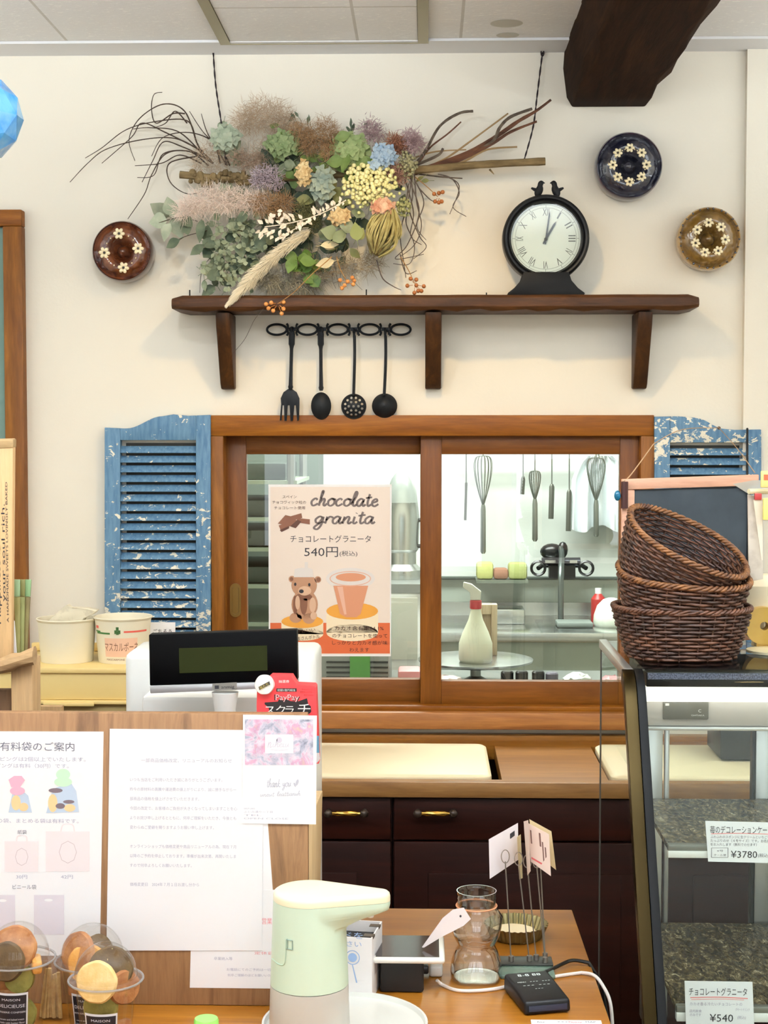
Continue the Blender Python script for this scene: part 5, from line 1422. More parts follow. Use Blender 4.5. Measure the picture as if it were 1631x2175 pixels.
# ------------------------------------------------------------------ front counter
FZ = .80
def fp(px, py): return PZ(px, py, FZ)
q1_, q2_ = fp(1215, 1932), fp(1298, 2175)
yb_ = q1_.y; slope = (q2_.x - q1_.x) / (q2_.y - q1_.y)
t = thing('serving_counter', 'wooden serving counter carrying the notice board and soap dispenser', 'counter', (-.4, 2.05, 0))
y0 = 1.55
xr0 = q1_.x + slope * (y0 - yb_)
m = MB(); m.prism([(-1.5, y0, FZ), (xr0, y0, FZ), (q1_.x, yb_, FZ), (-1.5, yb_, FZ)], (0, 0, -.03)); m.build('counter_top', wood('front_counter_wood', (132, 76, 16), (170, 112, 34), 'X', .35, .7, .1, coat=.1), t, bevel=.002)
m = MB(); m.prism([(-1.48, y0 + .03, FZ - .0305), (xr0 - .02, y0 + .03, FZ - .0305), (q1_.x - .02, yb_ - .03, FZ - .0305), (-1.48, yb_ - .03, FZ - .0305)], (0, 0, -(FZ - .031))); m.build('counter_body', dark_wood, t, smooth=False)

# wooden notice board on the counter
YBd = 2.115
bw = wood('board_oak', (104, 72, 46), (150, 110, 74), 'Z', .5, 1.3, .15, c3=(128, 92, 60))
tb = P(0, 1513, YBd).z
bxr = P(654, 1700, YBd).x
t = thing('notice_board', 'upright wooden board on the counter covered with paper notices', 'notice board', (-.5, YBd, FZ))
m = MB(); m.box(-1.2, YBd, FZ + .0005, bxr, YBd + .016, tb); m.build('panel', bw, t, bevel=.0015)
m = MB(); z1 = P(0, 1750, YBd).z
m.prism([(bxr - .012, YBd + .0165, z1), (bxr - .012, YBd + .30, z1 - .02), (bxr - .012, YBd + .22, .84), (bxr - .012, YBd + .0165, FZ + .001)], (.012, 0, 0)); m.build('side_bracket', wood('bracket_pale_wood', (214, 180, 130), (236, 206, 160), 'Z', .5), t, bevel=.001)
def tparts(name, mt, parent, Y, rows):
    for r in rows:
        m = MB(); m.ptext(r[0], r[1], r[2], r[3], Y, r[4], r[5]); m.build(name, mt, parent, smooth=False)
def sheet(name, label, cat, pts, Y, group=None):
    o = MB(); o.prism([P(a, b, Y) for a, b in pts], (0, .0004, 0)); c = P(sum(a for a, b in pts) / len(pts), sum(b for a, b in pts) / len(pts), Y)
    return tag(o.build(name, paper, loc=c, smooth=False), label, cat, group)
GN = 'paper notices on the wooden board'
# wrapping price list
Y1 = YBd - .0008
s = sheet('paper_notice', 'white price list of wrapping bags with pictures on the wooden board', 'notice', [(-120, 1553), (220, 1554), (212, 2030), (-120, 2030)], Y1, GN)
Yp = Y1 - .0003
m = MB(); m.ptext('ラッピング、有料袋のご案内', 158, 1594, 21, Yp, 'R', 300); m.build('heading', mat('heading_ink', (96, 96, 112), .7), s, smooth=False)
m = MB()
tparts('small_print', mat('lilac_ink', (172, 172, 194), .7), s, Yp, [('※無料ラッピングは2個以上でいたします。', 182, 1617, 10.5, 'R', 250), ('それ以外のラッピングは有料（30円）です。', 146, 1631, 10.5, 'R', 250), ('お渡し用の袋、まとめる袋は有料です。', 167, 1748, 10.5, 'R', 230), ('30円', 46, 1866, 10, 'C', 24), ('42円', 142, 1866, 10, 'C', 26)])
m = MB(); m.ptext('紙袋', 47, 1771, 10, Yp, 'C', 20); m.ptext('ビニール袋', 52, 1888, 11, Yp, 'C', 52); m.build('subheading', mat('subheading_ink', (110, 110, 124), .7), s, smooth=False)
m = MB(); m.prect(10, 1787, 81, 1852, Yp); m.prect(97, 1766, 190, 1851, Yp)
m.pribbon([(35, 1788), (37, 1777), (46, 1774), (56, 1777), (57, 1788)], 2.5, Yp, 4); m.pribbon([(129, 1767), (133, 1753), (143, 1750), (155, 1753), (158, 1767)], 2.5, Yp, 4); m.build('paper_bag_print', mat('bag_print_pink', (240, 230, 234), .7), s, smooth=False)
m = MB(); m.pring(46, 1820, 14, 19, 1.2, Yp - .0002, 8); m.pring(144, 1810, 19, 24, 1.2, Yp - .0002, 8); m.build('bag_emblem_print', mat('emblem_print', (204, 188, 194), .7), s, smooth=False)
m = MB(); m.prect(-30, 1901, 32, 1975, Yp); m.prect(72, 1901, 136, 1985, Yp); m.build('plastic_bag_print', mat('bag_print_grey', (222, 216, 226), .7), s, smooth=False)
m = MB(); m.pell(5, 1913, 9, 3, Yp - .0002); m.pell(103, 1912, 9, 3, Yp - .0002); m.build('bag_slot_print', paper, s, smooth=False)
m = MB(); m.poly([(18, 1726), (26, 1685), (48, 1680), (60, 1690), (68, 1726)], Yp); m.poly([(98, 1727), (112, 1676), (150, 1662), (162, 1680), (168, 1725)], Yp); m.build('gift_bag_print', mat('gift_blue', (190, 206, 226), .6), s, smooth=False)
bp_ = mat('biscuit_print', (240, 200, 150), .6)
m = MB(); m.pell(34, 1705, 10, 16, Yp - .0002); m.pell(50, 1714, 10, 9, Yp - .0002); m.build('biscuit_print', bp_, s, smooth=False)
m = MB(); m.pell(112, 1706, 10, 19, Yp - .0002); m.pell(148, 1716, 12, 8, Yp - .0002); m.build('biscuit_print', bp_, s, smooth=False)
m = MB(); m.pell(128, 1712, 10, 6, Yp - .0003); m.pell(118, 1679, 15, 5, Yp - .0003); m.pell(146, 1703, 12, 4, Yp - .0003); m.build('chocolate_biscuit_print', mat('biscuit_dark_print', (110, 94, 100), .6), s, smooth=False)
m = MB(); m.pell(37, 1680, 16, 9, Yp - .0003); m.poly([(24, 1672), (18, 1656), (30, 1648), (46, 1648), (53, 1657), (42, 1673)], Yp - .0002); m.build('pink_bow_print', mat('bow_pink', (242, 174, 196), .6), s, smooth=False)
m = MB(); m.pell(134, 1661, 19, 10, Yp - .0003); m.pell(134, 1645, 15, 12, Yp - .0002); m.build('green_bow_print', mat('bow_green', (196, 236, 200), .6), s, smooth=False)
# large letter
Y2 = YBd - .0016
s = sheet('paper_notice', 'large white letter about price changes in faint print on the wooden board', 'notice', [(233, 1548), (560, 1551), (556, 2019), (226, 2019)], Y2, GN)
Yp = Y2 - .0003; m = MB()
tparts('letter_heading', faint_ink, s, Yp, [('一部商品価格改定、リニューアルのお知らせ', 396, 1619, 9.5, 'C', 196)])
for i, (ln, wd) in enumerate((('いつも当店をご利用いただき誠にありがとうございます。', 200), ('昨今の原材料の高騰や運送費の値上がりにより、誠に勝手ながら一', 230), ('部商品の価格を値上げさせていただきます。', 150), ('今回の改定で、お客様のご負担が大きくなってしまいますことを心', 232),
                           ('よりお詫び申し上げるとともに、何卒ご理解をいただき、今後とも', 230), ('変わらぬご愛顧を賜りますようお願い申し上げます。', 182), (None, 0), ('オンラインショップも価格変更や商品リニューアルの為、現在７月', 230),
                           ('以降のご予約を停止しております。準備が出来次第、再開いたしま', 230), ('すので何卒よろしくお願いいたします。', 134), (None, 0), ('価格変更日　2024年７月１日お渡し分から', 150))):
    if ln: m.ptext(ln, 276, 1659 + i * 20.2, 8.5, Yp, 'L', wd)
    if i in (6, 10, 11): m.build('letter_paragraph', faint_ink, s, smooth=False); m = MB()
# small notice low on the board, behind the dispenser
Y3 = YBd - .0012
s = sheet('paper_notice', 'small notice with red lines low on the board beside the soap dispenser', 'notice', [(408, 1890), (606, 1890), (604, 2100), (403, 2098)], Y3 + .0008 - .0003, GN)
Yp = Y3 + .0005 - .0003; m = MB(); m.ptext('営業時間', 578, 1962, 15, Yp, 'C', 44); m.ptext('定休日', 560, 2027, 7, Yp, 'C', 40); m.build('red_lettering', mat('soft_red_ink', (232, 150, 156), .7), s, smooth=False)
m = MB(); m.ptext('卒業納入等', 474, 2039, 8, Yp, 'C', 40); m.ptext('お電話にてのご予約は一切お受け', 540, 2062, 6.5, Yp, 'C', 120); m.ptext('何卒ご理解のほどお願いいたします', 540, 2074, 6.5, Yp, 'C', 116); m.build('lettering', faint_ink, s, smooth=False)
# white backing sheet on the far side
Y4 = YBd - .0004
s = sheet('paper_notice', 'blank white sheet showing between the letter and the soap dispenser', 'notice', [(480, 1600), (558, 1600), (580, 1900), (480, 1900)], Y4, GN)
# floral thank-you card
Y5 = YBd - .0026
s = sheet('greeting_card', 'thank you card with a flower photograph at the top corner of the board', 'card', [(516, 1518), (673, 1520), (671, 1751), (515, 1749)], Y5)
Yp = Y5 - .0003; k5 = Y5 / F
m_, nt, b = _new('flower_photo')
mp = _coord(nt, (1, 1, 1)); vo = nt.nodes.new('ShaderNodeTexVoronoi'); vo.inputs['Scale'].default_value = 95; nt.links.new(mp.outputs[0], vo.inputs['Vector'])
n_ = _noise(nt, mp, 48, 4, .7, .6)
r_ = _ramp(nt, n_.outputs[0], [(.30, (88, 92, 104)), (.42, (196, 196, 214)), (.5, (238, 226, 236)), (.58, (226, 172, 204)), (.68, (240, 206, 190)), (.8, (150, 160, 156))])
r2_ = _ramp(nt, vo.outputs['Distance'], [(.0, (1, 1, 1, 1)), (.75, (.62, .62, .66, 1))])
mx = nt.nodes.new('ShaderNodeMixRGB'); mx.blend_type = 'MULTIPLY'; mx.inputs[0].default_value = .8
nt.links.new(r_.outputs[0], mx.inputs[1]); nt.links.new(r2_.outputs[0], mx.inputs[2]); nt.links.new(mx.outputs[0], b.inputs['Base Color']); b.inputs['Roughness'].default_value = .4
m = MB(); m.prect(520, 1528, 665, 1625, Yp); m.build('flower_print', m_, s, smooth=False)
m = MB(); m.prect(563, 1560, 623, 1600, Yp - .0002); m.build('name_plate_print', paper, s, smooth=False)
m = MB(); script(m, 'n', 568, 1588, 12, 9, Yp - .0004, 1.2); script(m, 'iheiu', 578, 1587, 8, 36, Yp - .0004, 1.0); m.pell(593, 1572, 6, 6, Yp - .0004); m.pribbon([(575, 1592), (593, 1594), (612, 1592)], 1.2, Yp - .0004); m.build('name_plate_lettering', mat('plate_ink', (208, 200, 216), .7), s, smooth=False)
m = MB(); script(m, 'thank you', 566, 1672, 9, 52, Yp, 1.3, -.02); script(m, 'uneut', 552, 1692, 5, 30, Yp, .9, -.02); script(m, 'leaft'.replace('f', 't'), 588, 1691, 5, 24, Yp, .9, -.02); script(m, 'ianuh', 612, 1690, 5, 26, Yp, .9, -.02)
m.pell(631, 1662, 3, 7, Yp, 12, .3); m.pell(626, 1667, 2, 5, Yp, 12, -.4); m.build('script_lettering', mat('script_lilac', (190, 190, 204), .7), s, smooth=False)
m = MB()
for i, (a_, wd) in enumerate((('SHOP CARD', 24), ('ふじみ通り一丁目', 62), ('TEL 000', 38), ('OPEN 10:00  CLOSE 18:00', 96))): m.ptext(a_ if i < 2 else ('TEL' if i == 2 else 'OPEN CLOSE'), 518, 1719 + i * 7, 5, Yp, 'L', wd)
m.build('address_lettering', faint_ink, s, smooth=False)

# red lottery carton clipped behind the board
YR = 2.135
rd = mat('carton_red', (222, 58, 62), .5)
t = thing('lottery_carton', 'red scratch lottery carton clipped behind the top of the notice board', 'carton', P(612, 1620, YR))
m = MB(); pts = [(545, 1500), (546, 1462), (575, 1436), (619, 1437), (630, 1455), (668, 1457), (671, 1461), (677, 1622), (548, 1622)]
m.prism([P(a, b, YR) for a, b in pts], (0, .03, 0)); m.build('box', rd, t, smooth=False)
m = MB(); m.poly([(672, 1563), (677.5, 1563), (678.2, 1599), (672, 1599)], YR - .0004); m.build('blue_strip', mat('strip_blue', (96, 150, 180), .5), t, smooth=False)
m = MB(); m.poly([(672, 1599), (678.2, 1599), (680, 1612), (674, 1620), (672, 1620)], YR - .0004); m.build('white_strip', paper, t, smooth=False)
c = P(562, 1454, YR - .002); m = MB(); m.lathe([(.014, -.002), (.0136, .004), (.0125, .007), (.001, .0075)], (c.x, YR - .0025, c.z), 'Y', 32, fn=lambda a, r, h: r * (1 + .015 * math.cos(26 * a))); m.build('round_badge', mat('badge_white', (240, 238, 234), .35), t)
Yb = YR - .0107
m = MB(); m.poly([(549, 1459), (572, 1447), (574, 1454), (551, 1466)], Yb); m.build('badge_patch', mat('patch_dark', (60, 52, 44), .6), t, smooth=False)
m = MB(); m.ptext('当たり', 562, 1460, 7.5, Yb - .0003, 'C', 20, .48); m.build('badge_lettering', mat('patch_yellow', (214, 190, 90), .6), t, smooth=False)
Ya = YR - .0005
m = MB(); m.ptext('抽選券', 603, 1450, 7, Ya, 'C', 23); m.build('white_lettering', white_ink, t, smooth=False)
m = MB(); m.prect(587, 1462, 630, 1469, Ya)
blob = [(562, 1492), (590, 1490), (592, 1486), (600, 1488), (608, 1485), (617, 1489), (632, 1490), (652, 1483), (655, 1496), (660, 1500), (661, 1512), (652, 1520), (575, 1520), (570, 1502), (562, 1496)]
m.poly(blob, Ya); m.ptext('PayPay', 610, 1488, 19, Ya, 'C', 55)
m.build('black_print', mat('carton_black', (24, 16, 18), .5), t, smooth=False)
m = MB(); m.ptext('総額1億円相当', 608, 1468, 5.5, Ya - .0004, 'C', 38); m.ptext('ス', 573, 1516, 22, Ya - .0004, 'C', 22); m.ptext('ク', 596, 1516, 22, Ya - .0004, 'C', 20); m.ptext('ラ', 615, 1516, 22, Ya - .0004, 'C', 18); m.ptext('チ', 646, 1517, 29, Ya - .0004, 'C', 27)
m.build('katakana_lettering', white_ink, t, smooth=False)
m = MB(); m.ptext('PayPay', 610, 1487, 17.5, Ya - .0004, 'C', 50); m.build('logo_lettering', mat('logo_pink', (248, 190, 190), .5), t, smooth=False)
m = MB(); m.ptext('キャンペーン', 652, 1466, 5, Ya, 'C', 22); m.ptext('期間中いつでも', 650, 1472, 5, Ya, 'C', 26); m.ptext('参加できます', 655, 1478, 4, Ya, 'C', 20); m.build('dark_red_lettering', mat('dark_red_ink', (150, 30, 34), .6), t, smooth=False)

# cash register with a customer display
YG = 2.42
wp = white_plastic
t = thing('cash_register', 'white cash register standing behind the wooden notice board', 'cash register', (P(468, 1500, YG).x, 2.45, FZ))
A = P(264, 1386, YG); B = P(671, 1386, YG)
m = MB(); m.box(A.x, YG, FZ + .0005, B.x, yb_ - .005, A.z); m.build('housing', wp, t, bevel=.012, seg=3)
m = MB(); a = P(300, 1478, 2.335); b = P(640, 1478, 2.335); m.box(a.x, 2.335, FZ + .001, b.x, YG - .0005, a.z); m.build('keyboard_shelf', wp, t, bevel=.008)
t = thing('customer_display', 'black customer display on a silver stem in front of the register', 'display', (P(478, 1500, 2.27).x, 2.27, FZ))
YD_ = 2.262
def dpt(px, py, dy=0): return P(px, py, YD_ + dy)
m = MB(); m.prism([dpt(316, 1348), dpt(630, 1338), dpt(632, 1446), dpt(318, 1456)], (0, .024, 0)); m.build('screen_bezel', mat('display_black', (3, 3, 4), .4, spec=.1), t, bevel=.0015)
m = MB(); m.prism([dpt(380, 1377, -.0008), dpt(567, 1371, -.0008), dpt(568, 1424, -.0008), dpt(381, 1430, -.0008)], (0, .0006, 0)); m.build('screen', mat('lcd_olive', (34, 38, 10), .45, spec=.15), t, smooth=False)
m = MB(); m.prism([dpt(318, 1456.5, -.001), dpt(632, 1446.5, -.001), dpt(632, 1460, -.001), dpt(319, 1473, -.001)], (0, .026, 0)); m.build('silver_strip', mat('silver_trim', (190, 190, 192), .3, .5), t, bevel=.001)
m = MB(); m.poly([(451, 1452), (503, 1449), (503, 1464), (451, 1467)], YD_ - .0014); m.build('maker_plate', mat('plate_grey', (128, 124, 116), .4, .3), t, smooth=False)
m = MB(); m.ptext('■ anmig', 477, 1462.5, 10, YD_ - .0018, 'C', 42, .05); m.build('maker_lettering', ink, t, smooth=False)
c = dpt(478, 1465, .012); m = MB(); m.lathe([(.05, 0), (.048, .006), (.018, .012), (.016, .03), (.016, c.z - FZ - .03), (.02, c.z - FZ - .004)], (c.x, c.y, FZ + .0005), 'Z', 24); m.build('stem', wp, t)

# rustic wooden crate and the lettered board leaning in it
YW = 2.32
rw = wood('rustic_pale_wood', (170, 132, 88), (206, 170, 122), 'Z', .65, .9, .4)
t = thing('wooden_crate', 'rustic pale wooden crate beside the register at the edge of the counter', 'crate', (P(30, 1500, YW).x, YW, FZ))
m = MB(); a = P(22, 1400, YW); b = P(69, 1400, YW); m.box(a.x, YW, FZ + .0005, b.x, YW + .05, P(0, 1400, YW).z); m.build('post', rw, t, bevel=.003)
m = MB(); m.box(a.x - .26, YW, FZ + .0005, a.x - .21, YW + .05, P(0, 1430, YW).z); m.build('post', rw, t, bevel=.003)
m = MB(); rings = []
for i in range(11):
    u = i / 10; p = P(-90, 1442, YW - .012).lerp(P(74, 1392, YW - .012), u); rr = .013 + .002 * math.sin(i * 2.1)
    rings.append([p + Vector((0, rr * math.cos(q), rr * math.sin(q))) for q in [2 * math.pi * j / 10 for j in range(10)]])
m.loft(rings); m.build('bark_rail', wood('bark_rail_wood', (150, 116, 78), (190, 156, 112), 'X', .8, 1.2, .6), t)
m = MB(); m.box(a.x - .2095, YW + .02, FZ + .0005, a.x - .0005, YW + .04, P(0, 1470, YW).z); m.build('front_board', wood('crate_dark_wood', (96, 66, 40), (134, 98, 62), 'Z', .7), t, bevel=.003)
m = MB(); m.box(a.x - .26, YW + .055, FZ + .0005, a.x + .03, YW + .2, FZ + .015); m.box(a.x - .26, YW + .2, FZ + .0005, a.x + .03, YW + .215, 1.15); m.build('crate_body', rw, t, smooth=False)
YS2 = 2.35
t = thing('wooden_sign', 'tall pale wooden sign with upright black lettering in the rustic crate', 'sign', P(0, 1395, YS2) * 1)
m = MB(); m.prism([P(-130, 935, YS2), P(28, 931, YS2), P(24, 1398, YS2), P(-130, 1440, YS2), ], (0, .016, 0)); m.build('plank', wood('sign_wood', (206, 164, 112), (230, 192, 142), 'Z', .55, .8), t, bevel=.002)
m = MB(); m.prism([P(-130, 935, YS2 - .002), P(28.5, 931, YS2 - .002), P(28, 952, YS2 - .002), P(-130, 956, YS2 - .002)], (0, .02, 0)); m.build('bark_edge', wood('bark_edge_wood', (150, 120, 80), (190, 158, 112), 'X', .8, 1.5, .5), t, bevel=.003)
m = MB(); k = YS2 / F
def vtext(body, px, pyb, h, L): m.text(body, P(px, pyb, YS2 - .0006), (0, 0, 1), (-1, 0, 0), h * k, 'L', L * k)
vtext('Happiness is to make', 2, 1325, 13, 290); vtext('your soul rich.', 12, 1278, 11, 210); vtext('A HANDMADE SWEETS LOVINGLY BAKED', 19, 1322, 6.5, 302)
m.build('sign_lettering', ink, t, smooth=False)
for i, (x0, x1, xb0, xb1, mt, lb) in enumerate(((28, 42, 34, 42, (146, 170, 128), 'flat green strip closest to the lettered wooden sign'), (41, 53, 40, 50, (116, 112, 62), 'olive stalk between the flat green strips'), (52, 66, 49, 57, (130, 160, 112), 'flat green strip nearest the white tubs'))):
    Y_ = YS2 + .03 + i * .006
    t = thing('plant_strip', lb, 'plant strip', P((xb0 + xb1) / 2, 1400, Y_), 'green strips in the crate')
    zb0 = FZ + .02
    A_, B_, C_, D_ = P(x0, 1231, Y_), P(x1, 1231, Y_), P(xb1, 1400, Y_), P(xb0, 1400, Y_)
    C2, D2 = Vector((C_.x, Y_, zb0)), Vector((D_.x, Y_, zb0))
    m = MB(); m.prism([P(x0 + (xb0 - x0) * .22, 1268, Y_), P(x1 + (xb1 - x1) * .22, 1268, Y_), C_, C2, D2, D_], (0, .004, 0)); m.build('lower_blade', mat('blade_%d' % i, ((122, 112, 58), (118, 116, 64), (100, 84, 44))[i], .6, c2=((140, 134, 80), (140, 140, 86), (128, 116, 66))[i], vs=60, stretch=(3, 1, .3)), t, bevel=.001)
    m = MB(); m.prism([A_, B_, P(x1 + (xb1 - x1) * .22, 1267.5, Y_), P(x0 + (xb0 - x0) * .22, 1267.5, Y_)], (0, .004, 0)); m.build('tip', mat('tip_%d' % i, mt, .5), t, bevel=.001)
m = MB(); m.prism([P(26, 1315, YS2 + .02), P(30, 1320, YS2 + .02), P(35, 1395, YS2 + .02), P(24, 1395, YS2 + .02)], (0, .004, 0))
m.prism([P(26, 1394, YS2 + .02), P(33, 1394, YS2 + .02), Vector((P(33, 1394, YS2 + .02).x, YS2 + .02, FZ + .02)), Vector((P(26, 1394, YS2 + .02).x, YS2 + .02, FZ + .02))], (0, .004, 0))
tag(m.build('white_marker', paper, loc=P(29, 1395, YS2 + .02), smooth=False), 'slim white pointed marker between the wooden sign and green strips', 'marker')

# blue faceted ball hanging from the ceiling
Yb_ = 2.9; c = P(-45, 250, Yb_); r = 93 * Yb_ / F
bm = bmesh.new(); bmesh.ops.create_icosphere(bm, subdivisions=2, radius=r)
m = MB(); m.add([Vector(v.co) + c for v in bm.verts], [tuple(v.index for v in f.verts) for f in bm.faces]); bm.free()
t = thing('hanging_ball', 'blue faceted glossy ball hanging near the ceiling', 'ball', c)
m_ = mat('blue_facet', (46, 150, 236), .08, coat=.6, c2=(120, 200, 250), vs=22)
m.build('ball', m_, t, smooth=False)
m = MB(); m.tube([(c.x, c.y, c.z + r * .97), (c.x, c.y, CEIL)], .001, 5); m.build('thread', white_plastic, t)
# ------------------------------------------------------------------ foam soap dispenser on its drip tray
mint = mat('mint_plastic', (204, 224, 202), .35)
DY = 2.0; kd = DY / F
dc = P(657, 2000, DY); dc.z = FZ
tc_ = Vector((dc.x + .045, DY + .035, FZ))
trm = mat('tray_white', (232, 232, 226), .3)
t = thing('drip_tray', 'round translucent white tray under the mint soap dispenser', 'tray', tc_)
m = MB(); m.lathe([(.001, .0005), (.105, .0005), (.111, .004), (.112, .011), (.109, .011), (.107, .005), (.001, .005)], tc_, 'Z', 56); m.build('dish', trm, t)
bz = FZ + .0055
t = thing('soap_dispenser', 'mint green foam soap dispenser with a beaked top and milky tank', 'soap dispenser', (dc.x, DY, bz))
def zof(py): return P(657, py, DY).z
zsplit = zof(2086)
R0, R1, R2 = 88 * kd, 84.5 * kd, 77.5 * kd
m = MB(); m.lathe([(.001, 0), (R0 * .98, 0), (R0, .003), (R1, zsplit - bz - .001), (.001, zsplit - bz - .001)], (dc.x, DY, bz), 'Z', 64)
m.build('tank', mat('milky_tank', (224, 222, 214), .3, trans=.25, sss=.2), t)
m = MB(); m.lathe([(.001, .004), (R0 * .985, .004), (R0 * .985, .022), (.001, .022)], (dc.x, DY, bz), 'Z', 48)
def hull(cx0, r0, cx1, r1, z, n=72, yo=0):
    out = []
    for i in range(n):
        a = 2 * math.pi * i / n; nx, ny = math.cos(a), math.sin(a)
        s0 = cx0 * nx + r0; s1 = cx1 * nx + r1
        c_, r_ = (cx0, r0) if s0 >= s1 else (cx1, r1)
        out.append(Vector((dc.x + c_ + r_ * nx, DY + yo * (c_ / max(cx1, 1e-6)) + r_ * ny, z)))
    return out
rings = []
def Rz(z): return R1 + (R2 - R1) * (z - zsplit) / (zof(1905) - zsplit)
tip = (832 - 657) * kd
for py, d, r2 in ((2086, 0, .02), (2050, 0, .02), (2000, 0, .02), (1968, 0, .02), (1958, .034, .02), (1950, .046, .018), (1945, .054, .017), (1941, .062, .0165), (1937, .070, .016), (1931, .080, .0165), (1925, tip - .018, .0165), (1915, tip - .0165, .0165), (1908, tip - .0165, .0165)):
    z = zof(py); rings.append(hull(0, Rz(z), d, r2, z, yo=-.006))
m = MB(); m.loft(rings); m.build('pump_body', mint, t, sharp=60)
rings = []
for py, sh in ((1907.5, 0), (1898, 0), (1892, .0012), (1889, .004), (1888, .009)):
    z = zof(py); rings.append(hull(0, Rz(zof(1905)) - sh, tip - .0165, .0165 - sh * .8, z, yo=-.006))
m = MB(); m.loft(rings); m.build('lid', mat('mint_lid_warm_light', (238, 232, 200), .35), t, sharp=50)  # warm lamplight on the lid is painted into its cream tone
m = MB(); q = Vector((dc.x + tip - .026, DY - .005, zof(1934))); m.lathe([(.004, 0), (.005, -.003), (.004, -.0065), (.001, -.007)], q, 'Z', 12); m.build('nozzle', white_plastic, t)
# battery door outline and switch
m = MB()
def onbody(px, py, off=.0004):
    z = zof(py); r = Rz(z) + off; x = (px - 657) * kd; x = max(min(x, r * .999), -r * .999)
    return Vector((dc.x + x, DY - math.sqrt(r * r - x * x), z))
m.tube(smooth_path([onbody(579, 2027), onbody(592, 2029), onbody(604, 2029), onbody(610, 2022), onbody(612, 2000), onbody(613, 1976)], 5), .0006, 4)
m.build('door_seam', mat('seam_grey', (160, 186, 164), .5), t)
m = MB()
for a, b in (((613, 1974), (627, 1974)), ((627, 1974), (627, 1993)), ((613, 1993), (627, 1993)), ((616, 1972), (616, 1993))): m.tube([onbody(*a, .0006), onbody(*b, .0006)], .0007, 4)
m.build('switch_mark', mat('switch_grey', (120, 140, 126), .5), t)

# green bottle cap by the front edge
Yc = 1.93; c = P(438, 2160, Yc); zc_ = P(0, 2158, Yc).z
t = thing('small_bottle', 'small bottle with a bright green cap in front of the notice board', 'bottle', (c.x, Yc, FZ))
m = MB(); m.lathe([(.001, .0005), (.021, .0005), (.022, .004), (.022, zc_ - FZ - .03), (.013, zc_ - FZ - .02), (.013, zc_ - FZ - .0165)], (c.x, Yc, FZ), 'Z', 28); m.build('bottle_body', mat('bottle_clear', (226, 232, 216), .25), t)
m = MB(); m.lathe([(.0155, zc_ - FZ - .016), (.0158, zc_ - FZ - .003), (.0145, zc_ - FZ), (.001, zc_ - FZ)], (c.x, Yc, FZ), 'Z', 28, fn=lambda a, r, h: r * (1 + .012 * math.cos(30 * a))); m.build('cap', mat('cap_green', (140, 210, 96), .35), t)

# white carton with the fan print
cbx = P(735, 2146, 2.14); ang = math.radians(-9)
M0 = Matrix.Translation((P(790, 2146, 2.14).x, 2.14, FZ + .0005)) @ Matrix.Rotation(ang, 4, 'Z')
wd, dp, ht = .062, .078, P(0, 1987, 2.14).z - FZ
t = thing('fan_carton', 'white open carton printed with a blue paper fan beside the soap dispenser', 'carton', (cbx.x + .03, 2.16, FZ))
cw = mat('carton_white', (240, 236, 236), .55)
m = MB(); m.M = M0
m.box(-wd, 0, 0, -wd + .002, dp, ht); m.box(-.002, 0, 0, 0, dp, ht); m.box(-wd + .002, 0, 0, -.002, .002, ht); m.box(-wd + .002, dp - .002, 0, -.002, dp, ht); m.box(-wd + .002, .002, 0, -.002, dp - .002, .002)
m.build('box', cw, t, smooth=False)
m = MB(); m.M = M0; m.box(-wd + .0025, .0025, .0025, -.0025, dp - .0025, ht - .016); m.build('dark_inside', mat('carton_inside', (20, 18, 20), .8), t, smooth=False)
m = MB(); m.M = M0
for a in (.006, .05): m.box(-.010 + .0102, a, ht - .003, -.010 + .0106, a + .014, ht + .0004); m.box(-.014, a, ht + .0001, .0005, a + .012, ht + .0008)
m.build('corner_tape', mat('tape_brown', (70, 60, 50), .5), t, smooth=False)
m = MB(); m.M = M0
def face(x, z): return Vector((x - wd, -.0004, z))
def fring(cx, cz, r, wv, n=24):
    vs = []
    for i in range(n):
        a = 2 * math.pi * i / n; vs += [face(cx + r * math.cos(a), cz + r * math.sin(a)), face(cx + (r - wv) * math.cos(a), cz + (r - wv) * math.sin(a))]
    m.add(vs, [(2 * i, 2 * ((i + 1) % n), 2 * ((i + 1) % n) + 1, 2 * i + 1) for i in range(n)])
fring(.034, .060, .0105, .0012); fring(.034, .060, .0065, .0065)
m.add([face(.033, .0495), face(.0345, .0495), face(.041, .024), face(.039, .024)], [(0, 1, 2, 3)])
m.text('ドを', face(.036, .088), (1, 0, 0), (0, 0, 1), .0105, 'C', .026); m.text('さい', face(.036, .076), (1, 0, 0), (0, 0, 1), .0095, 'C', .022)
m.build('blue_fan_print', mat('fan_blue', (150, 176, 216), .6), t, smooth=False)
m = MB(); m.M = M0
m.add([Vector((.0004, .02, .03)), Vector((.0004, .055, .03)), Vector((.0004, .055, .06)), Vector((.0004, .02, .06))], [(0, 1, 2, 3)]); m.build('side_panel_print', mat('side_print', (190, 184, 188), .6), t, smooth=False)

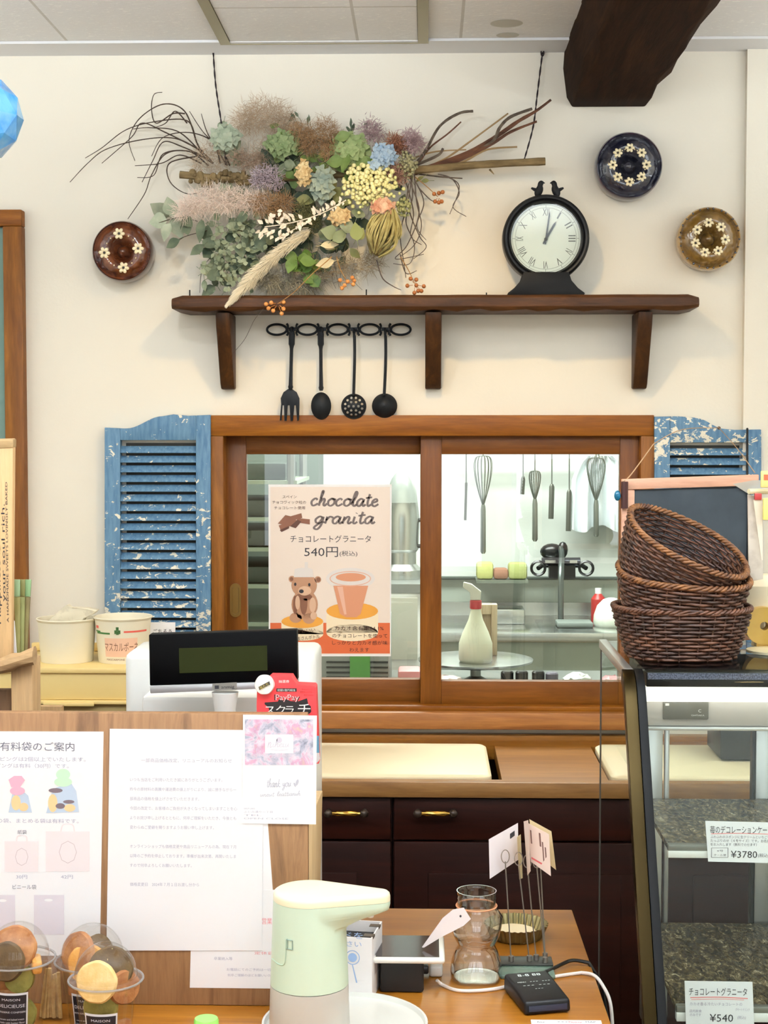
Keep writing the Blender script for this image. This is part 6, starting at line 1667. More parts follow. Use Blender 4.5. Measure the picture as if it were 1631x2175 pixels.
# small tablet propped on a black block
zt4 = .858
f0 = PZ(945, 2036, zt4); bk = PZ(948, 1986, zt4)
t = thing('tablet', 'small white framed tablet lying face up on a black block that stands for its shadow', 'tablet', ((f0.x - .05), f0.y, FZ))
m = MB(); x0 = -.075; m.box(x0, f0.y, zt4 - .009, f0.x, bk.y, zt4); m.build('frame', mat('tablet_white', (236, 232, 224), .25), t, bevel=.004, seg=3)
m = MB(); m.box(x0 + .004, f0.y + .005, zt4 + .0001, f0.x - .008, bk.y - .005, zt4 + .0006); m.build('screen', mat('tablet_screen', (30, 16, 12), .12), t, smooth=False)
m = MB(); m.box(x0 + .01, f0.y + .02, FZ + .0005, f0.x - .03, bk.y - .01, zt4 - .0095); m.build('stand', mat('tablet_shade_black', (20, 18, 18), .6), t, bevel=.004)  # block props the tablet; its black stands for the shadow beneath
# charger with cables
a = PZ(920, 2074, FZ); zq = FZ + .012
t = thing('power_adapter', 'white power adapter with a black plug beside the tablet', 'adapter', (a.x, a.y, FZ))
m = MB(); m.box(a.x - .006, a.y - .006, FZ + .0005, a.x + .014, a.y + .018, FZ + .018); m.build('adapter_body', white_plastic, t, bevel=.004, seg=3)
m = MB(); m.box(a.x - .024, a.y - .002, FZ + .003, a.x - .0065, a.y + .012, FZ + .016); m.build('plug', black_plastic, t, bevel=.003)
def floorpath(pts, r): return smooth_path([PZ(p[0], p[1], FZ + r + (p[2] if len(p) > 2 else 0)) for p in pts], 8)
m = MB(); r = .0026
wc = floorpath([(928, 2082, .008), (940, 2092), (975, 2104), (1040, 2102), (1100, 2090), (1180, 2074), (1235, 2066)], r)
e = wc[-1]; ex = P(1278, 2090, e.y - .02); ex2 = P(1296, 2130, e.y - .04); ex3 = P(1302, 2200, e.y - .05)
wc = wc[:-1] + smooth_path([e, e + Vector((.016, -.012, .001)), ex, ex2, ex3], 6)
m.tube(wc, r, 8); tag(m.build('white_cable', mat('cable_white', (236, 228, 224), .4), loc=wc[0]), 'white cable crossing the counter from the adapter and over its edge', 'cable')
m = MB(); r = .0022
m.tube(floorpath([(812, 2052), (840, 2070), (870, 2078), (894, 2074, .006)], r), r, 7); tag(m.build('black_cable', black_plastic, loc=PZ(850, 2070, FZ)), 'short black cable running from under the tablet to the adapter plug', 'cable')
# card terminal
cA = PZ(1140, 2128, FZ)
MT = Matrix.Translation((cA.x, cA.y, FZ)) @ Matrix.Rotation(math.radians(14), 4, 'Z')
t = thing('card_terminal', 'black card terminal with lit figures near the edge of the counter', 'card terminal', (cA.x, cA.y, FZ))
m = MB(); m.M = MT
m.prism([(-.034, -.052, .0008), (.034, -.052, .0008), (.034, .05, .0008), (-.034, .05, .0008)], (0, 0, .0)) if False else None
m.add([(-.034, -.05, .001), (.034, -.05, .001), (.034, .052, .001), (-.034, .052, .001), (-.033, -.048, .020), (.033, -.048, .020), (.033, .052, .026), (-.033, .052, .026)], [(0, 3, 2, 1), (4, 5, 6, 7), (0, 1, 5, 4), (1, 2, 6, 5), (2, 3, 7, 6), (3, 0, 4, 7)])
m.build('terminal_body', mat('terminal_black', (14, 13, 15), .4, spec=.3), t, bevel=.005, seg=3)
m = MB(); m.M = MT; zz = lambda y: .020 + (y + .048) * .06 + .0006
def ttext(body, x, y, size, wid): m.text(body, (x, y, zz(y) + .0004), (1, 0, 0), (0, 1, .06), size, 'C', wid)
ttext('8-8 88', 0, .033, .011, .034)
for j in range(3): ttext('MENU' if j == 0 else '•••', -.018 + .018 * j, .012, .005, .012)
ttext('••• •••', 0, .0, .005, .04); ttext('•••', 0, -.012, .004, .012)
m.build('lit_figures', lamp_mat('lcd_pale', (190, 200, 196), .5), t, smooth=False)
m = MB(); m.M = MT; m.box(-.0275, -.0506, .006, .0275, -.0495, .014); m.build('card_slot', mat('slot_blue', (26, 29, 48), .4), t, smooth=False)
m = MB(); r = .0028
p0 = MT @ Vector((-.03, .046, .012))
bc = [p0, p0 + Vector((-.008, .006, .004))] + floorpath([(1110, 2080, .012), (1150, 2068, .006), (1185, 2052, .004), (1215, 2040, .006), (1250, 2045, .002)], r)
bc = smooth_path(bc[::3] + [bc[-1]], 4) + [bc[-1] + Vector((.02, -.01, -.03)), bc[-1] + Vector((.03, -.015, -.1))]
m.tube(bc, r, 7); tag(m.build('black_cable', black_plastic, loc=p0), 'thick black cable looping from the card terminal over the counter edge', 'cable')
# printed leaflet at the front edge
c0 = PZ(1127, 2166, FZ + .001); c1 = PZ(1282, 2166, FZ + .001)
m = MB(); m.box(c0.x, c0.y - .1, FZ + .0005, c1.x - .004, c0.y, FZ + .0012)
o = m.build('leaflet', paper, loc=(c0.x, c0.y - .05, FZ), smooth=False); tag(o, 'white printed leaflet on the counter in front of the card terminal', 'leaflet')
m = MB()
for px, wd_, body in ((1150, 18, 'for'), (1195, 22, '•••'), (1255, 22, 'MAP')): m.text(body, PZ(px, 2172, FZ + .0014), (1, 0, 0), (0, 1, 0), .006, 'C', wd_ * 2.1 / F)
m.build('dark_lettering', ink, o, smooth=False)
m = MB(); m.text('Paypay', PZ(1222, 2172, FZ + .0014), (1, 0, 0), (0, 1, 0), .006, 'C', .018); m.build('red_lettering', red_ink, o, smooth=False)

# clear bear-shaped jar with a paper tag
YJ = 2.235; kj = YJ / F
jc = PZ(1013, 2094, FZ); jc = Vector((jc.x, YJ, FZ + .0005))
def jz(py): return P(1013, py, YJ).z - FZ
jg = bpy.data.materials.new('jar_glass'); jg.use_nodes = True; b = jg.node_tree.nodes['Principled BSDF']
b.inputs['Base Color'].default_value = (1, 1, 1, 1); b.inputs['Roughness'].default_value = .02; b.inputs['Transmission Weight'].default_value = 1; b.inputs['IOR'].default_value = 1.38
jg = thin_glass('jar_plastic', (253, 252, 250), 4.5, .02)
t = thing('bear_jar', 'empty clear bear shaped jar with a screw neck beside the wire card holders', 'jar', jc)
prof = [(.001, .001), (40 * kj, .001), (50 * kj, .003), (55 * kj, jz(2074)), (56 * kj, jz(2058)), (53 * kj, jz(2038)), (45 * kj, jz(2018)), (38.5 * kj, jz(2007)), (44 * kj, jz(1998)), (51 * kj, jz(1984)), (54 * kj, jz(1966)), (51 * kj, jz(1948)), (45 * kj, jz(1933)), (41.5 * kj, jz(1925)), (41.5 * kj, jz(1918)), (43 * kj, jz(1914)), (41.5 * kj, jz(1910)), (43 * kj, jz(1906)), (41.5 * kj, jz(1902)), (42.5 * kj, jz(1897)), (43 * kj, jz(1892))]
def jarfn(a, r, h):
    # muzzle, ears, arms and feet swell out of the wall
    q = 0
    for a0, py, wa, wh, amp in ((-1.57, 1972, .45, .009, .16), (0.1, 1944, .35, .007, .14), (3.04, 1944, .35, .007, .14), (-.75, 2038, .35, .012, .13), (-2.4, 2038, .35, .012, .13), (-.95, 2080, .35, .008, .14), (-2.2, 2080, .35, .008, .14)):
        d = (a - a0 + math.pi) % (2 * math.pi) - math.pi
        q += amp * math.exp(-(d / wa) ** 2 - ((h - jz(py)) / wh) ** 2)
    return r * (1 + q) if r > .01 else r
inner = [(max(r - .0014, .001), max(h, .0026)) for r, h in prof[::-1]]
m = MB(); m.lathe(prof + inner, jc, 'Z', 72, close=False, fn=jarfn); m.build('jar_body', jg, t, sharp=70)
m = MB(); m.tube([(jc.x + 43.5 * kj * math.cos(a), YJ + 43.5 * kj * math.sin(a), FZ + jz(1923)) for a in [2 * math.pi * i / 36 for i in range(36)]], .0012, 6, closed=True); m.build('neck_string', mat('string_orange', (206, 140, 100), .7), t)
m = MB(); g = []
tp = [((985, 1928), (1000, 1952)), ((962, 1932), (985, 1966)), ((940, 1950), (962, 1978)), ((920, 1978), (938, 1990)), ((896, 2012), (900, 2013))]
for i, (u, v) in enumerate(tp):
    yy = YJ - 46 * kj - .002 - .004 * i; g += [P(u[0], u[1], yy), P(v[0], v[1], yy + .001)]
m.add(g, [(2 * i, 2 * i + 1, 2 * i + 3, 2 * i + 2) for i in range(4)]); m.add([p + Vector((0, .0005, 0)) for p in g], [(2 * i, 2 * i + 2, 2 * i + 3, 2 * i + 1) for i in range(4)])
m.build('paper_tag', mat('tag_paper', (226, 214, 212), .7), t)
m = MB()
for px, py, r in ((966, 1948, .0022), (978, 1946, .0016), (972, 1962, .0014)): m.ball(P(px, py, YJ - 46 * kj - .005), (r, .0004, r * 1.2), 8, 4)
m.build('tag_print', ink, t)
# wire card holders on a glass block
gb0 = PZ(1118, 2066, FZ)
t = thing('glass_block', 'greenish glass block holding the wire card stands', 'block', (gb0.x, gb0.y, FZ))
gx0, gx1 = PZ(1058, 2066, FZ).x, PZ(1176, 2066, FZ).x
gm = mat('green_glass_block', (120, 146, 130), .12, trans=.35, coat=.4, bump=.3, bs=90)
m = MB(); m.box(gx0, gb0.y - .03, FZ + .0005, gx1, gb0.y + .045, FZ + .007); m.build('block', gm, t, bevel=.002)
m = MB(); m.box(gx0, gb0.y + .008, FZ + .0072, gx1, gb0.y + .045, FZ + .010); m.build('dark_strip', mat('block_dark', (50, 50, 46), .4), t, bevel=.001)
steelw = mat('wire_steel', (150, 142, 136), .3, .8)
GC = 'wire card holders'
def holder(xb, yb, topx, topy, cpts, dy, label, kind):
    zb_ = FZ + .0105 if yb > gb0.y + .008 else FZ + .0075
    base = Vector((PZ(xb, 2060, FZ).x, yb, zb_)); Yt_ = yb
    top = P(topx, topy, Yt_)
    t = thing('card_holder', label, 'card holder', base, GC)
    m = MB(); m.tube([base + Vector((0, 0, .001)), top], .0011, 6); m.build('wire', steelw, t)
    m = MB(); m.lathe([(.004, 0), (.004, .008), (.001, .009)], base, 'Z', 12); m.build('foot', steelw, t)
    m = MB(); m.tube([(top.x + .006 * math.cos(a), Yt_ - .0015, top.z + .008 + .010 * math.sin(a)) for a in [2 * math.pi * i / 18 for i in range(18)]], .0008, 5, closed=True); m.build('ring_clip', steelw, t)
    pts = [P(px, py, Yt_ - .0035 + dy * (i in (1, 2))) for i, (px, py) in enumerate(cpts)]
    m = MB(); m.prism(pts, (0, .0006, 0)); cd = m.build('card', kind, t, smooth=False)
    return t, pts
c1m = mat('card_white', (240, 232, 236), .5); c2m = mat('card_pink', (240, 218, 206), .5); c3m = mat('card_yellow', (236, 214, 168), .5)
t, p = holder(1086, gb0.y + .02, 1073, 1830, [(1038, 1783), (1100, 1748), (1101, 1826), (1040, 1867)], .03, 'wire card holder with a white card bearing a small black square', c1m)
m = MB(); u = (p[1] - p[0]); v = (p[3] - p[0])
def card(p, a, b): return p[0] + (p[1] - p[0]) * a + (p[3] - p[0]) * b + Vector((0, -.0005, 0))
m.add([card(p, .72, .16), card(p, .88, .14), card(p, .88, .27), card(p, .72, .29)], [(0, 1, 2, 3)]); m.build('black_square_print', ink, t, smooth=False)
t, p = holder(1125, gb0.y + .022, 1101, 1835, [(1098, 1778), (1106, 1772), (1110, 1865), (1103, 1868)], .03, 'wire card holder whose card is seen edge on behind the white one', c3m)
t, p = holder(1140, gb0.y + .026, 1120, 1840, [(1112, 1745), (1122, 1742), (1127, 1850), (1120, 1860)], -.03, 'wire card holder with a narrow pink card next to the edge on one', c2m)
t, p = holder(1160, gb0.y + .035, 1148, 1840, [(1124, 1740), (1171, 1766), (1181, 1848), (1135, 1812)], -.02, 'wire card holder with a yellowish card behind the red lettered one', c3m)
t, p = holder(1158, gb0.y + .015, 1140, 1840, [(1121, 1748), (1166, 1772), (1170, 1861), (1127, 1830)], -.02, 'wire card holder with a pale card lettered in brown and red', c2m)
m = MB()
for a0, a1, b0, b1 in ((.08, .14, .15, .5), (.5, .58, .1, .45), (.62, .68, .3, .9), (.74, .8, .4, .8)): m.add([card(p, a0, b0), card(p, a1, b0), card(p, a1, b1), card(p, a0, b1)], [(0, 1, 2, 3)])
m.build('brown_lettering', mat('card_brown_ink', (110, 76, 66), .7), t, smooth=False)
m = MB(); m.add([card(p, .05, .86), card(p, .95, .88), card(p, .95, .93), card(p, .05, .91)], [(0, 1, 2, 3)]); m.build('red_line', mat('card_red_ink', (206, 96, 96), .7), t, smooth=False)
# fluted tart dish with a pale biscuit base
tcn = PZ(1096, 2020, FZ); tcn = Vector((P(1096, 2000, 2.425).x, 2.425, FZ + .0005)); kt = 2.425 / F
t = thing('tart_dish', 'fluted metal tart dish behind the card holders', 'dish', tcn)
Rt = 67 * kt
m = MB(); fl_ = lambda a, r, h: r * (1 + (.035 * math.cos(32 * a) if h > .002 else 0))
m.lathe([(.001, 0), (Rt * .8, 0), (Rt * .84, .004), (Rt, .022), (Rt * 1.01, .0225), (Rt * .97, .022), (Rt * .82, .005), (.001, .002)], tcn, 'Z', 192, fn=fl_); m.build('dish_body', mat('tart_tin', (132, 122, 84), .32, .75), t, sharp=70)
m = MB(); m.prism([tcn + Vector((Rt * .7 * math.cos(a) - .004, Rt * .7 * math.sin(a), .0056)) for a in [2 * math.pi * i / 30 for i in range(30)]], (0, 0, .004)); o = m.build('paper_disc', mat('disc_cream', (232, 214, 178), .7), loc=tcn + Vector((0, 0, .0056)), smooth=False); tag(o, 'pale paper disc lying inside the fluted tart dish', 'paper disc')

# ------------------------------------------------------------------ cookie cups with dome lids
cook_m = [mat('cookie_plain', (232, 190, 118), .75, c2=(244, 212, 150), vs=60, bump=.4, bs=200), mat('cookie_brown', (150, 92, 50), .75, c2=(182, 124, 74), vs=60, bump=.4, bs=200), mat('cookie_cocoa', (78, 56, 28), .75, c2=(104, 78, 42), vs=60, bump=.4, bs=200), mat('cookie_matcha', (128, 120, 50), .75, c2=(152, 142, 70), vs=60, bump=.4, bs=200), mat('cookie_orange', (214, 146, 66), .75, c2=(230, 172, 92), vs=60, bump=.4, bs=200)]
lab_m = mat('label_black', (18, 20, 30), .4)
def cookie_cup(px, prim, Yk, label):
    k = Yk / F; zr = P(0, prim, Yk).z; c = P(px, prim, Yk); c = Vector((c.x, Yk, FZ + .0005)); h = zr - c.z
    R = 80 * k; rb = 50 * k; rt = 66 * k
    t = thing('cookie_cup', label, 'cookie cup', c, 'dome lidded cookie cups')
    m = MB(); m.lathe([(.001, .0005), (rb, .0005), (rb + (rt - rb) * .5, h * .5), (rt, h - .004), (R * .94, h - .003), (R * .94, h - .0018), (rt - .001, h - .0025), (rb - .001, .002), (.001, .002)], c, 'Z', 56); m.build('cup', clear_plastic, t, sharp=60)
    m = MB(); rd = 68 * k
    dome = [(R * .96, h - .0015), (R, h + .0005), (R * .99, h + .0045), (rd, h + .006)] + [(rd * math.cos(q), h + .006 + rd * 1.08 * math.sin(q)) for q in [i * .5 * math.pi * .88 / 12 for i in range(1, 13)]]
    dome += [(r - .0006, z - .0005) for r, z in dome[::-1][:13]]
    m.lathe(dome, c, 'Z', 64); m.build('dome_lid', clear_plastic, t, sharp=60)
    m = MB(); m.tube([c + Vector((R * math.cos(a), R * math.sin(a), h + .002)) for a in [2 * math.pi * i / 48 for i in range(48)]], .0016, 8, closed=True); m.build('rolled_rim', mat('rim_plastic', (225, 222, 220), .15, trans=.7) if 'rim_plastic' not in bpy.data.materials else bpy.data.materials['rim_plastic'], t)
    # black label wrapped on the cup
    z1 = h - 52 * k; z0 = z1 - 65 * k * 1.45
    def lp(a, z, off): 
        r = rb + (rt - rb) * z / h + off
        return c + Vector((r * math.sin(a), -r * math.cos(a), z))
    def patch(name, mt, a0, a1, z0, z1, off):
        m = MB(); vs = []
        for i in range(13):
            a = a0 + (a1 - a0) * i / 12; vs += [lp(a, z0, off), lp(a, z1, off)]
        m.add(vs, [(2 * i, 2 * i + 2, 2 * i + 3, 2 * i + 1) for i in range(12)]); return m.build(name, mt, t, smooth=True)
    A = .6; a_off = .0 if px != 45 else .12
    patch('label_border', mat('label_border', (214, 216, 222), .5) if 'label_border' not in bpy.data.materials else bpy.data.materials['label_border'], -A + a_off, A + a_off, z0, z1, .0008)
    patch('label', lab_m, -A * .9 + a_off, A * .9 + a_off, z0 + .003, z1 - .003, .0012)
    m = MB()
    for body, zz_, sz, wid in (('MAISON', .82, .0045, .022), ('DELICIEUSE', .66, .0065, .034), ('PATISSERIE CONFISERIE', .53, .0034, .040), ('sweets and baked treats', .36, .0034, .032), ('made with butter flour', .28, .0034, .034), ('sugar and fresh eggs', .20, .0034, .032)):
        vs, fs = text_mesh(body); x0 = min(v.x for v in vs); x1 = max(v.x for v in vs); kx = wid / (x1 - x0)
        z = z0 + (z1 - z0) * zz_
        m.add([lp(a_off + (v.x - (x0 + x1) / 2) * kx / (rt - .006), z + v.y * sz, .0016) for v in vs], fs)
    m.build('label_lettering', mat('label_ink', (200, 204, 214), .6) if 'label_ink' not in bpy.data.materials else bpy.data.materials['label_ink'], t, smooth=False)
    return c, h, rb, rt, k
GK = 'cookies in the dome lidded cups'
def cookie(c, off, r, th, tilt, mt, label, square=False):
    ctr = c + Vector(off); M0 = Matrix.Translation(ctr) @ Matrix.Rotation(tilt[2], 4, 'Z') @ Matrix.Rotation(tilt[0], 4, 'X') @ Matrix.Rotation(tilt[1], 4, 'Y')
    m = MB(); m.M = M0
    if square: m.box(-r, -r * .5, -th / 2, r, r * .5, th / 2); o = m.build('cookie', mt, loc=ctr, bevel=th * .3)
    else:
        m.lathe([(.001, -th / 2), (r * .9, -th / 2), (r, -th * .2), (r, th * .15), (r * .92, th / 2), (r * .5, th * .56), (.001, th * .58)], (0, 0, 0), 'Z', 30, fn=lambda a, q, h: q * (1 + .012 * math.sin(5 * a + 1) + .01 * math.sin(9 * a))); o = m.build('cookie', mt, loc=ctr)
    tag(o, label, 'cookie', GK)
HP = math.pi / 2
cups = []
c, h, rb, rt, k = cookie_cup(225, 2080, 1.94, 'dome lidded cookie cup standing in front of the other two')
cookie(c, (-.008, -.018, h + .004), .027, .008, (HP - .15, 0, -.1), cook_m[0], 'pale round cookie against the lid of the front cookie cup')
cookie(c, (.006, .002, h + .014), .029, .008, (HP - .3, 0, .12), cook_m[2], 'dark cocoa cookie behind the pale round cookie under the front dome')
cookie(c, (.024, -.002, h - .008), .022, .009, (HP - .1, .2, .5), cook_m[1], 'brown cookie leaning at the side of the front cookie cup')
cookie(c, (-.006, -.006, h - .034), .023, .008, (HP - .1, 0, -.1), cook_m[3], 'olive cookie below the pale one in the front cup')
cookie(c, (.016, .004, h - .062), .016, .012, (HP, .2, .5), cook_m[1], 'brown finger biscuit low in the front cup', True)
cookie(c, (-.004, .004, h - .085), .02, .012, (HP - .1, .1, .1), cook_m[2], 'cocoa cookie at the bottom of the front cup')
c, h, rb, rt, k = cookie_cup(38, 2038, 2.0, 'dome lidded cookie cup cut off by the edge of the picture')
cookie(c, (-.004, -.002, h + .016), .03, .009, (HP - .35, 0, 0), cook_m[1], 'orange brown cookie at the top of the cup cut off by the picture edge')
cookie(c, (-.012, -.014, h + .002), .026, .009, (HP - .2, 0, -.15), cook_m[2], 'cocoa cookie leaning at the front of the cup cut off by the picture edge')
cookie(c, (.026, -.004, h - .004), .018, .013, (HP, HP, .3), cook_m[4], 'golden finger biscuit upright in the cup cut off by the picture edge', True)
cookie(c, (.004, -.008, h - .022), .02, .011, (HP - .1, .1, 0), cook_m[3], 'olive cookie under the lid rim of the cup cut off by the picture edge')
cookie(c, (-.014, .0, h - .03), .02, .012, (HP, .3, 0), cook_m[1], 'brown finger biscuit in the cup cut off by the picture edge', True)
cookie(c, (.0, .0, h - .074), .024, .010, (HP - .1, .1, .1), cook_m[3], 'olive cookie under the label of the cup cut off by the picture edge')
c, h, rb, rt, k = cookie_cup(196, 2040, 2.05, 'dome lidded cookie cup half hidden behind the front one')
cookie(c, (-.018, -.006, h + .014), .028, .009, (HP - .3, 0, -.55), cook_m[1], 'brown cookie under the dome of the half hidden cup')
cookie(c, (-.004, -.012, h + .0), .027, .009, (HP - .2, 0, .0), cook_m[4], 'golden cookie in front of the brown one in the half hidden cup')
cookie(c, (.008, .004, h + .016), .02, .008, (HP - .5, .2, .4), cook_m[2], 'cocoa cookie leaning at the back of the half hidden cup')
cookie(c, (-.014, -.004, h - .035), .018, .012, (HP, .1, .2), cook_m[1], 'brown finger biscuit in the half hidden cup', True)
cookie(c, (.0, .0, h - .08), .022, .010, (HP - .1, .1, .2), cook_m[3], 'olive cookie low in the half hidden cup')
# bagged biscuit sticks standing between the cups
cB = PZ(110, 2150, FZ); cB = Vector((P(108, 2100, 2.06).x, 2.06, FZ + .0005))
t = thing('biscuit_bag', 'clear bag of pale biscuit sticks standing between two cookie cups', 'biscuit bag', cB)
m = MB(); zt_b = P(0, 2040, 2.06).z - cB.z; rings = []
for z, a, b_ in ((0, .022, .010), (zt_b * .4, .021, .011), (zt_b * .75, .017, .008), (zt_b, .012, .003)):
    rings.append([cB + Vector((a * math.cos(q), b_ * math.sin(q), z)) for q in [2 * math.pi * i / 20 for i in range(20)]])
m.loft(rings); m.build('bag', clear_plastic, t, sharp=70)
random.seed(6)
for i in range(7):
    m = MB(); x = -.014 + .0046 * i; m.tube([cB + Vector((x, random.uniform(-.003, .004), .002)), cB + Vector((x * .6 + random.uniform(-.003, .003), random.uniform(-.001, .002), zt_b * random.uniform(.7, .92)))], .0028, 6); m.build('biscuit_stick', mat('stick_%d' % i, (206, 172, 116), .8, c2=(176, 138, 84), vs=80), t)
# ------------------------------------------------------------------ refrigerated cake case
CX0, CX1 = .305, 1.12
side = [(2.33, 1.245), (2.315, 1.240), (2.296, 1.226), (2.278, 1.20), (2.246, 1.14), (2.21, 1.076), (2.165, .99), (2.117, .903), (2.066, .81), (2.03, .73), (2.01, .62), (2.0, .505)]
YBK = 2.67; ZT = 1.245
t = thing('cake_case', 'glass cake display case with a curved front and black edge trim', 'display case', (.7, 2.3, 0))
m = MB(); m.box(CX0, 2.0, 0.0, CX1, YBK + .02, .50); m.build('case_base', mat('base_grey', (60, 58, 54), .5, .1), t, bevel=.004)
case_glass = thin_glass('case_glass', (249, 252, 250), .65)
def inset(y, z, d): return (y + d * .75, z - d * .66)
# curved front pane, 5 mm thick
sp = smooth_path([Vector((0, y, z)) for y, z in side], 3)
m = MB(); n = len(sp)
vs = []
for p in sp: vs += [Vector((CX0 + .006, p.y, p.z)), Vector((CX1, p.y, p.z)), Vector((CX0 + .006, p.y + .004, p.z - .003)), Vector((CX1, p.y + .004, p.z - .003))]
fs = []
for i in range(n - 1):
    a = 4 * i; b_ = a + 4; fs += [(a, a + 1, b_ + 1, b_), (a + 2, b_ + 2, b_ + 3, a + 3), (a, b_, b_ + 2, a + 2), (a + 1, a + 3, b_ + 3, b_ + 1)]
fs += [(0, 2, 3, 1), (4 * n - 4, 4 * n - 3, 4 * n - 1, 4 * n - 2)]
m.add(vs, fs); m.build('front_pane', case_glass, t, sharp=70)
m = MB(); m.box(CX0 + .006, 2.335, ZT - .006, CX1, YBK - .012, ZT); m.build('glass_top', case_glass, t, smooth=False)
# side pane
m = MB(); m.prism([Vector((CX0, p.y + .006, p.z - .004)) for p in sp] + [Vector((CX0, YBK - .004, .505)), Vector((CX0, YBK - .004, ZT - .004))][::1], (.005, 0, 0)); m.build('side_pane', case_glass, t, smooth=False)
# black edge trim following the curve
trim = mat('case_trim_black', (8, 8, 9), .5, spec=.15); trimg = mat('case_trim_bronze', (46, 36, 15), .3, .85, spec=.3)
def ribbon_solid(x0, x1, d0, d1, mt, name):
    rings = []
    for i, p in enumerate(sp):
        tg = (sp[min(i + 1, n - 1)] - sp[max(i - 1, 0)]).normalized(); nr = Vector((0, tg.z, -tg.y))   # inward
        if nr.y < 0: nr = -nr
        rings.append([Vector((x0, p.y, p.z)) + nr * d0, Vector((x1, p.y, p.z)) + nr * d0, Vector((x1, p.y, p.z)) + nr * d1, Vector((x0, p.y, p.z)) + nr * d1])
    m = MB(); m.loft(rings); return m.build(name, mt, t, bevel=.0012, sharp=40)
ribbon_solid(CX0 + .0105, CX0 + .0235, -.002, .014, trim, 'edge_trim')
ribbon_solid(CX0 - .008, CX0 + .0100, -.001, .022, trimg, 'side_trim')
m = MB(); m.box(CX0 - .004, 2.33, ZT - .014, CX0 + .010, YBK, ZT + .001); m.build('top_rail', alu, t, bevel=.0015)
m = MB(); m.box(CX0 - .001, YBK, .6, CX0 + .0018, YBK + .004, ZT); m.build('back_edge', mat('edge_smoke', (70, 66, 60), .3), t, smooth=False)
# lamp housing under the top, bright strip, fascia with the maker's plate
hz1, hz0 = P(0, 1412, 2.36).z, P(0, 1453, 2.36).z
m = MB(); m.box(CX0 + .034, 2.36, hz0, CX1, 2.56, ZT - .008); m.build('lamp_housing', mat('housing_black', (16, 16, 20), .3), t, bevel=.002)
m = MB(); m.box(CX0 + .036, 2.357, P(0, 1437, 2.357).z, CX1, 2.3595, P(0, 1424, 2.357).z); m.build('perforated_strip', mat('perforated_grey', (64, 66, 84), .5, c2=(104, 106, 128), vs=420, lo=.45, hi=.55), t, smooth=False)
YFa = 2.42
m = MB(); m.box(CX0 + .034, YFa - .03, P(0, 1477, YFa).z, CX1, YFa + .02, hz0 - .001); m.build('light_tube', lamp_mat('tube_light', (255, 252, 246), .75), t, smooth=False)
f1, f0 = P(0, 1478, YFa).z, P(0, 1535, YFa).z
m = MB(); m.box(CX0 + .034, YFa, f0, CX1, YFa + .02, f1 - .0005); m.build('fascia', mat('fascia_silver', (166, 160, 152), .45, .3), t, bevel=.002)
m = MB(); m.box(CX0 + .034, YFa - .006, f0 - .006, CX1, YFa + .02, f0 - .0003); m.build('fascia_lip', alu, t, bevel=.001)
m = MB(); m.pbox(1408, 1490, 1505, 1529, YFa - .004, YFa - .0003); pl = m.build('maker_plate', mat('maker_plate_olive', (76, 72, 58), .35), t, bevel=.002)
m = MB(); m.ptext('OHTAKA', 1482, 1521, 4.5, YFa - .0045, 'C', 28); m.ptext('C', 1486, 1513, 9, YFa - .0045, 'C', 6); m.prect(1413, 1494, 1421, 1499, YFa - .0045); m.build('plate_lettering', mat('plate_ink_pale', (196, 194, 186), .5), pl, smooth=False)
# rear sliding-door frames
YR2 = 2.60
m = MB(); m.box(P(1364, 1800, YR2).x, YR2, .60, P(1406, 1800, YR2).x, YR2 + .02, f0 - .008); m.box(P(1411, 1800, YR2).x, YR2 + .004, .60, P(1421, 1800, YR2).x, YR2 + .02, f0 - .008); m.build('rear_stile', alu, t, bevel=.002)
m = MB(); m.box(P(1603, 1800, YR2).x, YR2, .60, P(1650, 1800, YR2).x, YR2 + .02, f0 - .008); m.build('rear_stile', alu, t, bevel=.002)
m = MB(); m.box(P(1596, 1800, YR2).x, YR2 + .003, .60, P(1602, 1800, YR2).x, YR2 + .02, f0 - .008); m.build('rear_seal', mat('seal_dark', (60, 62, 58), .5), t, smooth=False)
m = MB(); m.box(P(1421, 1800, YR2).x + .0005, YR2 + .009, .60, P(1596, 1800, YR2).x - .0005, YR2 + .012, f0 - .008); m.build('rear_pane', case_glass, t, smooth=False)
# two shelves of patterned glass with aluminium noses
pat_m, nt, b = _new('patterned_glass')
mp = _coord(nt, (1, .4, 1)); nz = _noise(nt, mp, 105, 4, .7, 1.2)
rr_ = _ramp(nt, nz.outputs[0], [(.38, (36, 30, 20)), (.5, (98, 82, 50)), (.60, (150, 134, 98)), (.72, (226, 218, 196))])
nt.links.new(rr_.outputs[0], b.inputs['Base Color']); b.inputs['Roughness'].default_value = .16; b.inputs['Metallic'].default_value = .35
_bump(nt, b, nz.outputs[0], 1.0, .012)
def shelf(py_front, py_back, Yf, Yb_, nose0, nose1):
    zf = P(0, py_front, Yf).z
    m = MB(); m.box(CX0 + .06, Yf, zf - .008, CX1, Yb_, zf); m.build('glass_shelf', pat_m, t, smooth=False)
    m = MB(); m.box(CX0 + .06, Yf - .012, zf - .011, CX1, Yf - .0005, zf + .001); m.build('shelf_nose', mat('nose_dark_alu', (128, 128, 120), .4, .6), t, bevel=.002)
    z1, z0 = P(0, nose0, Yf - .012).z, P(0, nose1, Yf - .012).z
    m = MB(); m.box(CX0 + .06, Yf - .014, z0, CX1, Yf - .0005, z1 - .0012); m.build('shelf_strip', white_plastic, t, bevel=.001)
    return zf
za = shelf(1780, 1690, 2.31, 2.595, 1795, 1811)
zb2 = shelf(2117, 1965, 2.22, 2.595, 2134, 2154)
m = MB(); m.box(CX0 + .03, 2.06, .5005, CX1, 2.595, .53); m.build('case_floor', mat('floor_silver', (150, 150, 140), .3, .6, bump=.6, bs=120), t, smooth=False)
